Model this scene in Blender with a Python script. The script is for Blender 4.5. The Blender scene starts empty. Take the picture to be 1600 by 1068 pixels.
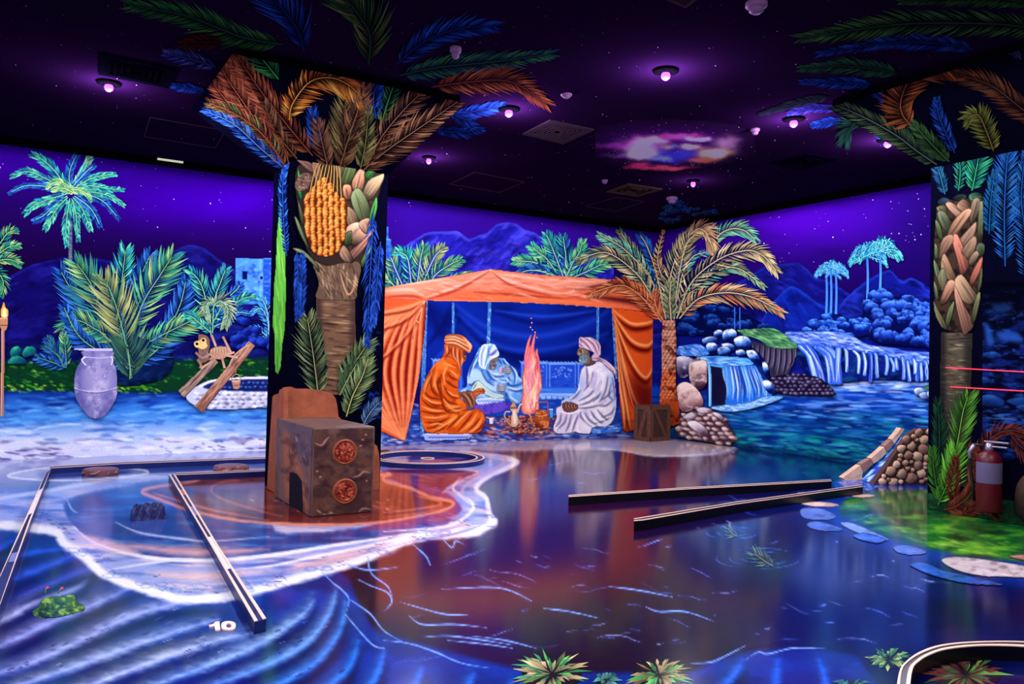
import bpy, bmesh, math, random
import numpy as np
from mathutils import Vector, Matrix
from mathutils.geometry import tessellate_polygon

# ---------------------------------------------------------------- camera, world, lights, exposure
SC = bpy.context.scene
COL = SC.collection
H = 3.0                                   # ceiling height in metres
CAM = np.array([-7.780, -8.822, 1.0247])  # room corner is the origin, back wall y=0, right wall x=0
YAW, PITCH, ROLL, FPX = 0.55000, 0.02365, 0.02316, 1255.5
def cam_axes():
    f = np.array([math.sin(YAW)*math.cos(PITCH), math.cos(YAW)*math.cos(PITCH), math.sin(PITCH)])
    r = np.array([math.cos(YAW), -math.sin(YAW), 0.0]); u = np.cross(r, f)
    return r*math.cos(ROLL)+u*math.sin(ROLL), -r*math.sin(ROLL)+u*math.cos(ROLL), f
CR, CU, CF = cam_axes()
cd = bpy.data.cameras.new('camera'); co = bpy.data.objects.new('camera', cd); COL.objects.link(co)
cd.sensor_width = 36.0; cd.lens = FPX/1600*36.0; cd.clip_start = 0.05; cd.clip_end = 100
m = Matrix.Identity(4)
for i in range(3):
    m[i][0] = CR[i]; m[i][1] = CU[i]; m[i][2] = -CF[i]; m[i][3] = CAM[i]
co.matrix_world = m
SC.camera = co
w = bpy.data.worlds.new('world'); SC.world = w; w.use_nodes = True
w.node_tree.nodes['Background'].inputs[0].default_value = (0.01, 0.006, 0.03, 1)
w.node_tree.nodes['Background'].inputs[1].default_value = 0.3
SC.view_settings.view_transform = 'Standard'; SC.view_settings.look = 'None'
SC.view_settings.gamma = 1.0; SC.view_settings.use_curve_mapping = False
SC.view_settings.exposure = 0.0
SC.cycles.max_bounces = 5

# planes: a point and a normal; at() turns a photograph pixel into a point of that plane
class Plane:
    def __init__(s, p, n): s.p = np.array(p, float); s.n = np.array(n, float)/np.linalg.norm(n)
BACK = Plane((0, 0, 0), (0, -1, 0)); RIGHT = Plane((0, 0, 0), (-1, 0, 0))
FLOOR = Plane((0, 0, 0), (0, 0, 1)); CEIL = Plane((0, 0, H), (0, 0, -1))
def at(pl, x, y, off=0.0):
    x = np.asarray(x, float); y = np.asarray(y, float)
    d = CF + ((x-800)/FPX)[..., None]*CR - ((y-534)/FPX)[..., None]*CU
    t = ((pl.p + pl.n*off - CAM) @ pl.n)/(d @ pl.n)
    return CAM + t[..., None]*d
def pt(pl, x, y, off=0.0): return at(pl, np.array([x]), np.array([y]), off)[0]

# the blacklight lamps in the ceiling: those in view and the rows that go on out of view
LAMPS_PX = [(170, 139), (1040, 121), (795, 179), (1240, 195), (1387, 227), (670, 253), (1083, 289)]
LAMP_POS = [pt(CEIL, *p, off=0.05) for p in LAMPS_PX]
LAMP_HIDDEN = [(-9.6, -2.0), (-10.2, -4.6), (-8.4, -5.2), (-6.2, -6.6), (-3.6, -7.6), (-8.6, -8.2), (-5.4, -9.6), (-10.4, -7.4)]
LIGHT_COL = (0.93, 0.93, 1.0)
def lamp_light(p, power, r=0.06):
    # a downlight with a reflector: nearly all of it below the ceiling, a little spill
    for kind, e, z in (('SPOT', 0.93, 0.06), ('POINT', 0.17, 0.0)):
        l = bpy.data.lights.new('blacklight', kind); l.energy = power*e; l.shadow_soft_size = r; l.color = LIGHT_COL if kind == 'SPOT' else (0.8, 0.62, 1.0)
        if kind == 'SPOT': l.spot_size = math.pi; l.spot_blend = 0.02
        o = bpy.data.objects.new('blacklight', l); COL.objects.link(o); o.location = (p[0], p[1], p[2]+z)
LAMP_W = 145.0
for i, p in enumerate(LAMP_POS): lamp_light((p[0], p[1], H-0.16), LAMP_W*(0.3 if i == 6 else 0.8 if i == 5 else 1))
for x, y in LAMP_HIDDEN: lamp_light((x, y, H-0.16), LAMP_W)

# ---------------------------------------------------------------- helpers
def lin(c):
    c = np.asarray(c, float)/255.0
    return np.where(c <= 0.04045, c/12.92, ((c+0.055)/1.055)**2.4)
def tag(o, label=None, cat=None, group=None, kind=None):
    if label: o['label'] = label
    if cat: o['category'] = cat
    if group: o['group'] = group
    if kind: o['kind'] = kind
    return o
def empty(name, loc, label=None, cat=None, group=None, kind=None):
    o = bpy.data.objects.new(name, None); COL.objects.link(o); o.location = loc; o.empty_display_size = 0.1
    return tag(o, label, cat, group, kind)
def link(name, me, mat, parent=None):
    o = bpy.data.objects.new(name, me); COL.objects.link(o)
    if mat: me.materials.append(mat)
    if parent:
        o.parent = parent
        o.matrix_parent_inverse = Matrix.Translation(parent.location).inverted() if parent.parent is None else Matrix.Identity(4)
    return o
def child_of_mesh(o): return o

MATS = {}
def mat_paint(name, rough=0.6, spec=0.25, grain=0.10, bump=0.05, gs=60.0, coat=0.0):
    m = bpy.data.materials.new(name); m.use_nodes = True; nt = m.node_tree; N = nt.nodes
    b = N['Principled BSDF']
    a = N.new('ShaderNodeVertexColor'); a.layer_name = 'Col'
    tc = N.new('ShaderNodeTexCoord'); nz = N.new('ShaderNodeTexNoise'); nz.inputs['Scale'].default_value = gs; nz.inputs['Detail'].default_value = 3
    nt.links.new(tc.outputs['Object'], nz.inputs['Vector'])
    mr = N.new('ShaderNodeMapRange'); mr.inputs['To Min'].default_value = 1-grain*2; mr.inputs['To Max'].default_value = 1+grain*2
    nt.links.new(nz.outputs['Fac'], mr.inputs['Value'])
    mx = N.new('ShaderNodeMix'); mx.data_type = 'RGBA'; mx.blend_type = 'MULTIPLY'; mx.inputs['Factor'].default_value = 1
    nt.links.new(a.outputs['Color'], mx.inputs['A']); nt.links.new(mr.outputs['Result'], mx.inputs['B'])
    nt.links.new(mx.outputs['Result'], b.inputs['Base Color'])
    b.inputs['Roughness'].default_value = rough; b.inputs['Specular IOR Level'].default_value = spec
    b.inputs['Coat Weight'].default_value = coat; b.inputs['Coat Roughness'].default_value = 0.12
    if bump:
        bp = N.new('ShaderNodeBump'); bp.inputs['Strength'].default_value = bump; bp.inputs['Distance'].default_value = 0.01
        nt.links.new(nz.outputs['Fac'], bp.inputs['Height']); nt.links.new(bp.outputs['Normal'], b.inputs['Normal'])
    MATS[name] = m
    return m
def mat_plain(name, c, rough=0.5, spec=0.3, metal=0.0, noise=0.25, ns=14.0, emit=None, es=0.0, bump=0.0):
    m = bpy.data.materials.new(name); m.use_nodes = True; nt = m.node_tree; N = nt.nodes; b = N['Principled BSDF']
    nz = N.new('ShaderNodeTexNoise'); nz.inputs['Scale'].default_value = ns; nz.inputs['Detail'].default_value = 5
    tc = N.new('ShaderNodeTexCoord'); nt.links.new(tc.outputs['Object'], nz.inputs['Vector'])
    cr = N.new('ShaderNodeMix'); cr.data_type = 'RGBA'
    l = lin(c); cr.inputs['A'].default_value = (*(l*(1-noise)), 1); cr.inputs['B'].default_value = (*np.minimum(l*(1+noise), 1), 1)
    nt.links.new(nz.outputs['Fac'], cr.inputs['Factor']); nt.links.new(cr.outputs['Result'], b.inputs['Base Color'])
    b.inputs['Roughness'].default_value = rough; b.inputs['Specular IOR Level'].default_value = spec; b.inputs['Metallic'].default_value = metal
    if emit is not None:
        b.inputs['Emission Color'].default_value = (*lin(emit), 1); b.inputs['Emission Strength'].default_value = es
    if bump:
        bp = N.new('ShaderNodeBump'); bp.inputs['Strength'].default_value = bump; bp.inputs['Distance'].default_value = 0.02
        nt.links.new(nz.outputs['Fac'], bp.inputs['Height']); nt.links.new(bp.outputs['Normal'], b.inputs['Normal'])
    MATS[name] = m
    return m
WALLP = mat_paint("mural_paint", 0.7, 0.0)
FLOORP = mat_paint('glossy_floor_paint', 0.13, 0.5, 0.08, 0.01, 25)
PILP = mat_paint('pillar_paint', 0.8, 0.0)
CEILP = mat_paint('ceiling_paint', 0.8, 0.0)

def smooth(pts, n=8, closed=False):
    P = np.array(pts, float)
    if len(P) < 3 and not closed:
        return np.array([P[0]*(1-t)+P[-1]*t for t in np.linspace(0, 1, n+1)])
    k = len(P); out = []
    if closed: idx = lambda i: P[i % k]; rng = range(k)
    else: idx = lambda i: P[min(max(i, 0), k-1)]; rng = range(k-1)
    ts = np.linspace(0, 1, n, endpoint=False)
    for i in rng:
        a, b, c, d = idx(i-1), idx(i), idx(i+1), idx(i+2)
        for t in ts:
            out.append(0.5*((2*b)+(-a+c)*t+(2*a-5*b+4*c-d)*t*t+(-a+3*b-3*c+d)*t**3))
    if not closed: out.append(P[-1])
    return np.array(out)
def zp(x0, y0, s, pts): return [(x0+s*a, y0+s*b) for a, b in pts]

# value noise on arrays
def vnoise(x, y, seed=0):
    xi = np.floor(x).astype(np.int64); yi = np.floor(y).astype(np.int64); fx = x-xi; fy = y-yi
    fx = fx*fx*(3-2*fx); fy = fy*fy*(3-2*fy)
    def h(a, b):
        n = (a*374761393 + b*668265263 + seed*982451653) & 0x7fffffff
        n = ((n ^ (n >> 13))*1274126177) & 0x7fffffff
        return ((n ^ (n >> 16)) & 0xffff)/65535.0
    return (h(xi, yi)*(1-fx)+h(xi+1, yi)*fx)*(1-fy)+(h(xi, yi+1)*(1-fx)+h(xi+1, yi+1)*fx)*fy
def fbm(x, y, seed=0, o=4):
    s = 0; a = 0.5; t = 0
    for i in range(o):
        s = s+a*vnoise(x, y, seed+i*7); t += a; a *= 0.5; x = x*2.03; y = y*2.03
    return s/t
def inside(X, Y, P):
    r = np.zeros(X.shape, bool); n = len(P); j = n-1
    for i in range(n):
        xi, yi = P[i]; xj, yj = P[j]
        if yi != yj:
            r ^= ((yi > Y) != (yj > Y)) & (X < (xj-xi)*(Y-yi)/(yj-yi)+xi)
        j = i
    return r
def blur(a, r):
    r = int(round(r))
    if r < 1: return a
    for ax in (0, 1):
        pad = [(0, 0), (0, 0)]; pad[ax] = (r+1, r)
        c = np.cumsum(np.pad(a, pad, mode='edge'), axis=ax)
        n = a.shape[ax]; w = 2*r+1
        a = (np.take(c, range(w, w+n), axis=ax)-np.take(c, range(0, n), axis=ax))/w
    return a

# a canvas: flat paint on a plane, mixed brush by brush in the photograph's pixel grid, then laid on its wall as a coloured mesh
class Cv:
    def __init__(s, x0, y0, x1, y1, step=1.0, bg=None):
        s.st = step; s.x0 = x0; s.y0 = y0
        nx = int(math.ceil((x1-x0)/step))+1; ny = int(math.ceil((y1-y0)/step))+1
        s.X, s.Y = np.meshgrid(x0+np.arange(nx)*step, y0+np.arange(ny)*step)
        s.C = np.zeros(s.X.shape+(3,)); s.A = np.zeros(s.X.shape)
        if bg is not None: s.C[:] = bg; s.A[:] = 1
    def win(s, xs, ys, m):
        a = max(0, int((min(xs)-m-s.x0)/s.st)); b = min(s.X.shape[1], int((max(xs)+m-s.x0)/s.st)+2)
        c = max(0, int((min(ys)-m-s.y0)/s.st)); d = min(s.X.shape[0], int((max(ys)+m-s.y0)/s.st)+2)
        return (slice(c, max(c, d)), slice(a, max(a, b)))
    def over(s, w, k, col, grow=True):
        col = np.asarray(col, float)
        s.C[w] = s.C[w]*(1-k[..., None])+col*k[..., None]
        if grow: s.A[w] = np.maximum(s.A[w], k)
    rough = 0.0
    def poly(s, pts, col, soft=0.7, a=1.0, sm=True, grow=True, n=5, mod=None):
        P = smooth(pts, n, True) if sm else np.array(pts, float)
        w = s.win(P[:, 0], P[:, 1], soft*3+2)
        k = inside(s.X[w], s.Y[w], P).astype(float)
        if k.size == 0: return w, k
        k = blur(k, soft/s.st)*a
        if soft/s.st >= 2: k = blur(k, soft/s.st)
        if not grow: k = k*(s.A[w] > 0.5)
        if mod is not None:                        # mod(X,Y) -> colour array
            col = mod(s.X[w], s.Y[w])
        s.over(w, k, col, grow); return w, k
    def stroke(s, pts, wd, col, a=1.0, soft=0.6, grow=False, taper=1, n=6, raw=False):
        P = np.array(pts, float) if raw else smooth(pts, n)
        w = s.win(P[:, 0], P[:, 1], wd+soft*2+2)
        X = s.X[w]; Y = s.Y[w]
        if X.size == 0: return
        best = np.full(X.shape, 1e9); m = len(P)-1
        for i in range(m):
            ax, ay = P[i]; bx, by = P[i+1]; dx, dy = bx-ax, by-ay; L = dx*dx+dy*dy+1e-9
            t = np.clip(((X-ax)*dx+(Y-ay)*dy)/L, 0, 1)
            d = np.hypot(X-ax-t*dx, Y-ay-t*dy)
            u = (i+t)/m
            if taper == 1: ww = wd*np.sin(np.pi*np.clip(u, 0.04, 0.96))**0.7
            elif taper == 2: ww = wd*(1-u*0.9)
            else: ww = wd
            best = np.minimum(best, d-ww/2)
        if s.rough: best = best+(fbm(X/14.0, Y/5.0, 7, 3)-0.5)*s.rough*wd
        k = np.clip(0.5-best/(2*soft), 0, 1)*a
        k = k*k*(3-2*k) if soft > 2 else k
        if not grow: k = k*(s.A[w] > 0.5)
        s.over(w, k, col, grow)
    def noise(s, c, sx, sy, seed=0, lo=0.5, hi=0.8, a=1.0, mask=None, o=4):
        k = fbm(s.X/sx, s.Y/sy, seed, o); k = np.clip((k-lo)/(hi-lo), 0, 1)*a*(s.A > 0.5)
        if mask is not None: k = k*mask
        s.over((slice(None), slice(None)), k, c, False)
    def mask(s, pts, soft=2, sm=True):
        P = smooth(pts, 5, True) if sm else np.array(pts, float)
        return blur(inside(s.X, s.Y, P).astype(float), soft/s.st)
    def dashes(s, pts, n, ln, wd, cols, seed=0, ang=0.0, a=0.9, soft=0.7, jit=0.15, wav=0.0):
        R = random.Random(seed); P = np.array(pts, float); x0, y0 = P.min(0); x1, y1 = P.max(0); c = 0; tries = 0
        while c < n and tries < n*20:
            tries += 1
            x = R.uniform(x0, x1); y = R.uniform(y0, y1)
            if not inside(np.array([x]), np.array([y]), P)[0]: continue
            L = ln*R.uniform(0.4, 1.3)/2; g = ang+R.uniform(-jit, jit)
            dx, dy = math.cos(g)*L, math.sin(g)*L; b = R.uniform(-wav, wav)
            s.stroke([(x-dx, y-dy), (x, y+b), (x+dx, y+dy)], wd*R.uniform(0.5, 1.2), R.choice(cols), a*R.uniform(0.5, 1), soft, n=3); c += 1
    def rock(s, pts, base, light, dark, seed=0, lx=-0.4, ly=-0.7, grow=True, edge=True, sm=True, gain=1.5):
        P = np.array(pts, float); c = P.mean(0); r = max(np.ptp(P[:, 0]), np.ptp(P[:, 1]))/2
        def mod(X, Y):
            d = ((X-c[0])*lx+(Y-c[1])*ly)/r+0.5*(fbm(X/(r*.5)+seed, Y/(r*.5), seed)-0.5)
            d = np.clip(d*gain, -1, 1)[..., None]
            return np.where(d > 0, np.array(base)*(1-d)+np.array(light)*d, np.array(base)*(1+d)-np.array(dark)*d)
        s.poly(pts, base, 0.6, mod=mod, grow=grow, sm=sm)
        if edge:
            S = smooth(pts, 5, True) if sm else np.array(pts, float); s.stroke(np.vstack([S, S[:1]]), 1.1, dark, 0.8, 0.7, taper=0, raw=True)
    def stones(s, region, nx, ny, base, light, dark, seed=0, grow=True, flat=0.7, gap=0.86):
        """rows of rounded stones clipped to a region (px polygon)"""
        R = random.Random(seed); Q = np.array(region, float); x0, y0 = Q.min(0); x1, y1 = Q.max(0)
        dx = (x1-x0)/nx; dy = (y1-y0)/ny
        for j in range(ny):
            for i in range(-1, nx+1):
                cx = x0+(i+0.5+0.5*(j % 2)+R.uniform(-.15, .15))*dx; cy = y0+(j+0.5+R.uniform(-.15, .15))*dy
                if not inside(np.array([cx]), np.array([cy]), Q)[0]: continue
                rx = dx*0.5*gap*R.uniform(.75, 1.5); ry = dy*0.5*gap*R.uniform(.75, 1.3)
                q = [(cx+rx*math.cos(t)*R.uniform(.75, 1.15), cy+ry*math.sin(t)*R.uniform(.75, 1.15)+.25*rx*math.cos(t)) for t in np.linspace(0, 2*math.pi, 7, endpoint=False)]
                b = np.array(base)*R.uniform(.75, 1.15); s.rock(q, np.clip(b, 0, 255), light, dark, seed+i*31+j, grow=grow, edge=False)
    def mesh(s, name, pl, mat, off=0.001, parent=None, clip=None, thr=0.5, clamp=None, gain=1.0):
        A = s.A.copy()
        if clip is not None: A = A*inside(s.X, s.Y, np.array(clip, float))
        cell = (A[:-1, :-1]+A[1:, :-1]+A[:-1, 1:]+A[1:, 1:])/4 > thr
        ny, nx = s.X.shape
        I = np.arange(ny*nx).reshape(ny, nx)
        q = np.stack([I[:-1, :-1][cell], I[1:, :-1][cell], I[1:, 1:][cell], I[:-1, 1:][cell]], 1)
        used = np.unique(q); remap = np.full(ny*nx, -1); remap[used] = np.arange(len(used)); q = remap[q]
        xs = s.X.ravel()[used]; ys = s.Y.ravel()[used]
        V = at(pl, xs, ys, off)
        if clamp: V = clamp(V)
        Cl = np.clip(lin(np.clip(s.C.reshape(-1, 3)[used], 0, 255))*gain, 0, 0.95)
        return link(name, grid_mesh(name, V, q, Cl), mat, parent)
def grid_mesh(name, V, q, Cl):
    me = bpy.data.meshes.new(name)
    me.vertices.add(len(V)); me.vertices.foreach_set('co', np.ascontiguousarray(V, np.float32).ravel())
    k = q.shape[1]
    me.loops.add(q.size); me.loops.foreach_set('vertex_index', q.astype(np.int32).ravel())
    me.polygons.add(len(q)); me.polygons.foreach_set('loop_start', np.arange(0, q.size, k, dtype=np.int32))
    me.polygons.foreach_set('loop_total', np.full(len(q), k, np.int32))
    at_ = me.color_attributes.new('Col', 'FLOAT_COLOR', 'POINT')
    at_.data.foreach_set('color', np.hstack([Cl, np.ones((len(Cl), 1))]).astype(np.float32).ravel())
    me.update(calc_edges=True); me.validate()
    return me

# vector paint: crisp tapered strokes and leaves as their own small faces
class Vx:
    def __init__(s, pl=None, off=0.002, clip=None):
        s.V = []; s.F = []; s.C = []; s.pl = pl; s.off = off; s.clip = clip; s.gain = 1.0
    def face(s, pts, cols):
        P = [(p[0], p[1], *c) for p, c in zip(pts, cols)]
        if s.clip is not None:
            P = clip_poly(P, s.clip)
            if len(P) < 3: return
        A = np.array(P, float); W = at(s.pl, A[:, 0], A[:, 1], s.off); i0 = len(s.V)
        s.V.extend(W.tolist()); s.C.extend(A[:, 2:5].tolist()); s.F.append(list(range(i0, i0+len(P))))
    def ribbon(s, pts, w0, w1, c0, c1=None, n=6, sm=True):
        P = smooth(pts, n) if sm else np.array(pts, float); c1 = c0 if c1 is None else c1; m = len(P)-1
        c0 = np.array(c0, float); c1 = np.array(c1, float)
        T = np.gradient(P, axis=0); T /= np.linalg.norm(T, axis=1)[:, None]+1e-9; Nn = np.stack([-T[:, 1], T[:, 0]], 1)
        for i in range(m):
            a, b = i/m, (i+1)/m; wa = w0*(1-a)+w1*a; wb = w0*(1-b)+w1*b
            ca = c0*(1-a)+c1*a; cb = c0*(1-b)+c1*b
            s.face([P[i]+Nn[i]*wa/2, P[i]-Nn[i]*wa/2, P[i+1]-Nn[i+1]*wb/2, P[i+1]+Nn[i+1]*wb/2], [ca, ca, cb, cb])
    def mesh(s, name, mat, parent=None, gain=None):
        if not s.V: return None
        me = bpy.data.meshes.new(name); me.from_pydata(s.V, [], s.F)
        c = np.clip(lin(np.clip(np.array(s.C), 0, 255))*(gain or s.gain), 0, 0.95)
        a = me.color_attributes.new('Col', 'FLOAT_COLOR', 'POINT')
        a.data.foreach_set('color', np.hstack([c, np.ones((len(c), 1))]).astype(np.float32).ravel())
        me.update(); return link(name, me, mat, parent)
def clip_poly(P, Q):
    n = len(Q); ar = sum(Q[i][0]*Q[(i+1) % n][1]-Q[(i+1) % n][0]*Q[i][1] for i in range(n)); sg = 1 if ar > 0 else -1
    for i in range(n):
        ax, ay = Q[i]; bx, by = Q[(i+1) % n]; out = []
        f = lambda p: sg*((bx-ax)*(p[1]-ay)-(by-ay)*(p[0]-ax))
        for j in range(len(P)):
            a, b = P[j-1], P[j]; fa, fb = f(a), f(b)
            if (fa >= 0) != (fb >= 0):
                t = fa/(fa-fb); out.append(tuple(a[k]+(b[k]-a[k])*t for k in range(5)))
            if fb >= 0: out.append(b)
        P = out
        if len(P) < 3: return []
    return P
def stub(c, pts, cl, seed=0):
    """one cut leaf base of a palm trunk: pale cut end, dark root, streaks along it"""
    Q = np.array(pts, float); m_ = Q.mean(0); Q = m_+(Q-m_)*1.17; U = np.linalg.svd(Q-m_)[2][0]
    if U[1] > 0: U = -U
    r = np.abs((Q-m_)@U).max(); N_ = np.array((-U[1], U[0])); b = np.array(cl, float); R = random.Random(seed)
    def mod(X, Y):
        d = np.clip(((X-m_[0])*U[0]+(Y-m_[1])*U[1])/r*.8+((X-m_[0])*N_[0]+(Y-m_[1])*N_[1])/r*.5*(1 if N_[0] < 0 else -1), -1, 1)[..., None]
        return np.where(d > 0, b*(1-d)+np.minimum(b*1.45+16, 255)*d, b*(1+d)-b*.22*d)
    c.poly(Q, cl, .6, mod=mod, n=3)
    S = smooth(Q, 3, True); c.stroke(np.vstack([S, S[:1]]), 1.6, b*.16, .9, .8, taper=0, raw=True)
    for k in range(5):
        o = N_*R.uniform(-.3, .3)*r*.6; c.stroke([m_+o-U*r*.7, m_+o*1.1, m_+o+U*r*R.uniform(.3, .8)], 1.2, b*R.choice([.45, .5, 1.3, 1.4]), .6, .6, n=4)
def frond(v, pts, L, n, cols, rach, w=2.2, spread=0.9, droop=0.15, rw=2.0, seed=0, planes=None, base=0.45, t0=0.06, tipl=0.4, sides=(-1, 1), back=None):
    """one painted palm frond: a rib and two rows of tapered leaflets"""
    n = int(n*1.3); w *= 1.2; L *= 1.12
    R = random.Random(seed); P = smooth(pts, 12); m = len(P)-1
    T = np.gradient(P, axis=0); T /= np.linalg.norm(T, axis=1)[:, None]+1e-9
    pl = planes or [(v.pl, v.clip, v.off)]
    shapes = []
    for i in range(n):
        t = t0+(1-t0)*(i/(n-1)); f = t*m; a = min(int(f), m-1); u = f-a
        p = P[a]*(1-u)+P[a+1]*u; tg = T[a]*(1-u)+T[a+1]*u
        env = (base+(1-base)*math.sin(min(t/0.45, 1)*math.pi/2)) if t < 0.45 else (1-(1-tipl)*((t-0.45)/0.55)**1.6)
        for sd in sides:
            g = sd*spread*(1-0.45*t)*R.uniform(.85, 1.15); l = L*env*R.uniform(.8, 1.12)
            d = np.array([tg[0]*math.cos(g)-tg[1]*math.sin(g), tg[0]*math.sin(g)+tg[1]*math.cos(g)])
            nn = np.array([-d[1], d[0]]); k = w*R.uniform(.75, 1.2)
            mid = p+d*l*0.5+np.array([0, droop*l*.12]); tip = p+d*l+tg*l*0.18+np.array([0, droop*l*.6])
            c = np.array(R.choice(cols), float)*R.uniform(.72, 1.1)
            c0 = c*0.55; sh = [(p, c0), (mid-nn*k/2, c), (tip, c*1.08), (mid+nn*k/2, c*0.9)]
            shapes.append(sh)
    keep = (v.pl, v.clip, v.off)
    for q in pl:
        v.pl, v.clip, v.off = q
        if back is not None:                        # dark under-painting behind the leaflets
            lf = [s_[2][0]*0.75+s_[0][0]*0.25 for s_ in shapes]
            le = lf[0::2]; ri = lf[1::2]
            for i in range(0, len(le)-1):
                c = np.array(back, float); v.off += 0.000004
                v.face([P[min(m, int((t0+(1-t0)*i/(n-1))*m))], le[i], le[i+1]], [c]*3)
                v.face([P[min(m, int((t0+(1-t0)*i/(n-1))*m))], ri[i], ri[i+1]], [c]*3)
        v.off += 0.00003
        for i_, sh in enumerate(shapes): v.face([x[0] for x in sh], [x[1] for x in sh]); v.off += 0.000007
        v.off += 0.00002
        v.ribbon(P, rw, rw*.35, np.array(rach)*0.8, rach, sm=False)
    v.pl, v.clip, v.off = keep

# solid helpers
def box_bm(bm, x0, x1, y0, y1, z0, z1, bev=0.0):
    vs = [bm.verts.new((x, y, z)) for x in (x0, x1) for y in (y0, y1) for z in (z0, z1)]
    F = [(0, 1, 3, 2), (4, 6, 7, 5), (0, 4, 5, 1), (2, 3, 7, 6), (0, 2, 6, 4), (1, 5, 7, 3)]
    fs = [bm.faces.new([vs[i] for i in f]) for f in F]
    if bev: bmesh.ops.bevel(bm, geom=list({e for f in fs for e in f.edges}), offset=bev, segments=2, affect='EDGES', profile=0.6)
def bm_obj(name, bm, mat, parent=None, sm=False):
    bmesh.ops.recalc_face_normals(bm, faces=bm.faces[:])
    me = bpy.data.meshes.new(name); bm.to_mesh(me); bm.free()
    if sm:
        me.polygons.foreach_set('use_smooth', [True]*len(me.polygons))
    return link(name, me, mat, parent)
def box(name, a, b, mat, parent=None, bev=0.0):
    bm = bmesh.new(); box_bm(bm, min(a[0], b[0]), max(a[0], b[0]), min(a[1], b[1]), max(a[1], b[1]), min(a[2], b[2]), max(a[2], b[2]), bev)
    return bm_obj(name, bm, mat, parent)
def lathe(bm, prof, c, n=24, axis='z', sx=1, sy=1):
    rings = []
    for r, z in prof:
        rings.append([bm.verts.new((c[0]+r*sx*math.cos(2*math.pi*i/n), c[1]+r*sy*math.sin(2*math.pi*i/n), c[2]+z)) for i in range(n)])
    for a, b in zip(rings, rings[1:]):
        for i in range(n): bm.faces.new((a[i], a[(i+1) % n], b[(i+1) % n], b[i]))
    bm.faces.new(rings[0][::-1]); bm.faces.new(rings[-1])
def tube(bm, pts, r, n=8):
    P = [Vector(p) for p in pts]; rings = []
    for i, p in enumerate(P):
        t = (P[min(i+1, len(P)-1)]-P[max(i-1, 0)]).normalized(); a = t.orthogonal().normalized(); b = t.cross(a)
        if rings_prev := (rings[-1] if rings else None):
            a0 = (rings_prev[0].co-P[i-1]); a = (a0-t*a0.dot(t)).normalized(); b = t.cross(a)
        rings.append([bm.verts.new(p+a*r*math.cos(2*math.pi*k/n)+b*r*math.sin(2*math.pi*k/n)) for k in range(n)])
    for a, b in zip(rings, rings[1:]):
        for k in range(n): bm.faces.new((a[k], a[(k+1) % n], b[(k+1) % n], b[k]))
    bm.faces.new(rings[0][::-1]); bm.faces.new(rings[-1])
def prism(bm, pts, z0, z1):
    a = [bm.verts.new((p[0], p[1], z0)) for p in pts]; b = [bm.verts.new((p[0], p[1], z1)) for p in pts]; n = len(pts)
    bm.faces.new(a[::-1]); bm.faces.new(b)
    for i in range(n): bm.faces.new((a[i], a[(i+1) % n], b[(i+1) % n], b[i]))
def fl(x, y): p = pt(FLOOR, x, y); return (float(p[0]), float(p[1]))
def plane_z(x, y, z): return pt(Plane((0, 0, z), (0, 0, 1)), x, y)
clampB = lambda V: np.stack([np.clip(V[:, 0], -11.5, 0), V[:, 1], np.clip(V[:, 2], 0, H)], 1)
clampR = lambda V: np.stack([V[:, 0], np.clip(V[:, 1], -11.5, 0), np.clip(V[:, 2], 0, H)], 1)
clampF = lambda V: np.stack([np.clip(V[:, 0], -11.5, 0), np.clip(V[:, 1], -11.5, 0), V[:, 2]], 1)
LAY = [0.001]
def lay(d=0.0006): LAY[0] += 0.00008 if d > .0005 else 0.00055; return LAY[0]
# ---------------------------------------------------------------- room shell
DARK = mat_plain('dark_violet_paint', (26, 12, 44), 0.8, 0.0, noise=0.3, ns=3)
CEILM = mat_plain('ceiling_black_violet', (29, 9, 42), 0.9, 0.0, noise=0.35, ns=1.3)
BLACKM = mat_plain('matte_black', (4, 3, 7), 0.8, 0.0)
def shell(name, a, b, mat):
    return tag(box(name, a, b, mat), kind='structure')
shell('floor', (-11.6, -11.6, -0.12), (0.1, 0.1, -0.004), mat_plain('navy_floor_base', (12, 12, 60), 0.3, 0.4))
shell('ceiling', (-11.6, -11.6, H), (0.1, 0.1, H+0.1), CEILM)
shell('wall_left', (-11.7, -11.6, 0), (-11.6, 0.1, H), DARK)
shell('wall_rear', (-11.6, -11.7, 0), (0.1, -11.6, H), DARK)
shell('shade_trim_1', (-11.6, -0.035, H-0.075), (0, -0.001, H-0.0), BLACKM)  # black strip stands in for the shaded gap below the ceiling
shell('shade_trim_2', (-0.035, -11.6, H-0.075), (-0.001, -0.035, H-0.0), BLACKM)

def backs(name, a, b): return box(name, a, b, DARK)
# ---- back wall: sky, ground and sand are paint on the wall itself
c = Cv(-150, 190, 1040, 740, 2.0, (38, 8, 110))
X, Y = c.X, c.Y
top = 217+0.137*X
t = np.clip((Y-top)/200, 0, 1)[..., None]
sky = np.array((36, 4, 108.))*(1-t)+np.array((17, 3, 44.))*t
g = np.exp(-((X-330)/170.)**2-((Y-315)/42.)**2)[..., None]*0.9+np.exp(-((X-60)/160.)**2-((Y-255)/35.)**2)[..., None]*0.4  # violet pools of lamp light, mixed into the sky colour below
sky = sky*(1-g)+np.array((66, 0, 178.))*g
k = np.clip((X-560)/80, 0, 1)[..., None]
sky = sky*(1-k)+(np.array((50, 10, 140.))*(1-t)+np.array((36, 6, 100.))*t)*k
c.C[:] = sky
c.noise((22, 2, 60), 120, 40, 3, 0.5, 0.85, 0.3)
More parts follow.
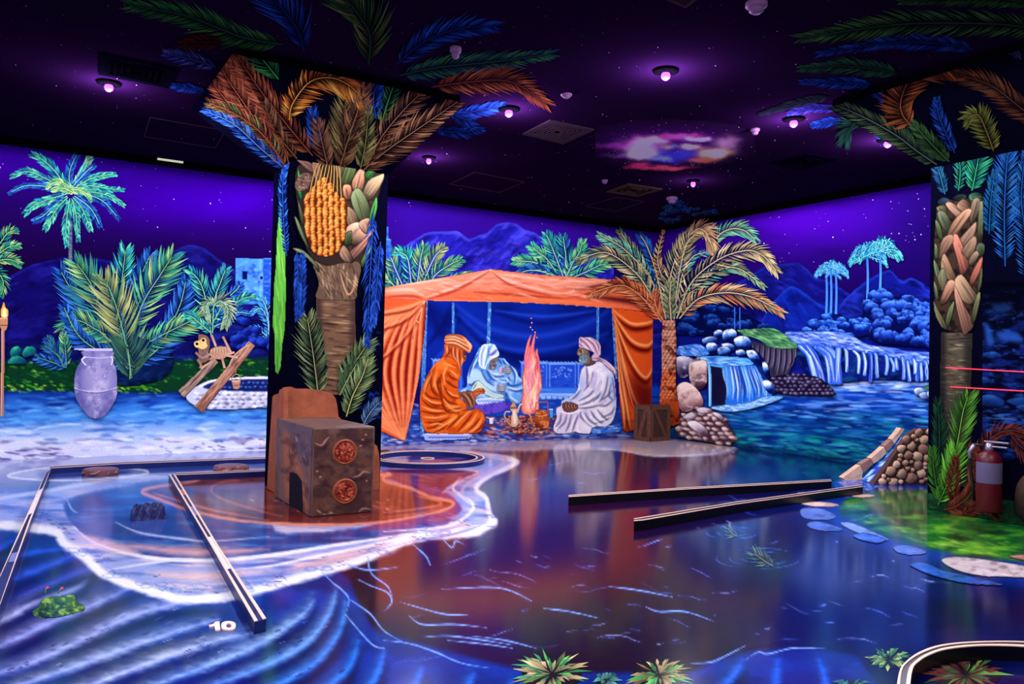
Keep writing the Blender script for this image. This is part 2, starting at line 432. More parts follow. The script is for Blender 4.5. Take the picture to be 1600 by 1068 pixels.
# lower left scrub darkness
c.poly([(-150, 500), (0, 480), (100, 500), (200, 520), (330, 500), (440, 480), (620, 480), (620, 640), (-150, 640)], (12, 12, 78), 10)
c.noise((28, 52, 165), 30, 9, 11, 0.5, 0.75, 0.7, c.mask([(-150, 495), (440, 495), (620, 495), (620, 590), (-150, 590)], 8))
# grass band
c.poly([(-150, 562), (60, 566), (200, 568), (330, 560), (440, 560), (620, 556), (620, 600), (430, 607), (240, 614), (120, 612), (-150, 612)], (10, 52, 30), 3, sm=False)
c.dashes([(-140, 564), (600, 558), (600, 602), (-140, 612)], 420, 9, 2.6, [(20, 120, 30), (60, 165, 40), (14, 85, 50), (110, 190, 50), (8, 40, 30)], 5, 0.1, wav=1.5)
c.dashes([(0, 600), (250, 600), (250, 615), (0, 613)], 90, 8, 2.6, [(120, 205, 50), (70, 180, 30), (170, 220, 70)], 6, 0.2)
# sand: deep blue above, nearly white below
m = c.mask([(-150, 611), (100, 613), (250, 617), (330, 608), (440, 603), (620, 600), (620, 740), (-150, 740)], 3, False)
tt = np.clip((Y-610)/80, 0, 1)[..., None]
sand = np.where(tt < 0.5, np.array((14, 62, 160.))*(1-2*tt)+np.array((70, 140, 215.))*2*tt, np.array((70, 140, 215.))*(2-2*tt)+np.array((214, 218, 236.))*(2*tt-1))
c.over((slice(None), slice(None)), m, sand)
for i, (y0, y1, cl, n) in enumerate([(615, 645, [(14, 50, 150), (70, 150, 225), (10, 34, 110)], 170), (635, 672, [(120, 190, 240), (26, 84, 180), (60, 140, 220)], 200),
                         (660, 700, [(220, 232, 250), (110, 160, 220), (70, 110, 190)], 190), (685, 725, [(250, 250, 250), (190, 190, 220), (235, 220, 225), (120, 110, 160)], 170)]):
    c.dashes([(-140, y0), (605, y0-4), (605, y1-18), (-140, y1)], n, 34, 4.6, cl, 20+i, -0.03, 0.8, 1.5, 0.12, 2.5)
c.dashes([(-140, 700), (100, 700), (130, 716), (-140, 722)], 40, 22, 3, [(40, 20, 90), (100, 80, 150)], 31, 0.05)
c.dashes([(250, 688), (420, 684), (420, 702), (250, 708)], 30, 12, 1.6, [(30, 30, 90)], 32, 0.1)
# rug ground under the tent, right part of back wall
m = c.mask([(598, 638), (760, 630), (990, 632), (1040, 640), (1040, 740), (598, 740)], 4, False)
c.over((slice(None), slice(None)), m*0.95, np.array((30, 60, 150.)))
c.dashes([(598, 630), (1030, 630), (1030, 688), (598, 694)], 420, 13, 3.2, [(120, 170, 225), (20, 30, 100), (70, 120, 200), (190, 205, 235), (20, 20, 70)], 41, -0.03, 0.85, 0.9, .2, 1)
c.dashes([(745, 650), (860, 650), (868, 684), (735, 688)], 130, 13, 3.2, [(220, 120, 90), (150, 40, 40), (70, 20, 40), (240, 190, 160)], 42, 0.05, 0.9, 0.8, .3, 1.5)
c.dashes([(598, 680), (1030, 674), (1030, 690), (598, 696)], 120, 16, 2.6, [(225, 225, 240), (60, 50, 110), (160, 170, 210)], 43, -0.03)
# dark foliage behind the tent roof
c.poly([(590, 400), (640, 395), (730, 410), (900, 400), (1040, 390), (1040, 480), (590, 480)], (12, 12, 74), 6, sm=False)
wb = c.mesh('wall_back', BACK, WALLP, 0.0, clamp=clampB); tag(wb, kind='structure')
shell('wall_back.001', (-11.6, 0.004, 0), (0.1, 0.1, H), DARK)

# ---- right wall: sky, far valley, lake
c = Cv(1010, 230, 1780, 860, 2.0, (40, 8, 120)); X, Y = c.X, c.Y
top = 355-0.206*(X-1020); t = np.clip((Y-top)/190, 0, 1)[..., None]
sky = np.array((44, 6, 124.))*(1-t)+np.array((16, 3, 66.))*t
g = np.exp(-((X-1270)/110.)**2-((Y-340)/46.)**2)[..., None]*0.85+np.exp(-((X-1190)/70.)**2-((Y-345)/40.)**2)[..., None]*0.4
sky = sky*(1-g)+np.array((74, 6, 176.))*g
k = np.clip((X-1370)/120, 0, 1)[..., None]*0.75; sky = sky*(1-k)+np.array((16, 4, 60.))*k
c.C[:] = sky
c.noise((16, 2, 60), 120, 40, 8, 0.5, 0.85, 0.3)
# valley floor
c.poly([(1010, 470), (1200, 470), (1460, 500), (1780, 520), (1780, 620), (1010, 600)], (12, 20, 116), 6, sm=False)
c.noise((30, 60, 190), 26, 10, 12, 0.5, 0.75, 0.6, c.mask([(1010, 480), (1780, 520), (1780, 600), (1010, 590)], 8, False))
# lake
m = c.mask([(1010, 600), (1120, 612), (1200, 616), (1300, 600), (1460, 594), (1780, 610), (1780, 860), (1010, 860)], 3, False)
u = np.clip((Y-600)/110, 0, 1)[..., None]
lake = np.array((14, 62, 180.))*(1-u)+np.array((8, 58, 112.))*u
c.over((slice(None), slice(None)), m, lake)
c.noise((4, 24, 90), 44, 5, 21, 0.5, 0.7, 0.85, m)
c.noise((16, 130, 140), 60, 9, 22, 0.5, 0.72, 0.5, m*np.clip((Y-630)/40, 0, 1))
c.dashes([(1130, 606), (1450, 598), (1450, 660), (1130, 650)], 330, 26, 2.6, [(60, 140, 235), (110, 185, 250), (20, 60, 170), (12, 40, 140)], 51, 0.06, 0.8, 1.0, .06, 1)
c.dashes([(1130, 640), (1450, 650), (1450, 735), (1140, 690)], 330, 30, 3, [(30, 130, 190), (16, 150, 150), (90, 175, 225), (6, 40, 100), (8, 30, 90)], 52, 0.09, 0.75, 1.0, .06, 1)
c.dashes([(1150, 670), (1330, 690), (1400, 720), (1250, 712), (1140, 694)], 110, 22, 3, [(20, 160, 140), (40, 190, 170), (10, 90, 110)], 53, 0.12, 0.7, 1.2, .06)
c.dashes([(1290, 598), (1455, 590), (1455, 600), (1330, 612), (1295, 608)], 60, 26, 3.4, [(190, 220, 255), (235, 245, 255), (120, 170, 250)], 57, -.02, .9, .9, .06)
c.dashes([(1240, 610), (1450, 604), (1450, 640), (1250, 640)], 60, 34, 2.6, [(120, 175, 250), (80, 140, 240), (170, 205, 255)], 58, .03, .8, .9, .06)
c.dashes([(1130, 700), (1450, 745), (1450, 720), (1130, 690)], 60, 40, 5, [(4, 20, 60), (3, 14, 44)], 54, 0.14, 0.6, 2)
c.dashes([(1460, 600), (1770, 610), (1770, 800), (1460, 740)], 240, 36, 3, [(30, 110, 200), (80, 160, 235), (8, 40, 120)], 55, 0.14, 0.7, 1.2)
wr = c.mesh('wall_right', RIGHT, WALLP, 0.0, clamp=clampR); tag(wr, kind='structure')
shell('wall_right.001', (0.004, -11.6, 0), (0.1, 0.1, H), DARK)

# ---- floor paint
c = Cv(-60, 672, 1700, 1180, 2.0, (16, 12, 72)); X, Y = c.X, c.Y
# pool colour: purple middle reddened to imitate the tent's reflection, blue to the right
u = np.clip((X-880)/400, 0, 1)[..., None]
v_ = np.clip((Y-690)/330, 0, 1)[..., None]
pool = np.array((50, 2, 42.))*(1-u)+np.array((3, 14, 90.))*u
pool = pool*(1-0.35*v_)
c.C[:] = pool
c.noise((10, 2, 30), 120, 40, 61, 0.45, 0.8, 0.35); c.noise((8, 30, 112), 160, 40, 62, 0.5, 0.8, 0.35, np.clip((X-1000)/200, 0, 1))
# dune bed in the bottom corners
m = c.mask([(-60, 770), (120, 790), (240, 860), (330, 930), (520, 885), (545, 905), (560, 940), (585, 985), (690, 1015), (800, 1042), (900, 1052), (1080, 1050), (1120, 1030), (1180, 1016), (1260, 1012), (1340, 1025), (1380, 1090), (1380, 1180), (-60, 1180)], 3, False)
dune = np.array((10, 44, 148.))+np.zeros(X.shape+(3,))
c.over((slice(None), slice(None)), m, dune)
c.noise((10, 22, 90), 80, 26, 63, 0.4, 0.75, 0.7, m)
k = np.exp(-((X-20)/170.)**2-((Y-985)/70.)**2)*0.8*m
c.over((slice(None), slice(None)), k, np.array((62, 46, 100.)))
def ridge(pts, w, col, dark, a=0.8):
    P = np.array(pts, float)
    c.rough = 0.5
    c.stroke(P+np.array((w*.15, w*.95)), w*1.1, dark, a*.95, w*.5, n=8)
    c.stroke(P+np.array((-w*.1, -w*.3)), w*1.0, tuple(q*.62 for q in col), a*.8, w*.55, n=8)
    c.stroke(P+np.array((0, w*.1)), w*.6, col, a*.9, w*.3, n=8)
    c.rough = 0.0
rs = [([(-60, 985), (10, 963), (60, 935), (120, 915), (150, 880)], 16, (150, 160, 225)),
      ([(-60, 1020), (10, 1002), (90, 965), (160, 936), (235, 900)], 18, (128, 140, 215)),
      ([(-60, 1060), (30, 1040), (120, 1000), (220, 955), (310, 935), (350, 935)], 18, (140, 150, 225)),
      ([(-30, 1085), (70, 1055), (170, 1020), (270, 985), (340, 965)], 19, (146, 160, 230)),
      ([(40, 1100), (140, 1068), (240, 1030), (330, 1000), (400, 985)], 19, (160, 172, 235)),
      ([(140, 1110), (240, 1068), (330, 1035), (410, 1000), (470, 960), (490, 935)], 19, (130, 160, 235)),
      ([(240, 1110), (330, 1070), (420, 1035), (480, 1000), (515, 955), (525, 920)], 17, (96, 140, 230)),
      ([(330, 1120), (420, 1075), (490, 1035), (530, 985), (540, 940)], 17, (60, 120, 225)),
      ([(420, 1130), (500, 1080), (545, 1040), (560, 1000)], 17, (40, 110, 215)),
      ([(500, 1130), (560, 1090), (590, 1050), (600, 1015)], 16, (36, 100, 210)),
      ([(590, 1120), (640, 1080), (660, 1040)], 18, (30, 96, 205)), ([(680, 1130), (720, 1090), (740, 1050)], 20, (30, 96, 205)),
      ([(770, 1130), (790, 1090), (800, 1060)], 16, (24, 84, 190)), ([(1100, 1100), (1140, 1060), (1160, 1030)], 20, (30, 90, 200)),
      ([(1180, 1110), (1210, 1070), (1215, 1030)], 22, (26, 84, 205)), ([(1270, 1110), (1290, 1070), (1280, 1030)], 18, (26, 84, 205)),
      ([(0, 870), (60, 860), (130, 850)], 13, (30, 70, 180)), ([(-40, 920), (40, 895), (110, 868), (160, 850)], 15, (40, 70, 175)), ([(30, 930), (120, 893), (210, 862)], 12, (48, 60, 150)),
      ([(-60, 880), (-10, 860), (40, 830)], 12, (20, 60, 180))]
for p, wd, cl in rs: ridge(p, wd*1.15, tuple(min(255, k*1.3) for k in cl), (8, 12, 66))
for p in [(5, 1040), (60, 1040), (110, 1010), (210, 985), (320, 1010), (430, 1020), (340, 1050), (480, 990), (500, 1060)]:
    c.dashes([(p[0]-50, p[1]-20), (p[0]+50, p[1]-40), (p[0]+50, p[1]), (p[0]-50, p[1]+20)], 5, 12, 2, [(14, 14, 60), (8, 10, 50)], int(p[0]), -0.4)
c.dashes([(100, 930), (430, 900), (560, 960), (500, 1060), (60, 1060)], 26, 16, 1.6, [(170, 190, 245)], 71, -0.45, 0.7)
# back strip of floor along the wall (pale sand) and the far blue shallows at the left
c.poly([(-60, 712), (420, 695), (420, 790), (200, 800), (-60, 790)], (42, 66, 150), 3, sm=False)
c.noise((90, 120, 200), 80, 8, 64, 0.45, 0.7, 0.7, c.mask([(-60, 712), (420, 695), (420, 790), (-60, 790)], 4, False))
c.poly([(-60, 715), (420, 698), (420, 712), (75, 729), (-60, 736)], (150, 160, 215), 2, sm=False)
# --- salt terraces: from outside inward
out = [(-60, 775), (10, 770), (60, 771), (100, 757), (190, 741), (270, 741), (420, 724), (600, 700), (760, 708), (808, 718), (800, 729), (762, 748), (742, 762), (750, 768), (762, 777), (766, 800), (776, 808), (773, 818), (740, 834), (690, 838), (650, 843), (600, 862), (560, 878), (470, 905), (400, 925), (345, 936), (290, 938), (240, 925), (165, 898), (135, 872), (100, 848), (90, 832), (60, 826), (30, 822), (-60, 815)]
c.poly(out, (150, 160, 215), 1.4)
mo = c.mask(out, 1)
c.noise((226, 196, 205), 60, 9, 65, 0.45, 0.7, 0.85, mo); c.noise((70, 90, 170), 70, 7, 66, 0.5, 0.72, 0.8, mo)
rim = smooth(out, 5, True); c.rough = 0.3
c.stroke(smooth([(-60, 815), (30, 822), (60, 826), (90, 832), (100, 848), (135, 872), (165, 898), (240, 925), (290, 935), (345, 933), (400, 922), (470, 902), (560, 875), (600, 859), (650, 840), (690, 835), (740, 831), (770, 817)], 6), 15, (244, 240, 246), 0.9, 4, taper=0, raw=True)
c.stroke(smooth([(773, 815), (764, 800), (760, 778), (744, 763), (762, 745), (800, 727), (806, 719), (770, 712), (720, 706)], 6), 8, (240, 232, 238), 0.9, 2.5, taper=0, raw=True)
c.stroke([(-60, 790), (0, 778), (40, 772), (100, 762), (190, 746), (260, 744)], 6, (200, 205, 235), 0.9, 1.6)
# inner terrace water left and below the pillar
inn = [(100, 790), (120, 775), (180, 762), (270, 748), (420, 742), (430, 830), (560, 826), (640, 818), (700, 808), (690, 822), (600, 838), (520, 850), (430, 864), (330, 872), (230, 868), (150, 845), (115, 820)]
c.poly(inn, (34, 62, 140), 2)
mi = c.mask(inn, 1.5)
c.noise((60, 40, 96), 60, 14, 67, 0.45, 0.75, 0.6, mi); c.noise((70, 120, 190), 60, 6, 68, 0.52, 0.75, 0.7, mi)
for pts, wd, cl in [([(115, 822), (150, 848), (230, 870), (330, 875), (430, 866), (520, 852), (600, 840), (700, 822)], 6, (246, 244, 250)),
                    ([(170, 890), (230, 880), (300, 872)], 3, (230, 230, 245)),
                    ([(180, 815), (220, 832), (290, 842), (330, 845), (420, 838)], 3.4, (190, 196, 232)), ([(105, 780), (112, 795), (120, 800)], 2, (190, 210, 235)),
                    ([(340, 892), (420, 884), (480, 872), (560, 856), (640, 838), (700, 830), (740, 818)], 5, (250, 246, 250)),
                    ([(300, 905), (400, 902), (480, 884), (560, 866), (640, 846)], 3, (110, 120, 190)),
                    ([(600, 830), (660, 826), (705, 820), (735, 800), (738, 785), (716, 770)], 5, (246, 240, 248)),
                    ([(640, 845), (700, 836), (750, 822)], 2.5, (110, 110, 180))]:
    c.stroke(pts, wd, cl, 0.92, 1.2, n=8)
for pts, cl in [([(190, 850), (300, 862), (420, 858)], (232, 170, 170)), ([(230, 895), (320, 900), (420, 890)], (236, 190, 190)), ([(120, 835), (170, 850), (220, 865)], (226, 176, 186)), ([(450, 890), (530, 872), (600, 850)], (230, 180, 185))]:
    c.stroke(pts, 15, cl, 0.75, 6, n=8)
c.rough = 0.0; R = random.Random(4)
for i in range(110):                                   # crazed cracks in the white rim
    a = rim[R.randrange(len(rim))]
    if a[1] < 815 or a[0] < 60: continue
    x, y = a[0]+R.uniform(-6, 6), a[1]-R.uniform(4, 26); an = R.uniform(-0.6, 0.6)
    c.stroke([(x, y), (x+7*math.cos(an), y+5*math.sin(an)), (x+14, y+R.uniform(-4, 4))], 1.2, (40, 50, 110), 0.8, 0.6, n=3)
for (x0, y0, w_, h_) in ((150, 895, 60, 16), (215, 915, 60, 14), (270, 920, 60, 12), (330, 920, 60, 12), (390, 912, 50, 12), (110, 860, 30, 18), (640, 832, 60, 6), (560, 862, 50, 8), (480, 888, 50, 10)):
    for _k in range(5):
        x_, y_ = x0+w_*R.random(), y0+h_*R.uniform(-.35, .3)
        c.stroke([(x_+R.uniform(6, 11)*math.cos(t), y_+R.uniform(2.2, 4)*math.sin(t)) for t in np.linspace(0, 6.28, 9)], 1.3, (96, 120, 190), .6, .8, n=4, taper=0)
# terrace right of the rock: purple pools with a pale shore
c.poly([(596, 735), (640, 730), (745, 736), (728, 748), (700, 760), (690, 772), (700, 785), (660, 775), (620, 752), (597, 748)], (88, 18, 70), 2)
c.poly([(640, 752), (690, 766), (712, 780), (720, 800), (690, 812), (640, 822), (560, 828), (640, 800), (690, 786)], (110, 50, 110), 2.5)
for pts, wd, cl in [([(600, 733), (680, 730), (745, 736), (726, 748), (704, 760), (692, 770)], 4, (232, 190, 196)), ([(746, 712), (790, 716), (770, 735), (735, 752), (722, 768), (735, 785)], 6, (206, 170, 200)), ([(720, 745), (708, 762), (720, 775), (740, 790)], 4, (236, 226, 236))]:
    c.stroke(pts, wd, cl, 0.9, 1.6, n=8)
c.dashes([(600, 735), (740, 738), (760, 800), (700, 830), (600, 838)], 60, 26, 2, [(150, 90, 150), (70, 20, 80), (200, 150, 180)], 73, 0.2, 0.6, 1)
c.rough = 0.5
# red-brown puddle shore round the rock
pud = [(222, 768), (245, 760), (300, 752), (330, 742), (420, 735), (592, 742), (605, 740), (600, 750), (640, 762), (670, 775), (708, 785), (690, 797), (640, 808), (590, 816), (520, 820), (440, 818), (370, 812), (300, 798), (250, 780)]
c.poly(pud, (102, 34, 30), 1.4); mp = c.mask(pud, 1)
c.noise((150, 70, 56), 40, 8, 69, 0.5, 0.75, 0.7, mp); c.noise((52, 26, 50), 50, 10, 70, 0.5, 0.75, 0.8, mp)
S = smooth(pud, 5, True); c.stroke(np.vstack([S, S[:1]]), 5, (226, 140, 116), 0.9, 1.2, taper=0, raw=True)
for pts, cl in [([(420, 748), (350, 752), (330, 765), (350, 780), (400, 796), (440, 806)], (200, 112, 96)), ([(600, 800), (650, 795), (690, 786), (650, 774)], (216, 120, 100)), ([(240, 770), (290, 785), (340, 798), (420, 812)], (214, 130, 108)), ([(600, 808), (660, 800), (700, 788)], (190, 96, 80))]:
    c.stroke(pts, 4, cl, 0.8, 1.4, n=8)
c.dashes([(340, 770), (440, 800), (600, 800), (650, 780), (600, 760), (420, 760)], 26, 10, 3, [(226, 150, 130), (150, 70, 56)], 74, 0.2, 0.8)
c.rough = 0.6
# pale ring of ripples round the far disc at the left
c.poly([(12, 743), (40, 735), (90, 730), (190, 730), (232, 737), (200, 744), (110, 750), (40, 748)], (120, 140, 205), 1.5)
c.poly([(60, 741), (100, 735), (190, 735), (205, 739), (150, 745), (80, 746)], (46, 66, 150), 1.5)
S = smooth([(12, 743), (40, 735), (90, 730), (190, 730), (232, 737), (200, 744), (110, 750), (40, 748)], 5, True); c.stroke(S, 2.6, (232, 236, 248), 0.95, 0.8, taper=0, raw=True)
# sand beach under the tent
bch = [(596, 696), (700, 690), (800, 686), (985, 684), (1060, 686), (1150, 696), (1136, 708), (1100, 711), (1020, 712), (960, 703), (880, 702), (800, 706), (700, 702), (596, 704)]
c.poly(bch, (196, 176, 190), 2.0); mb = c.mask(bch, 1.2)
c.noise((232, 196, 170), 50, 6, 75, 0.45, 0.7, 0.8, mb*np.clip((X-780)/120, 0, 1)); c.noise((110, 110, 170), 60, 4, 76, 0.5, 0.75, 0.7, mb*np.clip((840-X)/120, 0, 1))
c.stroke([(880, 701), (960, 702), (1020, 711), (1100, 710), (1138, 703), (1150, 697)], 3, (240, 232, 236), 0.9, 1.0)
c.dashes([(1090, 698), (1150, 692), (1150, 706), (1090, 712)], 30, 8, 2, [(240, 240, 250), (150, 170, 230)], 77, -0.2)
# green island at the right, pebble shallows
c.poly([(1240, 770), (1330, 756), (1460, 752), (1700, 760), (1700, 920), (1560, 905), (1500, 890), (1420, 870), (1350, 840), (1290, 815)], (14, 50, 150), 8)
c.poly([(1330, 775), (1360, 767), (1450, 765), (1700, 770), (1700, 888), (1600, 876), (1520, 870), (1470, 860), (1400, 844), (1340, 815), (1312, 800)], (18, 92, 34), 3)
ml = c.mask([(1330, 775), (1360, 767), (1450, 765), (1700, 770), (1700, 888), (1600, 876), (1520, 870), (1470, 860), (1400, 844), (1340, 815), (1312, 800)], 3)
c.noise((96, 170, 40), 46, 8, 78, 0.47, 0.72, 0.9, ml); c.noise((8, 44, 26), 50, 10, 79, 0.5, 0.75, 0.8, ml); c.noise((70, 60, 40), 40, 10, 80, 0.55, 0.8, 0.6, ml*np.clip((800-Y)/20, 0, 1))
c.dashes([(1340, 800), (1440, 815), (1600, 850), (1600, 872), (1460, 855), (1360, 822)], 90, 22, 2.4, [(150, 205, 50), (60, 150, 40), (190, 220, 90)], 81, 0.2, 0.6, 1.2)
c.rough = 0.5
c.poly([(596, 705), (640, 702), (700, 704), (745, 712), (740, 722), (690, 727), (596, 727)], (60, 26, 110), 1.5); c.poly([(596, 708), (625, 706), (644, 710), (625, 716), (596, 716)], (206, 200, 226), 1.2); c.poly([(596, 717), (630, 714), (640, 719), (620, 722), (596, 724)], (216, 180, 186), 1.2); c.stroke([(640, 722), (690, 718), (735, 714)], 3, (170, 120, 170), .7, 1)
# light lines of the pool water
R = random.Random(9)
def caust(x, y, L, a, th=1.6, al=0.85):
    p = [(x, y)]; st = L/5
    for _k in range(R.choice([2, 4, 5, 6])):
        a += R.uniform(-.45, .45); a = max(-.5, min(.7, a)); p.append((p[-1][0]+st*math.cos(a), p[-1][1]+st*.7*math.sin(a)))
    if len(p) < 3: p.append((p[-1][0]+2, p[-1][1]+1))
    c.stroke(p, th*3, (40, 60, 200), al*.35, 2); c.stroke(p, th, R.choice([(130, 170, 250), (90, 130, 240), (190, 215, 255)]), al, 0.7, n=6)
    if R.random() < .5:
        q = p[len(p)//2]; c.stroke([q, (q[0]+st*.7, q[1]-st*.35), (q[0]+st*1.5, q[1]-st*.3)], th*.8, (150, 185, 252), al*.8, .7, n=5)
for _ in range(46): caust(R.uniform(800, 1420), R.uniform(720, 1000), R.uniform(8, 46), R.uniform(-.2, .45), R.uniform(.9, 1.6), R.uniform(.3, .8))
for _ in range(26): caust(R.uniform(600, 1100), R.uniform(870, 1040), R.uniform(12, 70), R.uniform(-.1, .45), R.uniform(.9, 1.5), R.uniform(.3, .75))
for _ in range(14): caust(R.uniform(1200, 1440), R.uniform(900, 1000), R.uniform(20, 70), R.uniform(-.1, .3), R.uniform(1.2, 2.0), R.uniform(.3, .7))
# foam lines where the water meets the dunes
foam = [[(503, 893), (520, 910), (533, 920), (545, 935), (541, 955)], [(545, 935), (560, 945), (580, 960), (600, 985), (630, 1003)], [(560, 905), (580, 915), (605, 925), (612, 940), (600, 955)], [(575, 870), (580, 895), (605, 915), (612, 930)],
        [(600, 1000), (640, 1005), (680, 1018), (720, 1035), (765, 1043)], [(660, 995), (700, 993), (745, 998), (800, 1007)], [(640, 962), (660, 975), (710, 975), (760, 980)], [(700, 1000), (760, 1006), (800, 1012)], [(735, 993), (790, 1000), (840, 1013)],
        [(1080, 1036), (1110, 1034), (1130, 1026), (1165, 1008)], [(1165, 1030), (1185, 1018), (1200, 1021), (1240, 1012), (1290, 1013)], [(625, 940), (690, 958), (730, 960)], [(690, 840), (706, 855), (712, 845), (725, 850)], [(645, 850), (665, 868), (672, 882)],
        [(690, 920), (780, 918), (830, 938)], [(945, 915), (1000, 922), (1050, 932)], [(1010, 948), (1030, 955), (1070, 955), (1115, 970)], [(540, 880), (575, 890), (625, 885)], [(540, 960), (580, 1005), (600, 1012)], [(850, 950), (890, 955), (935, 965)]]
for f_ in foam:
    c.stroke(f_, 5, (40, 90, 220), 0.55, 2.5); c.stroke(f_, 2.0, (150, 195, 250), 0.9, 0.8)
for cx, cy, rx, ry in [(1185, 872, 26, 6), (1185, 872, 45, 11), (1185, 872, 66, 16), (1144, 832, 22, 5), (1144, 832, 40, 9)]:
    for a0 in (0.2, 2.2, 4.2):
        c.stroke([(cx+rx*math.cos(a0+q), cy+ry*math.sin(a0+q)) for q in np.linspace(0, 1.3, 6)], 1.6, (70, 120, 220), 0.75, 0.8)
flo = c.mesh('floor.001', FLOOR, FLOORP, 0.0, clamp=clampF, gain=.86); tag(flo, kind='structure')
# ---------------------------------------------------------------- painted figures of the back wall (flat paint on the wall plane)
def fig(c, name, label, cat, pl=BACK, parent=None, group=None, cl=None, **k):
    o = c.mesh(name, pl, WALLP, lay(), parent, clamp=cl or (clampB if pl is BACK else clampR), **k)
    return tag(o, label, cat, group)
def part(c, name, parent, label=None, pl=BACK, **k):
    return tag(c.mesh(name, pl, WALLP, lay(), parent, clamp=clampB if pl is BACK else clampR, **k), label)
def wallpt(pl, x, y): return tuple(pt(pl, x, y, 0.001))

def mountain(name, label, pts, base, light, dark, pl, seed, ang, n=60, step=1.5, ln=34):
    P = np.array(pts, float); c = Cv(P[:, 0].min()-3, P[:, 1].min()-3, P[:, 0].max()+3, P[:, 1].max()+3, step)
    c.poly(pts, base, 0.8, sm=False)
    c.rough = 1.2; c.noise(light, 34, 14, seed, 0.5, 0.8, 0.6); c.noise(dark, 26, 12, seed+5, 0.5, 0.75, 0.7)
    c.dashes(pts, n, ln, 3.2, [light, dark, dark], seed, ang, 0.55, 1.6, 0.25, 2)
    up = smooth([p for p in pts if p[1] < P[:, 1].max()-8], 4); c.stroke(up+np.array((0, 3)), 4, light, 0.6, 2, taper=0, raw=True)
    return fig(c, name, label, 'mountain', pl)
mountain('painted_mountain', 'dark blue mountain ridge painted behind the tall thin palm at the left', [(-140, 470), (-60, 450), (0, 438), (50, 412), (105, 400), (165, 404), (215, 416), (270, 440), (330, 470), (330, 530), (-140, 540)], (14, 8, 84), (32, 30, 150), (8, 4, 56), BACK, 3, -0.5, 90)
mountain('painted_mountain', 'dark blue round peak painted left of the little fort', [(215, 450), (245, 412), (262, 396), (285, 384), (300, 381), (320, 387), (342, 404), (356, 411), (372, 425), (420, 440), (420, 500), (215, 500)], (16, 12, 92), (36, 36, 150), (8, 4, 54), BACK, 7, 0.6, 60)
mountain('painted_mountain', 'violet blue rocky mountain painted above the orange tent roof', [(560, 420), (600, 412), (622, 392), (640, 378), (665, 363), (682, 360), (700, 361), (715, 360), (732, 372), (748, 366), (762, 362), (775, 350), (790, 346), (806, 348), (820, 358), (836, 362), (850, 372), (880, 384), (930, 398), (960, 420), (960, 450), (560, 460)], (34, 28, 160), (84, 80, 240), (14, 8, 90), BACK, 13, -0.75, 190, 1.2, 24)

# ---- generic painted plants
def leafy(name, label, fronds, cols, rach, pl=BACK, root=None, L=26, n=16, cat='plant', group=None, w=2.4, spread=0.9, parts=None, back=None, droop=0.1, seed=1, clip=None, planes=None, gain=None):
    e = empty(name, wallpt(pl, *(root or fronds[0][0][0])), label, cat, group)
    for i, fr in enumerate(fronds):
        pts = fr[0]; o = fr[1] if len(fr) > 1 else {}
        v = Vx(pl, lay(0.0004), clip)
        frond(v, pts, o.get('L', L), o.get('n', n), o.get('cols', cols), o.get('rach', rach), o.get('w', w), o.get('spread', spread), o.get('droop', droop), o.get('rw', 1.8), seed+i*13,
              planes=[(p_, c_, v.off) for p_, c_ in planes] if planes else None, back=o.get('back', back), base=o.get('base', .45), tipl=o.get('tipl', .4), sides=o.get('sides', (-1, 1)))
        v.mesh('frond', WALLP, e, gain)
    return e
def shadowpatch(c_pts, col, soft, pl=BACK): pass
TEAL = [(60, 200, 170), (40, 160, 160), (110, 225, 170), (30, 110, 150)]
GRN = [(90, 180, 120), (60, 150, 110), (160, 200, 120), (40, 120, 120)]
OLV = [(170, 180, 100), (130, 160, 90), (90, 140, 90), (190, 196, 130)]
BLU = [(40, 100, 200), (30, 80, 170), (60, 130, 220), (20, 60, 150)]

# fort
c = Cv(364, 398, 440, 482, 1.0)
c.poly([(368, 402), (412, 404), (412, 403), (440, 402), (440, 476), (368, 476)], (44, 104, 214), 0.5, sm=False)
c.poly([(368, 402), (404, 404), (404, 474), (368, 474)], (72, 140, 232), 0.6, sm=False, grow=False)
c.poly([(404, 404), (412, 404), (412, 476), (404, 474)], (120, 190, 245), 1.5, sm=False, grow=False, a=.7)
c.poly([(412, 404), (440, 402), (440, 476), (412, 476)], (30, 76, 190), 0.8, sm=False, grow=False)
c.noise((26, 60, 160), 9, 6, 4, 0.5, 0.75, 0.7); c.noise((140, 200, 250), 8, 4, 9, 0.55, 0.8, 0.5)
for a in ((379, 424, 387, 437), (407, 432, 411, 437), (424, 412, 428, 416)):
    c.poly([(a[0], a[1]), (a[2], a[1]), (a[2], a[3]), (a[0], a[3])], (8, 14, 80), 0.5, sm=False, grow=False)
c.dashes([(368, 440), (440, 440), (440, 476), (368, 476)], 26, 8, 1.4, [(30, 70, 180), (120, 180, 240)], 2, 0, .7)
fig(c, 'painted_fort', 'pale blue square mud fort with small dark windows painted beside the left pillar', 'building')
c = Cv(356, 430, 372, 470, 1.0)

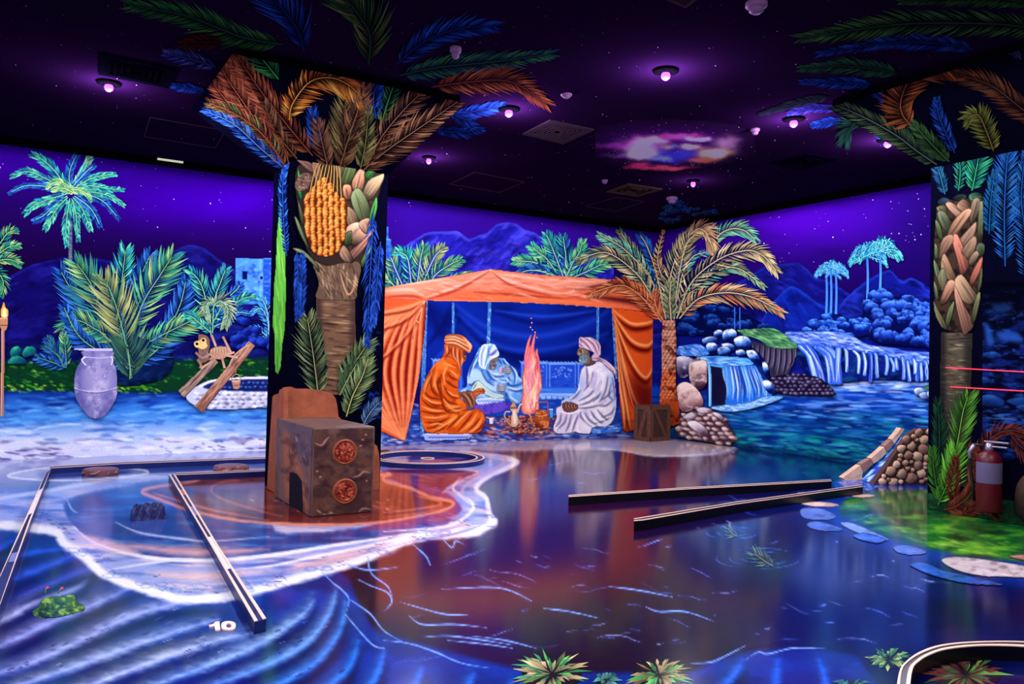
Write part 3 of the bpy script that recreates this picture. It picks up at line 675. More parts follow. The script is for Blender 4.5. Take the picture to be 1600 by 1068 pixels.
# tall thin palm
e = empty('painted_palm', wallpt(BACK, 109, 490), 'tall slender turquoise palm painted alone against the violet sky at the left', 'palm')
c = Cv(100, 340, 118, 495, 1.0); c.poly([(106, 345), (114, 345), (114, 420), (113, 492), (105, 492), (107, 420)], (86, 96, 120), 0.6, sm=False)
c.dashes([(106, 345), (114, 345), (113, 492), (105, 492)], 60, 7, 1.5, [(40, 40, 90), (130, 140, 150)], 3, 0.15, .8); part(c, 'trunk', e)
for i, (p, cl, L) in enumerate([([(108, 300), (88, 270), (70, 252), (55, 243)], TEAL, 16), ([(106, 298), (70, 278), (44, 268), (22, 273)], TEAL, 13), ([(106, 303), (75, 292), (40, 290), (18, 300)], BLU, 11), ([(104, 303), (80, 310), (58, 318), (42, 330)], TEAL, 14),
                    ([(105, 306), (88, 318), (70, 335), (56, 343)], BLU, 13), ([(106, 308), (92, 322), (80, 340), (73, 353)], TEAL, 13), ([(109, 310), (106, 330), (103, 355), (104, 380)], TEAL, 12), ([(112, 310), (118, 330), (120, 350), (122, 372)], TEAL, 11),
                    ([(114, 308), (126, 322), (134, 338), (140, 355)], TEAL, 13), ([(116, 306), (136, 320), (148, 335), (155, 350)], BLU, 12), ([(116, 303), (140, 305), (162, 315), (182, 337)], BLU, 13), ([(116, 300), (145, 300), (170, 306), (190, 318)], TEAL, 11),
                    ([(115, 298), (140, 290), (165, 294), (189, 296)], TEAL, 11), ([(113, 296), (135, 282), (155, 275), (176, 272)], TEAL, 12), ([(112, 295), (125, 275), (135, 258), (140, 242)], [(150, 235, 170), (90, 210, 170)], 14), ([(110, 293), (108, 275), (112, 258), (120, 242)], BLU, 14),
                    ([(112, 293), (135, 268), (145, 260)], BLU, 9)]):
    v = Vx(BACK, lay(.0003)); frond(v, p, L*.95, 17, cl, (150, 235, 200), 3.0, 0.7, .15, 1.4, i, back=(24, 80, 140), tipl=.6); v.mesh('frond', WALLP, e)
for i, p in enumerate([[(122, 304), (104, 288), (88, 284), (74, 292)], [(100, 296), (118, 296), (132, 300), (142, 312)], [(116, 302), (100, 294), (84, 296)]]):
    v = Vx(BACK, lay(.0003)); frond(v, p, 10, 16, [(190, 240, 150), (150, 225, 140), (90, 190, 130)], (210, 250, 170), 2.4, .7, .3, 1.4, 60+i); v.mesh('frond', WALLP, e)

leafy('painted_palm', 'cut off green palm crown painted at the left picture edge', [([(-22, 410), (0, 380), (12, 364), (24, 360)],), ([(-22, 412), (0, 395), (15, 385), (28, 384)],), ([(-22, 415), (2, 406), (18, 406), (30, 412)],), ([(-22, 420), (-5, 425), (5, 440), (2, 460)],)], GRN, (120, 220, 140), root=(-22, 460), L=15, n=12, cat='palm', w=2.6)
# big bush of palm fronds
BK = (10, 30, 70)
c = Cv(80, 400, 330, 606, 1.5)
c.poly([(200, 602), (150, 588), (138, 555), (160, 525), (200, 505), (240, 520), (270, 550), (262, 588)], (8, 22, 66), 8); c.noise((14, 44, 90), 12, 8, 5, .5, .75, .8)
ub = c; UBL = lay()
e = leafy('painted_bush', 'large bush of green and yellow palm fronds painted behind the grey jar', [
    ([(210, 580), (150, 530), (120, 470), (96, 425)], dict(cols=BLU, L=37)), ([(215, 560), (170, 510), (140, 470), (118, 450)], dict(cols=[(50, 130, 150), (40, 110, 150)], L=37)), ([(195, 560), (180, 500), (190, 440), (196, 392)], dict(cols=TEAL, L=35)),
    ([(215, 560), (210, 500), (222, 430), (234, 400)], dict(cols=BLU, L=30)), ([(210, 570), (160, 480), (140, 440), (120, 412)], dict(cols=GRN, L=40)), ([(205, 520), (225, 470), (250, 430), (268, 402)], dict(cols=GRN, L=42)), ([(215, 570), (250, 540), (280, 480), (290, 440)], dict(cols=BLU, L=32)),
    ([(200, 540), (160, 520), (120, 500), (98, 515)], dict(cols=GRN, L=27)), ([(205, 550), (250, 525), (290, 505), (322, 490)], dict(cols=GRN, L=30)), ([(215, 575), (150, 545), (120, 520), (100, 480)], dict(cols=BLU, L=25)),
    ([(206, 590), (195, 530), (182, 480), (166, 440)], dict(cols=OLV, L=50, n=24, w=3.4)), ([(203, 592), (203, 570), (200, 545)], dict(cols=[(60, 110, 80), (40, 90, 90)], L=55, n=14))],
    GRN, (130, 200, 130), root=(205, 590), n=24, L=37, w=3.0, back=(8, 30, 74), cat='bush')
ub.mesh('undergrowth', BACK, WALLP, UBL, e, clamp=clampB)
leafy('painted_fern', 'small blue green fern painted between the torch and the grey jar', [([(102, 572), (85, 545), (75, 530)],), ([(104, 572), (102, 545), (100, 528)], dict(cols=GRN)), ([(104, 574), (80, 565), (58, 558)],), ([(100, 574), (90, 555), (70, 540)],)], BLU+[(50, 130, 120)], (90, 170, 150), root=(103, 574), L=16, n=12, cat='fern')
c = Cv(8, 535, 62, 572, 1.0)
for p in ([(15, 552), (18, 544), (28, 540), (34, 548), (28, 556), (18, 558)], [(34, 552), (42, 541), (54, 542), (57, 550), (48, 556), (38, 558)], [(12, 568), (18, 558), (32, 556), (42, 564), (40, 568)]): c.rock(p, (14, 96, 100), (50, 190, 130), (6, 40, 80), 3, edge=False)
fig(c, 'painted_shrub', 'low round teal shrub painted right of the torch', 'shrub')
# palm by the fort with the nodding frond
leafy('painted_palm', 'young palm with a drooping pale frond painted between the bush and the fort', [([(330, 525), (322, 470), (312, 440), (298, 424)],), ([(332, 520), (335, 470), (345, 440), (352, 422)], dict(cols=[(50, 140, 160), (60, 170, 160)])), ([(330, 520), (312, 505), (300, 495), (290, 492)], dict(L=12)), ([(334, 500), (360, 480), (380, 466), (398, 463)], dict(cols=TEAL, L=14)), ([(334, 510), (355, 500), (370, 488), (390, 490)], dict(cols=BLU, L=12)), ([(335, 500), (352, 470), (370, 452), (374, 445)], dict(cols=BLU, L=13)),
    ([(333, 478), (345, 470), (356, 484), (352, 508)], dict(cols=[(180, 200, 150), (140, 170, 130)], L=20, w=2.6, n=16)), ([(332, 476), (328, 472), (322, 480), (326, 500)], dict(cols=[(160, 190, 140)], L=12))], TEAL, (140, 220, 170), root=(330, 530), L=22, n=15, cat='palm', back=(8, 24, 80))
leafy('painted_fern', 'icy blue arching fern painted below the fort beside the left pillar', [([(420, 530), (418, 500), (408, 482), (396, 486)],), ([(422, 530), (418, 490), (412, 472), (408, 466)],), ([(420, 528), (405, 515), (395, 518), (388, 524)],), ([(424, 530), (428, 505), (432, 495), (440, 494)],), ([(424, 530), (432, 515), (440, 512)],)], [(90, 190, 245), (60, 150, 230)], (150, 220, 250), root=(422, 530), L=14, n=14, cat='fern', w=1.8, droop=.5)
c = Cv(350, 488, 440, 556, 1.0)
for i in range(26):
    R = random.Random(i); x, y = R.uniform(360, 432), R.uniform(495, 545); r = R.uniform(6, 11)
    c.rock([(x+r*math.cos(t), y+r*.8*math.sin(t)) for t in np.linspace(0, 6.28, 6, endpoint=False)], (12, 24, 110), (40, 80, 200), (6, 8, 60), i, edge=False)
fig(c, 'painted_bush', 'dark blue rounded bush painted behind the well', 'bush')

# torch
e = empty('painted_torch', wallpt(BACK, 5, 652), 'burning torch on a wooden pole painted at the left picture edge', 'torch')
c = Cv(-2, 492, 14, 655, 1.0); c.poly([(2, 514), (8, 514), (6, 651), (0, 651)], (176, 116, 96), 0.5, sm=False); c.stroke([(3, 516), (2, 650)], 1.6, (236, 180, 150), .8, .5, taper=0); part(c, 'pole', e)
c = Cv(-2, 494, 16, 520, 1.0); c.poly([(0, 496), (13, 496), (12, 510), (9, 517), (3, 517), (0, 510)], (190, 130, 90), 0.5, sm=False); c.stroke([(0, 497), (13, 497)], 2, (240, 190, 150), .9, .5, taper=0); c.stroke([(1, 508), (12, 508)], 1.6, (80, 40, 50), .8, .5, taper=0); part(c, 'holder', e)
c = Cv(-3, 466, 17, 498, 1.0); c.poly([(2, 496), (1, 484), (4, 476), (6, 470), (9, 480), (13, 484), (12, 496)], (240, 170, 60), 0.7); c.poly([(4, 494), (5, 484), (8, 480), (10, 494)], (255, 246, 180), 1, grow=False); part(c, 'flame', e)
# jar
e = empty('painted_jar', wallpt(BACK, 150, 654), 'big grey clay amphora jar with a flat rim painted on the blue sand', 'jar')
c = Cv(112, 540, 188, 656, 1.0); body = zp(0, 440, .2753, [(470, 390), (635, 390), (640, 440), (660, 500), (668, 580), (660, 660), (620, 730), (580, 770), (520, 775), (480, 740), (430, 660), (420, 580), (430, 500), (470, 430)])
c.poly(body, (124, 118, 172), 0.7)
c.poly(zp(0, 440, .2753, [(500, 430), (600, 430), (630, 560), (590, 700), (520, 700), (490, 560)]), (176, 166, 206), 9, .8, grow=False)
c.poly(zp(0, 440, .2753, [(425, 480), (460, 470), (450, 600), (500, 740), (440, 680), (415, 580)]), (86, 78, 150), 4, .8, grow=False)
c.noise((92, 84, 150), 12, 14, 2, .5, .75, .6); c.noise((206, 196, 220), 10, 12, 6, .55, .8, .6)
c.stroke(zp(0, 440, .2753, [(418, 600), (460, 616), (540, 622), (620, 616), (668, 598)]), 1.8, (220, 216, 240), .95, .6, taper=0); c.stroke(zp(0, 440, .2753, [(420, 608), (540, 632), (668, 606)]), 1.4, (70, 60, 120), .8, .6, taper=0)
c.stroke(zp(0, 440, .2753, [(470, 425), (560, 432), (640, 425)]), 1.4, (210, 206, 240), .9, .5, taper=0); c.dashes(zp(0, 440, .2753, [(500, 440), (610, 440), (620, 700), (510, 700)]), 40, 3, 2.4, [(224, 210, 226), (196, 180, 210)], 4, 0, .6)
part(c, 'body', e)
c = Cv(112, 540, 182, 552, 1.0); c.poly([(115, 543), (177, 544), (177, 549), (140, 549), (116, 546)], (196, 192, 226), .5, sm=False); part(c, 'rim', e)
for x, sx in ((134, -1), (174, 1)):
    v = Vx(BACK, lay()); v.ribbon([(x, 557), (x+sx*4-2, 562), (x, 570)], 2.6, 2.2, (214, 210, 236)); v.mesh('handle', WALLP, e)
# well
e = empty('painted_well', wallpt(BACK, 370, 640), 'round well of white stones painted beside the left pillar', 'well')
c = Cv(286, 586, 440, 642, 1.0)
c.poly([(290, 618), (312, 600), (345, 591), (440, 590), (440, 633), (400, 637), (340, 640), (305, 634)], (196, 200, 226), .7)
c.poly([(318, 603), (350, 594), (440, 592), (440, 610), (380, 611), (330, 608)], (18, 30, 96), 1.2, grow=False)
c.stroke([(312, 604), (345, 592), (440, 590)], 3, (236, 238, 248), .9, .8, taper=0)
c.stones([(292, 616), (330, 612), (440, 613), (440, 637), (320, 638)], 11, 4, (214, 212, 226), (252, 250, 255), (60, 60, 110), 4, grow=False)
c.stones([(330, 600), (440, 596), (440, 608), (350, 608)], 14, 2, (30, 60, 140), (120, 170, 220), (8, 12, 60), 7, grow=False, gap=.7); part(c, 'stone_ring', e)
# the well's crossed beams and the monkey winding the winch
e = empty('painted_winch', wallpt(BACK, 310, 645), 'wooden well winch of two leaning logs with a rope drum painted over the well', 'winch')
def log(pts, w0, w1, cols, seed, nm='beam'):
    P = np.array(pts, float); c = Cv(P[:, 0].min()-14, P[:, 1].min()-14, P[:, 0].max()+14, P[:, 1].max()+14, 1.0); d = (P[1]-P[0])/np.linalg.norm(P[1]-P[0]); n_ = np.array((-d[1], d[0]))
    q = [P[0]+n_*w0/2, P[0]-n_*w0/2, P[1]-n_*w1/2, P[1]+n_*w1/2]; c.poly(q, cols[0], .6, sm=False); a = math.atan2(d[1], d[0])
    c.dashes(q, 70, 24, 1.7, cols[1:], seed, a, .8, .6, .08); c.stroke([q[1], q[2]], 2.2, cols[1], .8, .7, taper=0); c.stroke([q[0], q[3]], 2.2, cols[2], .8, .7, taper=0)
    return c
part(log([(283, 616), (338, 562)], 15, 11, [(142, 112, 96), (190, 160, 130), (70, 50, 60)], 3), 'beam', e)
part(log([(310, 640), (394, 536)], 17, 13, [(158, 106, 84), (214, 164, 132), (88, 48, 50)], 4), 'beam', e)
c = Cv(318, 520, 388, 580, 1.0)
c.poly(zp(0, 440, .2753, [(1190, 390), (1230, 365), (1290, 370), (1300, 410), (1260, 440), (1200, 430)]), (196, 156, 120), .6)
for k in range(6): c.stroke(zp(0, 440, .2753, [(1205+k*16, 368), (1210+k*16, 400), (1200+k*16, 436)]), 1.2, (110, 76, 66), .8, .5)
part(c, 'rope_drum', e)
for q in ([(1180, 440), (1330, 400)], [(1200, 300), (1225, 365)], [(1265, 310), (1310, 400)], [(1260, 430), (1275, 490)], [(1225, 440), (1140, 490)], [(1190, 400), (1350, 430)]):
    v = Vx(BACK, lay(.0003)); v.ribbon(zp(0, 440, .2753, q), 3.6, 3.4, (170, 120, 100), (214, 164, 136)); v.mesh('crank', WALLP, e)
v = Vx(BACK, lay()); v.ribbon(zp(0, 440, .2753, [(1300, 480), (1330, 420), (1390, 370), (1420, 360)]), 2.6, 2.6, (200, 150, 120)); v.mesh('brace', WALLP, e)
c = Cv(310, 518, 336, 580, 1.0)
e2 = empty('painted_monkey', wallpt(BACK, 318, 572), 'small brown monkey with round eyes painted turning the winch', 'monkey')
c.poly(zp(0, 440, .2753, [(1085, 350), (1100, 310), (1140, 295), (1180, 310), (1195, 350), (1185, 400), (1190, 440), (1140, 465), (1100, 430), (1085, 390)]), (120, 88, 80), .7)
c.dashes(zp(0, 440, .2753, [(1085, 350), (1130, 300), (1190, 340), (1180, 440), (1110, 440)]), 60, 5, 1.2, [(180, 140, 116), (60, 40, 50), (150, 110, 96)], 2, 1.2, .8); part(c, 'body', e2)
c = Cv(300, 520, 330, 552, .7); c.poly(zp(0, 440, .2753, [(1100, 345), (1130, 330), (1165, 320), (1175, 350), (1150, 378), (1110, 372)]), (214, 168, 110), .6)
for x, y in ((1118, 352), (1154, 332)):
    for r_, cl in ((4.2, (250, 210, 120)), (2.5, (26, 14, 18))): c.poly([(x*.2753+r_*math.cos(t), 440+y*.2753+r_*math.sin(t)) for t in np.linspace(0, 6.28, 10, endpoint=False)], cl, .35, grow=True)
c.poly(zp(0, 440, .2753, [(1130, 360), (1165, 345), (1180, 365), (1160, 382), (1135, 380)]), (240, 190, 120), .5)
part(c, 'face', e2)
for q in ([(1110, 400), (1150, 430), (1200, 405)], [(1120, 440), (1140, 470), (1135, 490)]):
    v = Vx(BACK, lay(.0003)); v.ribbon(zp(0, 440, .2753, q), 4, 3, (130, 96, 84), (180, 140, 116)); v.mesh('arm', WALLP, e2)
c = Cv(358, 582, 380, 612, 1.0); e = empty('painted_bucket', wallpt(BACK, 368, 608), 'small wooden bucket painted hanging into the well', 'bucket')
c.poly([(361, 593), (377, 592), (375, 606), (371, 609), (364, 607)], (180, 130, 104), .6, sm=False); c.stroke([(361, 594), (369, 596), (377, 593)], 1.8, (236, 196, 160), .9, .5); c.stroke([(363, 602), (375, 601)], 1.2, (90, 50, 50), .8, .5); part(c, 'pail', e)
v = Vx(BACK, lay()); v.ribbon([(361, 594), (365, 586), (372, 585), (377, 592)], 1.2, 1.2, (190, 150, 120)); v.ribbon([(368, 585), (369, 572)], 1.2, 1.2, (170, 130, 100)); v.mesh('handle', WALLP, e)

LAY[0] = .0015
# bushes behind the tent
leafy('painted_palm', 'low green palm crown painted behind the tent beside the left pillar', [([(640, 470), (622, 430), (612, 405), (606, 390)],), ([(644, 470), (640, 420), (635, 400), (624, 394)], dict(cols=TEAL)), ([(650, 460), (655, 420), (658, 400), (662, 385)],), ([(655, 460), (668, 425), (680, 400), (692, 388)], dict(cols=OLV)), ([(660, 460), (680, 430), (700, 415), (718, 406)],), ([(660, 462), (690, 445), (715, 432), (735, 426)], dict(L=10)), ([(640, 470), (615, 445), (606, 440), (596, 440)],), ([(635, 475), (610, 460), (600, 455)],), ([(640, 470), (600, 430), (580, 410), (560, 400)],)],
      GRN, (160, 220, 150), root=(645, 475), L=20, n=15, cat='palm', w=2.4, back=(8, 40, 80))
leafy('painted_palm', 'low bright green palm crown painted behind the tent roof on its far side', [([(872, 434), (840, 412), (822, 408), (806, 408)],), ([(875, 434), (855, 405), (842, 395), (832, 386)],), ([(880, 432), (868, 400), (860, 380), (854, 367)], dict(cols=TEAL)), ([(884, 432), (884, 400), (882, 385), (880, 370)], dict(cols=BLU+TEAL)), ([(884, 434), (895, 410), (905, 395), (910, 378)],), ([(888, 436), (915, 425), (935, 415), (946, 412)],), ([(880, 436), (850, 425), (830, 422), (815, 425)], dict(cols=BLU))],
      [(80, 210, 140), (120, 230, 160), (50, 170, 140), (160, 235, 150)], (170, 240, 180), root=(880, 436), L=18, n=15, cat='palm', w=2.4, back=(6, 40, 86))
c = Cv(590, 352, 616, 408, 1.0); c.poly([(594, 356), (608, 353), (608, 372), (612, 374), (612, 404), (594, 406)], (50, 100, 210), .5, sm=False); c.noise((20, 50, 150), 6, 5, 3, .5, .7, .7); c.stroke([(594, 373), (612, 374)], 1.5, (120, 180, 240), .9, .5)
fig(c, 'painted_tower', 'slim blue watchtower painted beside the left pillar above the tent', 'tower')

# ---------------------------------------------------------------- the tent
te = empty('painted_tent', wallpt(BACK, 800, 690), 'open orange bedouin tent with tied back curtains painted on the back wall', 'tent')
OR = (226, 84, 40)
# blue inside
c = Cv(640, 464, 985, 642, 1.5, (10, 34, 140)); c.A[:] = inside(c.X, c.Y, np.array([(655, 464), (962, 470), (966, 640), (655, 640)])); X, Y = c.X, c.Y
c.noise((4, 14, 84), 60, 30, 2, .45, .75, .7)
for p, wd, cl in [([(672, 480), (690, 520), (705, 480)], 14, (6, 14, 90)), ([(668, 540), (690, 510), (706, 476)], 8, (6, 14, 84)), ([(712, 478), (730, 520), (790, 552), (850, 560), (930, 552), (965, 500)], 10, (4, 12, 80)), ([(712, 476), (760, 510), (830, 525), (900, 512), (950, 486)], 9, (26, 64, 190)),
                  ([(716, 490), (780, 540), (860, 545), (950, 520)], 8, (24, 60, 186)), ([(720, 510), (780, 570), (860, 580), (950, 560)], 12, (24, 56, 180)), ([(760, 485), (850, 505), (950, 480)], 8, (6, 16, 96)), ([(740, 560), (820, 590), (940, 580)], 8, (4, 10, 70)), ([(680, 560), (700, 540), (712, 500)], 6, (26, 66, 190)), ([(775, 485), (850, 494), (930, 486)], 5, (30, 70, 196))]:
    c.stroke(p, wd, cl, .8, wd*.6, n=8)
part(c, 'back_cloth', te, 'dark blue draped inner cloth of the tent')
for p, wd in (([(708, 474), (708, 545)], 4.5), ([(765, 474), (763, 542)], 6), ([(934, 480), (934, 548)], 5), ([(665, 470), (659, 680)], 7), ([(957, 480), (963, 590)], 4)):
    c = Cv(p[0][0]-10, p[0][1]-2, p[0][0]+12, p[1][1]+3, 1.0); c.stroke(p, wd, (56, 116, 190), 1, .5, True, 0)
    c.dashes([(p[1][0]-wd/2, p[1][1]), (p[0][0]-wd/2, p[0][1]), (p[0][0]+wd/2, p[0][1]), (p[1][0]+wd/2, p[1][1])], int((p[1][1]-p[0][1])/2.2), 5, 1.6, [(170, 215, 240), (20, 50, 130), (110, 170, 220)], int(p[0][0]), 1.2, .85, .5, .3); part(c, 'pole', te, 'pale blue tent pole')
# left curtain
c = Cv(530, 452, 674, 692, 1.2); c.poly([(532, 462), (600, 458), (668, 462), (664, 520), (655, 590), (640, 660), (634, 687), (626, 688), (600, 676), (532, 650)], OR, .7, sm=False)
c.rough = .25
for i in range(11):                                     # folds bulge from the tie at the top corner down to the hem point
    f = (i/10)**.85; R = random.Random(i+3); mx = 505+f*150+R.uniform(-3, 3); wd = R.uniform(6, 15)*(1.15-.5*f)
    a = [(664, 470), (mx+(664-mx)*.38, 505), (mx, 575), (mx+(632-mx)*.45, 640), (632, 686)]
    c.stroke(np.array(a)+(wd*.75, 0), wd*1.2, (118, 12, 10), .85, wd*.4, n=8); c.stroke(a, wd*.9, (250, 124, 66), .85, wd*.35, n=8); c.stroke(np.array(a)-(wd*.15, 0), wd*.35, (255, 180, 128), .55, 1.6, n=8)
for p in ([(664, 470), (640, 484), (600, 492), (540, 500)], [(664, 472), (636, 500), (600, 515), (545, 530)], [(664, 474), (640, 520), (600, 560), (550, 590)]): c.stroke(p, 5, (110, 16, 10), .7, 2.4, n=8); c.stroke(np.array(p)+(0, -5), 3.4, (255, 150, 100), .7, 1.6, n=8)
part(c, 'curtain', te, 'orange tent curtain gathered to a point beside the left pillar')
v = Vx(BACK, lay())
for p in ([(664, 470), (655, 490), (648, 505), (645, 530)], [(662, 470), (656, 500), (650, 515), (642, 535)], [(650, 500), (654, 505), (650, 512)]): v.ribbon(p, 1.5, 1.2, (255, 170, 120), (230, 110, 70))
v.mesh('cord', WALLP, te)
# right curtain
c = Cv(948, 470, 1024, 682, 1.2)
rc_ = [(955, 479), (1000, 482), (1022, 484), (1022, 640), (990, 672), (974, 676), (969, 640), (965, 580), (960, 520)]
c.poly(rc_, (222, 80, 28), .7, sm=False)
for i, p in enumerate([[(957, 484), (985, 505), (1010, 505), (1022, 500)], [(957, 488), (985, 530), (1010, 540), (1022, 530)], [(958, 494), (985, 560), (1008, 590), (1022, 570)], [(960, 500), (975, 570), (995, 630), (1022, 640)], [(960, 510), (970, 580), (980, 640), (985, 670)], [(962, 530), (968, 600), (974, 640), (976, 670)]]):
    c.stroke(np.array(p)+(0, 7), 9, (92, 8, 8), .85, 4, n=8); c.stroke(p, 6, (255, 130, 50), .85, 2.4, n=8); c.stroke(np.array(p)+(0, -1), 2, (255, 206, 140), .7, 1, n=8)
c.poly([(985, 580), (1005, 600), (1022, 600), (1022, 655), (995, 640)], (80, 6, 12), 7, .85, grow=False)
c.stroke([(964, 540), (975, 580), (985, 620), (992, 640)], 1.6, (255, 150, 90), .9, .6)
part(c, 'curtain', te, 'orange tent curtain swept aside behind the wooden crate', clip=None)
# roof
c = Cv(530, 415, 1040, 490, 1.2)
c.poly([(532, 470), (600, 449), (650, 440), (710, 430), (766, 420), (800, 424), (850, 429), (930, 434), (1000, 440), (1040, 446), (1040, 488), (1000, 486), (960, 482), (880, 476), (800, 472), (665, 470), (600, 466), (532, 474)], (232, 104, 66), .7, sm=False)
c.poly([(600, 450), (700, 432), (766, 421), (850, 431), (960, 437), (900, 452), (800, 450), (700, 452), (640, 464)], (240, 150, 120), 5, .8, grow=False)
for p, wd, cl in [([(766, 421), (720, 445), (666, 464)], 4, (255, 196, 170)), ([(764, 424), (715, 452), (670, 467)], 4, (150, 40, 24)), ([(766, 421), (780, 432), (800, 440), (860, 456), (885, 458)], 4, (255, 196, 170)), ([(768, 424), (800, 446), (860, 462)], 3, (160, 46, 30)), ([(885, 458), (920, 446), (960, 437)], 3, (255, 200, 170)), ([(885, 459), (910, 462), (940, 472)], 3, (250, 180, 150)),
                  ([(600, 455), (640, 452), (662, 462)], 4, (255, 190, 160)), ([(600, 464), (640, 462), (660, 466)], 4, (150, 40, 24)), ([(720, 462), (800, 466), (900, 472), (960, 478)], 4, (250, 120, 60)), ([(740, 456), (800, 460), (880, 466)], 3, (150, 44, 24)), ([(670, 469), (800, 472), (960, 481)], 2, (255, 160, 110)),
                  ([(900, 452), (960, 444), (1010, 450)], 8, (110, 30, 30)), ([(930, 464), (980, 470), (1020, 480)], 9, (70, 12, 16)), ([(780, 428), (850, 436), (930, 440)], 3, (255, 190, 160)), ([(620, 446), (700, 435)], 3, (255, 200, 176))]:
    c.stroke(p, wd, cl, .85, wd*.5, n=8)
c.dashes([(600, 455), (766, 424), (960, 440), (940, 474), (680, 466)], 70, 30, 2.6, [(255, 190, 160), (190, 60, 36), (240, 130, 90)], 5, 0.1, .6, 1.2, .25, 2)
part(c, 'roof', te, 'salmon orange tent roof rising to a peak')

# cushions and bench inside the tent
ge = 'patterned blue cushions on the tent bench'
def cushion(x0, y0, x1, y1, label, seed):
    c = Cv(x0-4, y0-6, x1+4, y1+4, 1.0); c.poly([(x0, y0), ((x0+x1)/2, y0-1), (x1, y0), (x1+1, (y0+y1)/2), (x1, y1), (x0+1, y1), (x0-1, (y0+y1)/2)], (30, 76, 200), .6, n=3)
    c.stroke([(x0+1, y0+1), (x1-1, y0+1)], 2.6, (150, 190, 250), .9, .7, taper=0); c.stroke([(x0+2, y0), (x0+2, y1)], 2, (120, 170, 245), .8, .6, taper=0); c.stroke([(x1-2, y0), (x1-2, y1)], 2, (90, 140, 235), .8, .6, taper=0)
    c.dashes([(x0+6, y0+6), (x1-6, y0+6), (x1-6, y0+22), (x0+6, y0+22)], 34, 5, 1.5, [(150, 190, 250), (180, 210, 252), (14, 40, 150)], seed, .4, .85, .5, 1.2, 1)
    c.dashes([(x0+4, y1-14), (x1-4, y1-14), (x1-4, y1-3), (x0+4, y1-3)], 12, 12, 2, [(60, 110, 225), (14, 40, 150)], seed+3, 0, .7)
    for k in range(9): c.stroke([(x0+k*(x1-x0)/8-2, y0-2), (x0+k*(x1-x0)/8+2, y0)], 2.4, (110, 160, 245), .9, .5, True, 0)
    fig(c, 'painted_cushion', label, 'cushion', group=ge)
cushion(814, 566, 856, 606, 'blue patterned cushion painted behind the fire', 3)
cushion(857, 567, 901, 606, 'blue patterned cushion painted between the fire and the man in white', 5)
cushion(902, 567, 950, 606, 'blue patterned cushion painted half hidden by the man in white', 9)
cushion(676, 562, 722, 606, 'blue patterned cushion painted between the two left men', 11)
c = Cv(640, 600, 985, 660, 1.5, (20, 66, 170)); c.A[:] = inside(c.X, c.Y, np.array([(663, 604), (958, 604), (964, 650), (658, 650)]))
c.poly([(690, 605), (960, 605), (960, 618), (690, 618)], (60, 120, 225), 1, sm=False, grow=False)
for x in range(700, 960, 9): c.poly([(x, 615), (x+9, 615), (x+8, 621), (x+4, 623), (x+1, 621)], (150, 190, 245), .7, grow=False)
c.dashes([(645, 608), (985, 608), (985, 648), (645, 648)], 120, 22, 2.4, [(60, 130, 220), (14, 40, 130), (110, 170, 235)], 6, 0, .7, 1, .06)
fig(c, 'painted_bench', 'low blue bench with a scalloped white edge painted along the tent back', 'bench')

# ---------------------------------------------------------------- three men
def folds(c, L, dark, light, wd=2.2, a=.85):
    for p in L.get('d', []): c.stroke(p, wd*1.6, dark, a, 1.4, n=6)
    for p in L.get('l', []): c.stroke(p, wd*1.5, light, a, 1.3, n=6)
z = lambda L: zp(720, 520, .1686, L)
c = Cv(738, 618, 800, 650, 1.0); c.poly(z([(110, 680), (200, 650), (440, 640), (452, 680), (380, 732), (220, 757), (150, 725)]), (96, 70, 190), .7); c.noise((50, 30, 140), 8, 8, 3, .5, .7, .7)
c.poly(z([(140, 610), (250, 590), (395, 605), (398, 632), (300, 645), (160, 660)]), (200, 220, 246), .8)
for k in range(9): c.stroke(z([(150+k*28, 640), (164+k*28, 625), (178+k*28, 640)]), 1.4, (60, 100, 190), .9, .5, n=4)
fig(c, 'painted_cushion', 'purple and white tufted cushion painted under the man in pale blue', 'cushion')
e = empty('person', wallpt(BACK, 770, 642), 'painted man in pale blue robes and white head cloth drinking from a cup', 'person')
c = Cv(718, 540, 825, 640, 1.0)
c.poly(z([(190, 130), (140, 200), (110, 260), (80, 320), (55, 420), (50, 500), (0, 525), (5, 565), (120, 605), (300, 590), (400, 605), (480, 650), (545, 660), (560, 640), (600, 560), (590, 450), (540, 400), (515, 340), (440, 280), (400, 230), (345, 220)]), (96, 160, 222), .7)
c.noise((190, 224, 246), 12, 12, 4, .5, .72, .7); c.noise((40, 90, 180), 9, 9, 7, .52, .75, .7)
c.poly(z([(100, 350), (150, 335), (200, 372), (260, 450), (335, 485), (330, 540), (240, 510), (150, 440), (85, 480), (85, 400)]), (190, 224, 246), 1.2, .9, grow=False)
folds(c, dict(d=[z(p) for p in ([(150, 210), (110, 290), (75, 400)], [(180, 240), (130, 310), (90, 330)], [(190, 350), (240, 440), (310, 490)], [(240, 360), (300, 430), (420, 440)], [(230, 330), (300, 400), (400, 400)], [(60, 470), (100, 480), (130, 450)], [(420, 460), (480, 490), (590, 460)], [(410, 540), (430, 600), (470, 640)], [(440, 520), (520, 540), (590, 520)], [(450, 300), (500, 380), (500, 470)], [(390, 250), (410, 290)], [(440, 400), (450, 450), (430, 480)], [(60, 530), (100, 560)], [(350, 240), (380, 290)])],
              l=[z(p) for p in ([(160, 220), (125, 290), (95, 390)], [(120, 200), (160, 180)], [(70, 410), (65, 480)], [(270, 370), (330, 430), (420, 460)], [(250, 340), (320, 380), (400, 380)], [(470, 300), (515, 380), (510, 470)], [(430, 500), (520, 520), (590, 490)], [(440, 560), (480, 610), (540, 640)], [(530, 420), (580, 450)], [(20, 540), (90, 570)], [(400, 240), (450, 300)], [(420, 420), (470, 470)])]), (16, 50, 130), (232, 246, 255), 1.7)
part(c, 'robe', e)
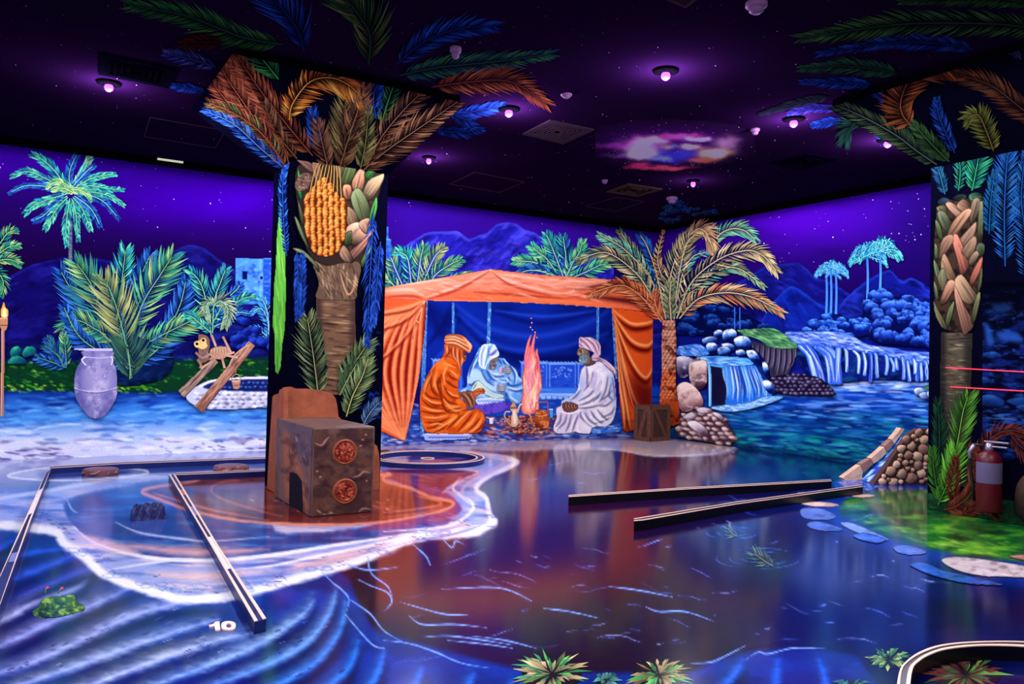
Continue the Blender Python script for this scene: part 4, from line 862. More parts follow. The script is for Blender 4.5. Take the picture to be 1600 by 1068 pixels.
c = Cv(732, 590, 792, 626, 1.0); c.poly(z([(90, 525), (130, 462), (170, 440), (240, 500), (300, 545), (395, 572), (390, 600), (300, 604), (220, 565), (120, 545)]), (206, 224, 200), .7); c.stroke(z([(110, 530), (150, 465)]), 1.6, (60, 70, 90), .8, .6); c.stroke(z([(200, 500), (280, 560), (380, 590)]), 4, (150, 200, 220), .7, 2); part(c, 'bent_knee', e, 'pale yellow green cloth over the bent knee')
for q, nm in ((z([(328, 500), (360, 475), (415, 480), (418, 518), (390, 552), (340, 545)]), 1), (z([(395, 330), (430, 300), (468, 340), (458, 382), (410, 386)]), 2)):
    Q = np.array(q); c = Cv(Q[:, 0].min()-3, Q[:, 1].min()-3, Q[:, 0].max()+3, Q[:, 1].max()+3, .8); c.poly(q, (150, 150, 156), .6)
    mn, mx_ = Q.min(0), Q.max(0)
    for k in range(4):
        yy = mn[1]+(mx_[1]-mn[1])*(.2+.2*k); c.stroke([(mn[0]+3, yy), ((mn[0]+mx_[0])/2, yy+1), (mx_[0]-1, yy+.5)], 1.2, (40, 40, 60), .9, .5); c.stroke([(mn[0]+4, yy-1.6), (mx_[0]-2, yy-1.2)], 1.1, (214, 210, 206), .9, .5)
    part(c, 'hand', e)
c = Cv(758, 556, 782, 582, .8); c.poly(z([(278, 250), (340, 218), (348, 258), (332, 300), (312, 342), (258, 336), (265, 290)]), (116, 104, 108), .6)
for q, cl in (([(290, 265), (318, 262)], (30, 26, 40)), ([(320, 270), (338, 276), (328, 292)], (196, 180, 176)), ([(296, 300), (326, 302)], (30, 20, 30)), ([(280, 320), (312, 325)], (210, 206, 206)), ([(270, 290), (285, 330)], (70, 60, 70))): c.stroke(z(q), 1.5, cl, .9, .5)
part(c, 'face', e)
c = Cv(744, 533, 786, 582, .8); c.poly(z([(190, 118), (250, 97), (312, 104), (346, 158), (360, 200), (340, 222), (282, 250), (246, 300), (232, 342), (170, 312), (163, 222)]), (206, 230, 248), .7)
folds(c, dict(d=[z(p) for p in ([(220, 130), (190, 200), (190, 300)], [(260, 120), (250, 200), (225, 300)], [(290, 110), (262, 160), (258, 230)])], l=[z(p) for p in ([(205, 130), (180, 210), (180, 300)], [(240, 115), (225, 200), (210, 310)], [(280, 230), (340, 205)])]), (60, 110, 190), (255, 255, 255), 1.6)
c.stroke(z([(262, 206), (300, 190), (338, 150)]), 4.4, (96, 84, 180), .9, 1); part(c, 'head_cloth', e)
e_ = empty('painted_cup', wallpt(BACK, 783, 583), 'pink glass cup painted in the hand of the man in pale blue', 'cup'); c = Cv(776, 570, 790, 586, .8); c.poly(z([(352, 316), (392, 314), (386, 376), (360, 378)]), (214, 150, 170), .5, sm=False); c.stroke(z([(358, 325), (366, 370)]), 1.4, (255, 220, 230), .9, .5); c.stroke(z([(352, 318), (392, 316)]), 1.2, (255, 225, 230), .9, .5); part(c, 'glass', e_)

z = lambda L: zp(640, 510, .178, L)
c = Cv(655, 672, 740, 692, 1.0); c.poly(z([(130, 935), (525, 940), (532, 972), (480, 990), (160, 1002), (128, 975)]), (160, 176, 236), .6)
for k in range(13): c.stroke(z([(165+k*27, 965), (178+k*27, 975), (192+k*27, 963)]), 1.6, (30, 50, 130), .9, .5, n=4)
c.stroke(z([(135, 942), (520, 946)]), 2, (220, 226, 250), .9, .6, taper=0)
fig(c, 'painted_cushion', 'flat white zigzag cushion painted under the man in orange', 'cushion')
e = empty('person', wallpt(BACK, 705, 678), 'painted man in an orange robe and turban sitting cross legged, seen from behind', 'person')
c = Cv(652, 545, 762, 682, 1.0)
c.poly(z([(310, 245), (270, 285), (215, 330), (170, 400), (130, 480), (95, 580), (86, 680), (95, 790), (110, 850), (135, 912), (200, 936), (400, 941), (560, 936), (620, 920), (655, 860), (663, 800), (640, 745), (590, 718), (510, 735), (500, 680), (445, 610), (430, 500), (455, 400), (440, 330), (410, 270)]), (222, 88, 22), .7)
c.noise((250, 130, 50), 16, 14, 3, .5, .75, .7); c.noise((150, 40, 10), 12, 10, 8, .55, .8, .6)
DK, LT = (96, 18, 6), (255, 178, 96)
folds(c, dict(d=[z(p) for p in ([(270, 470), (275, 560), (290, 680), (340, 750), (430, 755)], [(180, 400), (160, 500), (110, 600)], [(230, 350), (190, 440), (200, 560), (270, 620)], [(120, 560), (180, 620), (280, 640)], [(110, 640), (180, 700), (290, 720)], [(100, 740), (200, 760), (320, 760)], [(140, 640), (220, 690), (290, 690)], [(280, 420), (250, 500), (265, 600)], [(350, 800), (250, 840), (130, 840)], [(480, 770), (400, 830), (330, 900)], [(560, 750), (500, 830), (420, 920)], [(620, 800), (560, 870), (500, 925)], [(300, 820), (220, 880), (150, 890)], [(660, 830), (620, 890), (560, 930)], [(330, 860), (280, 900), (210, 930)], [(300, 520), (350, 600), (420, 630)], [(290, 600), (340, 660), (420, 680)], [(330, 400), (370, 450), (420, 470)], [(310, 470), (380, 520), (425, 540)], [(320, 740), (420, 725), (500, 735)])],
              l=[z(p) for p in ([(290, 320), (330, 330), (400, 360)], [(330, 350), (300, 420), (310, 500)], [(200, 400), (150, 500), (120, 600)], [(240, 400), (220, 500), (250, 580)], [(110, 600), (190, 660), (280, 670)], [(110, 700), (200, 735), (300, 740)], [(120, 790), (220, 800), (330, 780)], [(420, 780), (340, 840), (250, 900)], [(540, 735), (460, 800), (390, 880)], [(600, 750), (540, 840), (450, 920)], [(640, 790), (600, 870), (540, 920)], [(180, 860), (240, 850), (300, 860)], [(330, 560), (380, 600), (430, 610)], [(300, 640), (360, 700), (440, 700)], [(350, 380), (390, 410), (420, 440)], [(320, 690), (400, 735), (480, 720)])]), DK, LT, 1.8)
part(c, 'robe', e)
c = Cv(712, 606, 762, 645, 1.0); c.poly(z([(430, 580), (550, 570), (580, 640), (578, 690), (520, 728), (480, 650)]), (140, 84, 56), .6)
folds(c, dict(d=[z(p) for p in ([(450, 590), (500, 640), (530, 710)], [(500, 580), (540, 630), (555, 690)])], l=[z(p) for p in ([(475, 585), (520, 640), (545, 700)], [(540, 578), (565, 640)])]), (50, 20, 20), (206, 150, 110), 1.5); part(c, 'sleeve', e)
c = Cv(735, 600, 760, 625, 1.0); c.poly(z([(545, 585), (590, 545), (635, 535), (662, 560), (655, 592), (610, 596), (575, 625)]), (196, 84, 30), .6)
folds(c, dict(d=[z(p) for p in ([(600, 550), (630, 570)], [(590, 570), (620, 590)], [(640, 545), (655, 575)])], l=[z(p) for p in ([(590, 560), (640, 545)], [(580, 590), (620, 575)])]), (70, 20, 10), (255, 160, 90), 1.1); part(c, 'hand', e)
c = Cv(690, 532, 735, 590, 1.0); c.poly(z([(310, 150), (420, 165), (470, 200), (502, 270), (490, 300), (460, 340), (452, 440), (415, 320), (330, 262), (290, 275), (305, 215)]), (206, 84, 32), .7)
folds(c, dict(d=[z(p) for p in ([(340, 170), (350, 220), (320, 260)], [(400, 180), (400, 250), (430, 320)], [(370, 180), (370, 230), (400, 290)], [(440, 200), (440, 280), (455, 400)])], l=[z(p) for p in ([(330, 170), (330, 230)], [(385, 180), (385, 250), (420, 310)], [(420, 190), (420, 270), (445, 380)], [(470, 260), (460, 300), (455, 350)])]), (90, 20, 10), (255, 176, 120), 1.5); part(c, 'scarf', e)
c = Cv(720, 545, 734, 566, 1.0); c.poly(z([(466, 212), (498, 235), (505, 262), (500, 285), (478, 292), (465, 260)]), (120, 60, 40), .6); c.stroke(z([(478, 240), (496, 246)]), 1.6, (30, 10, 14), .9, .5); c.stroke(z([(480, 258), (498, 262)]), 1.2, (220, 140, 100), .9, .5); part(c, 'face', e)
c = Cv(690, 519, 742, 555, 1.0); c.poly(z([(318, 75), (400, 64), (470, 80), (520, 128), (550, 162), (545, 202), (520, 236), (470, 208), (400, 180), (330, 155), (303, 135)]), (216, 110, 56), .7)
folds(c, dict(d=[z(p) for p in ([(310, 105), (400, 100), (500, 150)], [(310, 130), (400, 130), (520, 200)], [(330, 150), (420, 165), (510, 225)], [(330, 85), (400, 80), (480, 110)])], l=[z(p) for p in ([(320, 95), (400, 90), (490, 130)], [(312, 118), (400, 115), (520, 175)], [(320, 142), (410, 148), (520, 215)], [(470, 95), (530, 150), (540, 190)], [(500, 140), (530, 170), (525, 215)])]), (110, 36, 16), (255, 214, 160), 1.7); part(c, 'turban', e)

z = lambda L: zp(850, 510, .178, L)
c = Cv(920, 660, 972, 684, 1.0); c.poly(z([(410, 900), (480, 880), (600, 860), (668, 850), (670, 920), (560, 935), (440, 945)]), (60, 120, 215), .7); c.dashes(z([(430, 890), (660, 860), (660, 925), (430, 940)]), 30, 9, 1.8, [(190, 215, 245), (20, 50, 140)], 3, -.1); fig(c, 'painted_cushion', 'thin blue striped mat painted under the man in white', 'mat')
e = empty('person', wallpt(BACK, 915, 676), 'painted bearded man in a white robe sitting with folded hands by the fire', 'person')
c = Cv(862, 563, 968, 680, 1.0)
c.poly(z([(375, 330), (330, 372), (310, 450), (290, 560), (215, 625), (155, 650), (150, 690), (105, 720), (108, 800), (80, 900), (130, 940), (240, 932), (270, 925), (330, 938), (400, 938), (432, 885), (540, 878), (605, 825), (634, 720), (634, 610), (612, 430), (560, 368), (500, 308), (440, 308)]), (232, 220, 230), .7)
c.noise((255, 250, 250), 18, 16, 3, .45, .7, .8); c.noise((170, 160, 200), 12, 12, 8, .55, .8, .6)
c.poly(z([(560, 400), (620, 450), (634, 620), (630, 720), (590, 640), (570, 520)]), (150, 180, 226), 3, .7, grow=False); c.poly(z([(310, 450), (350, 440), (345, 580), (260, 660), (220, 640), (290, 570)]), (160, 178, 226), 3, .7, grow=False)
c.poly(z([(115, 740), (300, 750), (260, 920), (120, 900)]), (214, 190, 216), 4, .6, grow=False)
folds(c, dict(d=[z(p) for p in ([(370, 350), (380, 430), (375, 530)], [(430, 400), (400, 500), (350, 560)], [(560, 440), (540, 560), (490, 660)], [(450, 540), (400, 600), (310, 650)], [(470, 600), (400, 660), (310, 690)], [(500, 560), (470, 620), (430, 660)], [(520, 680), (400, 710), (300, 715)], [(600, 560), (540, 620), (500, 640)], [(610, 640), (550, 690), (490, 700)], [(620, 700), (590, 760), (500, 800)], [(580, 800), (520, 830), (440, 850)], [(320, 750), (330, 800), (420, 880)], [(360, 760), (400, 820), (470, 870)], [(410, 740), (450, 800), (510, 850)], [(470, 730), (510, 780), (560, 820)], [(300, 780), (270, 850), (250, 920)], [(200, 770), (180, 840), (120, 900)], [(150, 760), (140, 830), (100, 880)], [(240, 770), (220, 860), (190, 920)], [(320, 560), (280, 610), (240, 640)], [(600, 450), (615, 540), (625, 640)], [(590, 500), (570, 600), (600, 640)])],
              l=[z(p) for p in ([(390, 350), (410, 420), (400, 520)], [(470, 380), (480, 460), (440, 560)], [(520, 420), (510, 540), (440, 620)], [(440, 600), (380, 640), (320, 670)], [(500, 620), (420, 680), (320, 705)], [(340, 760), (370, 830), (440, 880)], [(390, 750), (430, 810), (500, 860)], [(440, 735), (490, 790), (550, 840)], [(130, 740), (220, 760), (320, 740)], [(280, 770), (250, 850), (230, 920)], [(340, 860), (390, 890), (400, 930)], [(300, 480), (310, 560)], [(300, 830), (290, 900), (320, 930)])]), (72, 72, 104), (255, 252, 250), 1.6)
part(c, 'robe', e)
c = Cv(873, 620, 896, 636, .8); c.poly(z([(152, 655), (215, 622), (245, 668), (200, 655), (160, 690)]), (186, 200, 232), .6); part(c, 'cuff', e)
c = Cv(874, 624, 906, 647, .8); c.poly(z([(155, 684), (200, 658), (290, 678), (302, 718), (250, 750), (180, 746)]), (112, 68, 60), .6)
for k in range(4): c.stroke(z([(190+k*24, 672+k*3), (180+k*24, 700), (200+k*24, 725)]), 1.2, (50, 22, 28), .9, .5, n=4); c.stroke(z([(200+k*24, 672+k*3), (192+k*24, 700), (208+k*24, 720)]), 1.1, (200, 140, 116), .9, .5, n=4)
part(c, 'hand', e, 'folded brown hands in the lap')
c = Cv(898, 540, 934, 576, .8); c.poly(z([(350, 290), (430, 265), (455, 322), (368, 348)]), (92, 66, 62), .6); c.poly(z([(305, 188), (350, 188), (388, 212), (402, 250), (402, 310), (378, 326), (330, 320), (310, 305), (312, 270), (287, 238)]), (128, 104, 92), .6)
for q, cl in (([(305, 210), (330, 208)], (40, 30, 30)), ([(300, 235), (318, 240)], (226, 190, 130)), ([(336, 205), (346, 235)], (226, 196, 90)), ([(320, 220), (336, 222)], (30, 24, 30)), ([(380, 230), (390, 250)], (80, 50, 50))): c.stroke(z(q), 1.8, cl, .9, .6)
part(c, 'face', e)
c = Cv(900, 548, 922, 572, .8); c.poly(z([(304, 282), (328, 252), (360, 240), (385, 265), (375, 318), (330, 328), (310, 325)]), (120, 150, 156), .7); c.dashes(z([(308, 285), (360, 245), (380, 280), (330, 324)]), 30, 4, 1.2, [(206, 224, 220), (50, 60, 80)], 3, 1.3); c.stroke(z([(306, 284), (330, 282)]), 1.2, (60, 30, 40), .9, .5); part(c, 'beard', e)
c = Cv(902, 524, 966, 590, .8); c.poly(z([(303, 112), (320, 88), (350, 94), (400, 89), (460, 118), (496, 160), (502, 240), (482, 265), (540, 290), (602, 340), (632, 382), (626, 432), (580, 382), (500, 302), (430, 302), (418, 262), (440, 230), (400, 212), (350, 190), (308, 180)]), (214, 176, 190), .7)
folds(c, dict(d=[z(p) for p in ([(320, 110), (370, 150), (430, 240)], [(360, 105), (430, 150), (470, 240)], [(310, 150), (350, 175)], [(420, 110), (470, 160), (480, 220)], [(430, 280), (520, 300), (610, 390)], [(470, 270), (550, 320), (620, 420)], [(320, 100), (330, 170)])], l=[z(p) for p in ([(340, 105), (400, 160), (440, 230)], [(390, 100), (450, 150), (480, 230)], [(312, 125), (345, 165), (400, 200)], [(440, 290), (530, 320), (600, 380)], [(500, 280), (580, 340), (625, 400)])]), (120, 60, 90), (255, 236, 240), 1.5); part(c, 'headscarf', e)

# fire, embers, pots, little cups
c = Cv(800, 505, 866, 662, .9)
z = lambda L: zp(720, 520, .1686, L)
c.poly(z([(570, 745), (555, 640), (575, 540), (565, 440), (580, 340), (598, 240), (610, 150), (628, 60), (650, 20), (640, 90), (650, 130), (672, 60), (692, 0), (684, 80), (690, 180), (706, 150), (700, 220), (732, 290), (748, 400), (756, 490), (730, 560), (724, 640), (720, 720), (650, 755)]), (232, 104, 110), 1.6)
c.poly(z([(585, 730), (580, 600), (596, 480), (590, 380), (620, 280), (640, 220), (665, 140), (680, 230), (712, 300), (734, 420), (716, 560), (706, 710), (645, 738)]), (255, 170, 124), 2.4, .9, grow=False)
c.poly(z([(620, 700), (620, 560), (640, 440), (640, 340), (660, 280), (680, 340), (690, 460), (670, 600), (665, 700)]), (255, 226, 184), 2.4, .9, grow=False)
for q in ([(590, 330), (596, 240), (612, 150), (632, 70), (654, 10)], [(650, 250), (658, 160), (672, 80), (694, -8)], [(715, 330), (718, 250), (704, 190), (708, 140)], [(610, 300), (620, 200), (640, 130)]): c.stroke(z(q), 4.6, (230, 84, 110), 1, .7, True); c.stroke(z(q), 2, (255, 170, 120), .8, .7)
R = random.Random(3)
for k in range(60):
    x = R.uniform(575, 735); y = R.uniform(230, 660); c.stroke(z([(x, y+90), (x+R.uniform(-25, 25), y+40), (x+R.uniform(-15, 15), y-40)]), R.uniform(1.4, 3), R.choice([(255, 236, 200), (255, 190, 120), (220, 70, 90), (240, 120, 170)]), .7, 1)
fig(c, 'painted_fire', 'tall orange campfire flame painted between the men', 'fire')
v = Vx(BACK, lay())
for x, y, r in [(830, 497, 1), (831, 504, 1.2), (829, 511, 1.3), (836, 519, 1.2), (832, 515, 1), (839, 527, 1)]: v.face([(x-r, y), (x, y-r*1.4), (x+r, y), (x, y+r*1.4)], [(255, 160, 130)]*4)
tag(v.mesh('painted_sparks', WALLP), 'sparks painted rising above the campfire', 'sparks', kind='stuff')
c = Cv(780, 640, 872, 682, 1.0)
for i in range(170):
    R = random.Random(i+50); x, y = R.gauss(826, 19), R.uniform(650, 677); r = R.uniform(1.6, 3)
    if not (786 < x < 868): continue
    c.rock([(x+r*1.4*math.cos(t), y+r*.7*math.sin(t)) for t in np.linspace(0, 6.28, 6, endpoint=False)], R.choice([(150, 46, 44), (96, 24, 34), (190, 76, 50), (206, 130, 110)]), (255, 206, 160), (40, 8, 24), i, edge=False)
tag(c.mesh('painted_embers', BACK, WALLP, lay(), clamp=clampB), 'heap of red coals and stones painted under the campfire', 'embers', kind='stuff')
e = empty('painted_coffee_pot', wallpt(BACK, 804, 667), 'slim brass coffee pot with a long spout painted before the fire', 'coffee pot')
c = Cv(790, 618, 815, 670, .8); c.poly(z([(455, 700), (525, 700), (520, 740), (535, 790), (535, 840), (510, 872), (475, 870), (458, 840), (462, 780), (475, 740)]), (214, 170, 130), .6); c.poly(z([(485, 720), (505, 720), (515, 800), (500, 850), (485, 800)]), (255, 240, 214), 1.4, .8, grow=False); c.stroke(z([(462, 780), (462, 850)]), 2, (130, 70, 50), .8, .8); part(c, 'body', e)
c = Cv(790, 615, 812, 642, .8); c.poly(z([(445, 700), (470, 655), (480, 640), (483, 590), (490, 640), (505, 655), (525, 700)]), (206, 150, 116), .6, sm=False); c.stroke(z([(450, 690), (520, 690)]), 1.4, (110, 60, 50), .9, .5, taper=0); part(c, 'lid', e)
v = Vx(BACK, lay()); v.ribbon(z([(520, 740), (535, 700), (550, 665), (570, 655)]), 3.6, 1.6, (206, 156, 120), (255, 220, 190)); v.mesh('spout', WALLP, e)
v = Vx(BACK, lay()); v.ribbon(z([(458, 730), (420, 730), (405, 760), (420, 800), (465, 860)]), 2.2, 2, (226, 180, 150), (190, 130, 100)); v.mesh('handle', WALLP, e)
e = empty('painted_kettle', wallpt(BACK, 846, 668), 'round copper kettle with a hoop handle painted right of the fire', 'kettle')
c = Cv(830, 636, 862, 672, .8); c.poly(z([(690, 715), (780, 710), (810, 760), (820, 830), (800, 875), (750, 888), (700, 870), (680, 820), (678, 760)]), (160, 70, 34), .6); c.noise((236, 140, 70), 6, 6, 4, .52, .7, .8); c.noise((70, 20, 20), 7, 7, 9, .55, .75, .7); c.stroke(z([(690, 760), (740, 770), (805, 758)]), 1.6, (250, 170, 100), .8, .6); part(c, 'body', e)
c = Cv(832, 634, 856, 650, .8); c.poly(z([(690, 750), (700, 720), (770, 712), (790, 745), (740, 758)]), (206, 96, 50), .6); c.dashes(z([(695, 720), (785, 716), (785, 748), (695, 752)]), 16, 4, 1.2, [(255, 180, 110), (90, 26, 20)], 4, 1.2); part(c, 'lid', e)
v = Vx(BACK, lay()); v.ribbon(z([(690, 720), (700, 650), (720, 642), (780, 640), (806, 650), (806, 780)]), 1.6, 1.6, (214, 110, 80), (170, 70, 70)); v.mesh('handle', WALLP, e)
v = Vx(BACK, lay()); v.ribbon(z([(680, 850), (655, 820), (645, 770), (615, 735)]), 4, 2.4, (170, 84, 50), (230, 150, 90)); v.mesh('spout', WALLP, e)
for (q, lab) in ((z([(258, 785), (308, 785), (300, 845), (266, 848)]), 'white cup painted on the rug before the man in orange'), (z([(862, 870), (908, 870), (900, 925), (870, 928)]), 'white cup painted on the rug before the man in white'), (z([(815, 700), (858, 700), (855, 785), (825, 790)]), 'pale blue cup painted behind the kettle')):
    Q = np.array(q); c = Cv(Q[:, 0].min()-3, Q[:, 1].min()-3, Q[:, 0].max()+3, Q[:, 1].max()+3, .8); c.poly(q, (230, 224, 232) if 'white' in lab[:6] else (80, 150, 220), .5, sm=False); c.stroke([Q[0]+(0, 1), Q[1]+(0, 1)], 1.4, (255, 255, 255), .9, .5, taper=0); c.stroke([Q[1]+(-1.5, 2), Q[2]+(-1.5, -1)], 1.2, (150, 150, 180), .7, .6)
    fig(c, 'painted_cup', lab, 'cup')
# ---------------------------------------------------------------- painted figures of the right wall
LAY[0] = .001
mountain('painted_mountain', 'blue stepped mountain painted on the right wall behind the pale palm fronds', [(1012, 480), (1100, 470), (1170, 430), (1195, 415), (1215, 412), (1232, 410), (1248, 409), (1262, 420), (1275, 432), (1300, 440), (1345, 470), (1420, 525), (1012, 520)], (14, 14, 104), (34, 44, 176), (6, 6, 62), RIGHT, 23, 0.6, 110, 1.5, 30)
mountain('painted_mountain', 'flat topped blue mountain painted in front of the stepped one', [(1180, 520), (1200, 480), (1222, 455), (1236, 445), (1252, 452), (1275, 470), (1310, 488), (1350, 500), (1420, 530), (1180, 530)], (12, 30, 140), (26, 60, 186), (8, 12, 90), RIGHT, 27, 1.1, 46, 1.5, 26)
mountain('painted_mountain', 'dark blue twin peaked mountain painted behind the trees by the right pillar', [(1280, 520), (1320, 466), (1350, 440), (1370, 428), (1390, 420), (1402, 432), (1412, 438), (1424, 432), (1440, 440), (1460, 455), (1600, 480), (1760, 470), (1760, 540), (1330, 520)], (12, 18, 112), (34, 56, 186), (4, 6, 60), RIGHT, 31, 0.5, 90, 1.5, 28)
LAY[0] = .0015
# small palms
def tiny_palm(x, y0, y1, r, label, seed, cols, group=None):
    e = empty('painted_palm', wallpt(RIGHT, x, y1), label, 'palm', group)
    v = Vx(RIGHT, lay(.0003)); v.ribbon([(x-1, y0), (x, (y0+y1)/2), (x-1, y1)], 3.0, 3.6, (50, 110, 210), (70, 140, 230)); v.mesh('trunk', WALLP, e)
    R = random.Random(seed)
    for i in range(11):
        a = math.pi*(-0.08+1.16*i/10); L = r*R.uniform(.75, 1.1); dx, dy = -math.cos(a)*L, -math.sin(a)*L*.8
        v = Vx(RIGHT, lay(.0002)); frond(v, [(x, y0), (x+dx*.5, y0+dy*.75), (x+dx*.85, y0+dy*.75+L*.16), (x+dx, y0+dy*.55+L*.4)], r*.2, 9, cols, (140, 220, 245), 2.0, .8, .3, 1.2, seed+i); v.mesh('frond', WALLP, e)
C1 = [(60, 160, 220), (90, 200, 225), (30, 110, 200)]
tiny_palm(1292, 424, 490, 20, 'left small blue palm of the clump of three painted beyond the waterfall', 3, C1, 'clump of three small palms')
tiny_palm(1307, 424, 492, 20, 'right small blue palm of the clump of three painted beyond the waterfall', 4, C1, 'clump of three small palms')
tiny_palm(1299, 418, 494, 17, 'middle small blue palm of the clump of three painted beyond the waterfall', 9, C1, 'clump of three small palms')
tiny_palm(1356, 400, 470, 29, 'lower of two tall teal palms painted above the dark trees', 5, [(40, 160, 180), (80, 200, 210), (20, 110, 170)])
tiny_palm(1376, 392, 456, 33, 'taller of two tall teal palms painted above the dark trees', 6, [(50, 170, 180), (90, 210, 210), (20, 110, 160)])
# woods
def woods(name, label, poly, n, seed, base, light, dark, r0, r1):
    P = np.array(poly, float); c = Cv(P[:, 0].min()-14, P[:, 1].min()-14, P[:, 0].max()+14, P[:, 1].max()+14, 1.3); R = random.Random(seed)
    c.poly(poly, dark, 2); k = 0; L = []
    while k < n:
        x, y = R.uniform(P[:, 0].min(), P[:, 0].max()), R.uniform(P[:, 1].min(), P[:, 1].max())
        if inside(np.array([x]), np.array([y]), P)[0]: L.append((y, x)); k += 1
    for i, (y, x) in enumerate(sorted(L)):
        r = R.uniform(r0, r1)
        for q in range(3):
            xx, yy, rr = x+R.uniform(-.6, .6)*r, y+R.uniform(-.4, .4)*r, r*R.uniform(.4, .75)
            c.rock([(xx+rr*1.2*math.cos(t)*R.uniform(.85, 1.15), yy+rr*.8*math.sin(t)*R.uniform(.85, 1.15)) for t in np.linspace(0, 6.28, 8, endpoint=False)], base, light, dark, i*3+q, 0, -1.1, edge=False)
    c.noise(dark, 5, 4, seed, .55, .75, .7)
    fig(c, name, label, 'trees', RIGHT)
woods('painted_woods', 'dark blue rounded trees painted beside the right pillar', [(1352, 520), (1350, 480), (1362, 455), (1385, 452), (1400, 465), (1420, 460), (1440, 475), (1470, 470), (1600, 480), (1600, 540), (1400, 540)], 120, 3, (18, 50, 150), (74, 130, 228), (4, 8, 62), 9, 16)
woods('painted_woods', 'low blue bushes painted under the clump of three palms', [(1250, 520), (1275, 500), (1290, 492), (1310, 490), (1325, 498), (1350, 500), (1358, 520), (1330, 528), (1270, 525)], 30, 8, (16, 60, 170), (80, 150, 235), (6, 14, 90), 6, 11)
woods('painted_woods', 'dark blue undergrowth painted between the date palm and the boulders', [(1060, 520), (1065, 490), (1090, 482), (1130, 480), (1160, 490), (1200, 510), (1200, 525), (1120, 525)], 26, 12, (10, 34, 120), (34, 90, 170), (4, 10, 60), 6, 12)
# rope swing lines
e = empty('painted_thin_trees', wallpt(RIGHT, 1152, 514), 'two thin pale blue tree stems painted behind the boulders', 'tree')
for x in (1148, 1156):
    v = Vx(RIGHT, lay(.0003)); v.ribbon([(x, 480), (x, 514)], 1.5, 1.5, (50, 110, 220)); v.mesh('stem', WALLP, e)
# far cascade
Z6 = lambda L: zp(980, 480, .3, L)
e = empty('painted_waterfall', wallpt(RIGHT, 1340, 600), 'wide far cascade of white water over dark rocks painted on the right wall', 'waterfall')
c = Cv(1222, 514, 1760, 606, 1.2)
c.poly(Z6([(820, 130), (900, 125), (1100, 125), (1180, 150), (1250, 190), (1400, 210), (1570, 230), (2600, 260), (2600, 410), (1570, 385), (1300, 380), (1020, 395), (960, 350), (900, 300), (860, 200)]), (14, 30, 120), 1)
c.noise((4, 8, 50), 14, 10, 3, .45, .7, .8); c.noise((20, 90, 110), 10, 8, 5, .55, .75, .6)
c.poly(Z6([(820, 132), (900, 126), (1100, 126), (1180, 150), (1260, 190), (1400, 212), (1570, 232), (2600, 260), (2600, 300), (1570, 300), (1400, 262), (1200, 225), (1060, 205), (880, 195)]), (90, 130, 240), 1.4, .95, grow=False)
c.dashes(Z6([(825, 135), (1100, 130), (1250, 195), (1570, 240), (1570, 290), (1200, 220), (900, 195)]), 130, 16, 2.2, [(225, 238, 255), (170, 205, 255), (200, 222, 255), (30, 60, 180), (12, 24, 110)], 9, .15, .9, .8, .25, 2)
c.dashes(Z6([(1570, 240), (2600, 265), (2600, 300), (1570, 290)]), 60, 20, 2.2, [(160, 190, 255), (30, 60, 180)], 10, .12, .8)
part(c, 'rock_ledge', e, 'dark rock ledge with shallow water running over it', RIGHT)
for q in ([(900, 200), (940, 240), (960, 300), (985, 385)], [(930, 200), (975, 250), (1000, 320), (1018, 388)], [(985, 205), (1030, 240), (1052, 300), (1060, 388)], [(1000, 208), (1045, 240), (1070, 300), (1078, 388)], [(1040, 208), (1075, 240), (1098, 300), (1105, 388)], [(1100, 212), (1098, 280), (1098, 388)], [(1180, 225), (1205, 260), (1205, 340)], [(1230, 235), (1240, 290), (1236, 350)], [(1370, 265), (1390, 300), (1388, 330)], [(1400, 265), (1408, 320)], [(1460, 280), (1470, 380)], [(1510, 288), (1510, 378)], [(1530, 290), (1534, 378)], [(1620, 300), (1625, 385)], [(1760, 310), (1766, 390)], [(1900, 310), (1905, 395)])+tuple([(x_, 205+(x_-1060)*.15), (x_+7, 225+(x_-1060)*.15), (x_+9, 290+(x_-1060)*.09), (x_+random.Random(x_).uniform(2, 14), random.Random(x_+1).uniform(330, 385))] for x_ in (1135, 1262, 1290, 1345, 1432, 1490, 1550)):
    c = Cv(Z6(q)[0][0]-14, Z6(q)[0][1]-4, Z6(q)[-1][0]+14, Z6(q)[-1][1]+4, 1.0); big = q[0][0] < 1120; RR = random.Random(q[0][0]); c.stroke(Z6(q), 10 if big else 6, (50, 100, 225), 1, .8, True, 0, 8)
    for _k in range(7 if big else 4): c.stroke(np.array(Z6(q))+[(RR.uniform(-4, 4)*(1 if big else .6)*(0.6+.5*j_/len(q)), 0) for j_ in range(len(q))], RR.uniform(1.2, 2.6), RR.choice([(220, 238, 255), (185, 215, 255), (120, 165, 250), (24, 50, 170)]), .85, 1.0, n=8); part(c, 'falling_water', e, pl=RIGHT)
# dark rock spit
e = empty('painted_rocks', wallpt(RIGHT, 1250, 616), 'dark spit of heaped round rocks painted below the mossy cliff', 'rocks'); c = Cv(1198, 578, 1310, 622, 1.0)
reg = Z6([(740, 370), (800, 360), (900, 345), (1000, 365), (1040, 400), (1080, 440), (1075, 460), (960, 460), (790, 448), (755, 410)]); c.poly(reg, (22, 12, 40), 1)
c.stones(reg, 12, 6, (60, 50, 84), (180, 170, 206), (14, 6, 30), 5); fig(c, 'rock_heap', None, None, RIGHT, e)
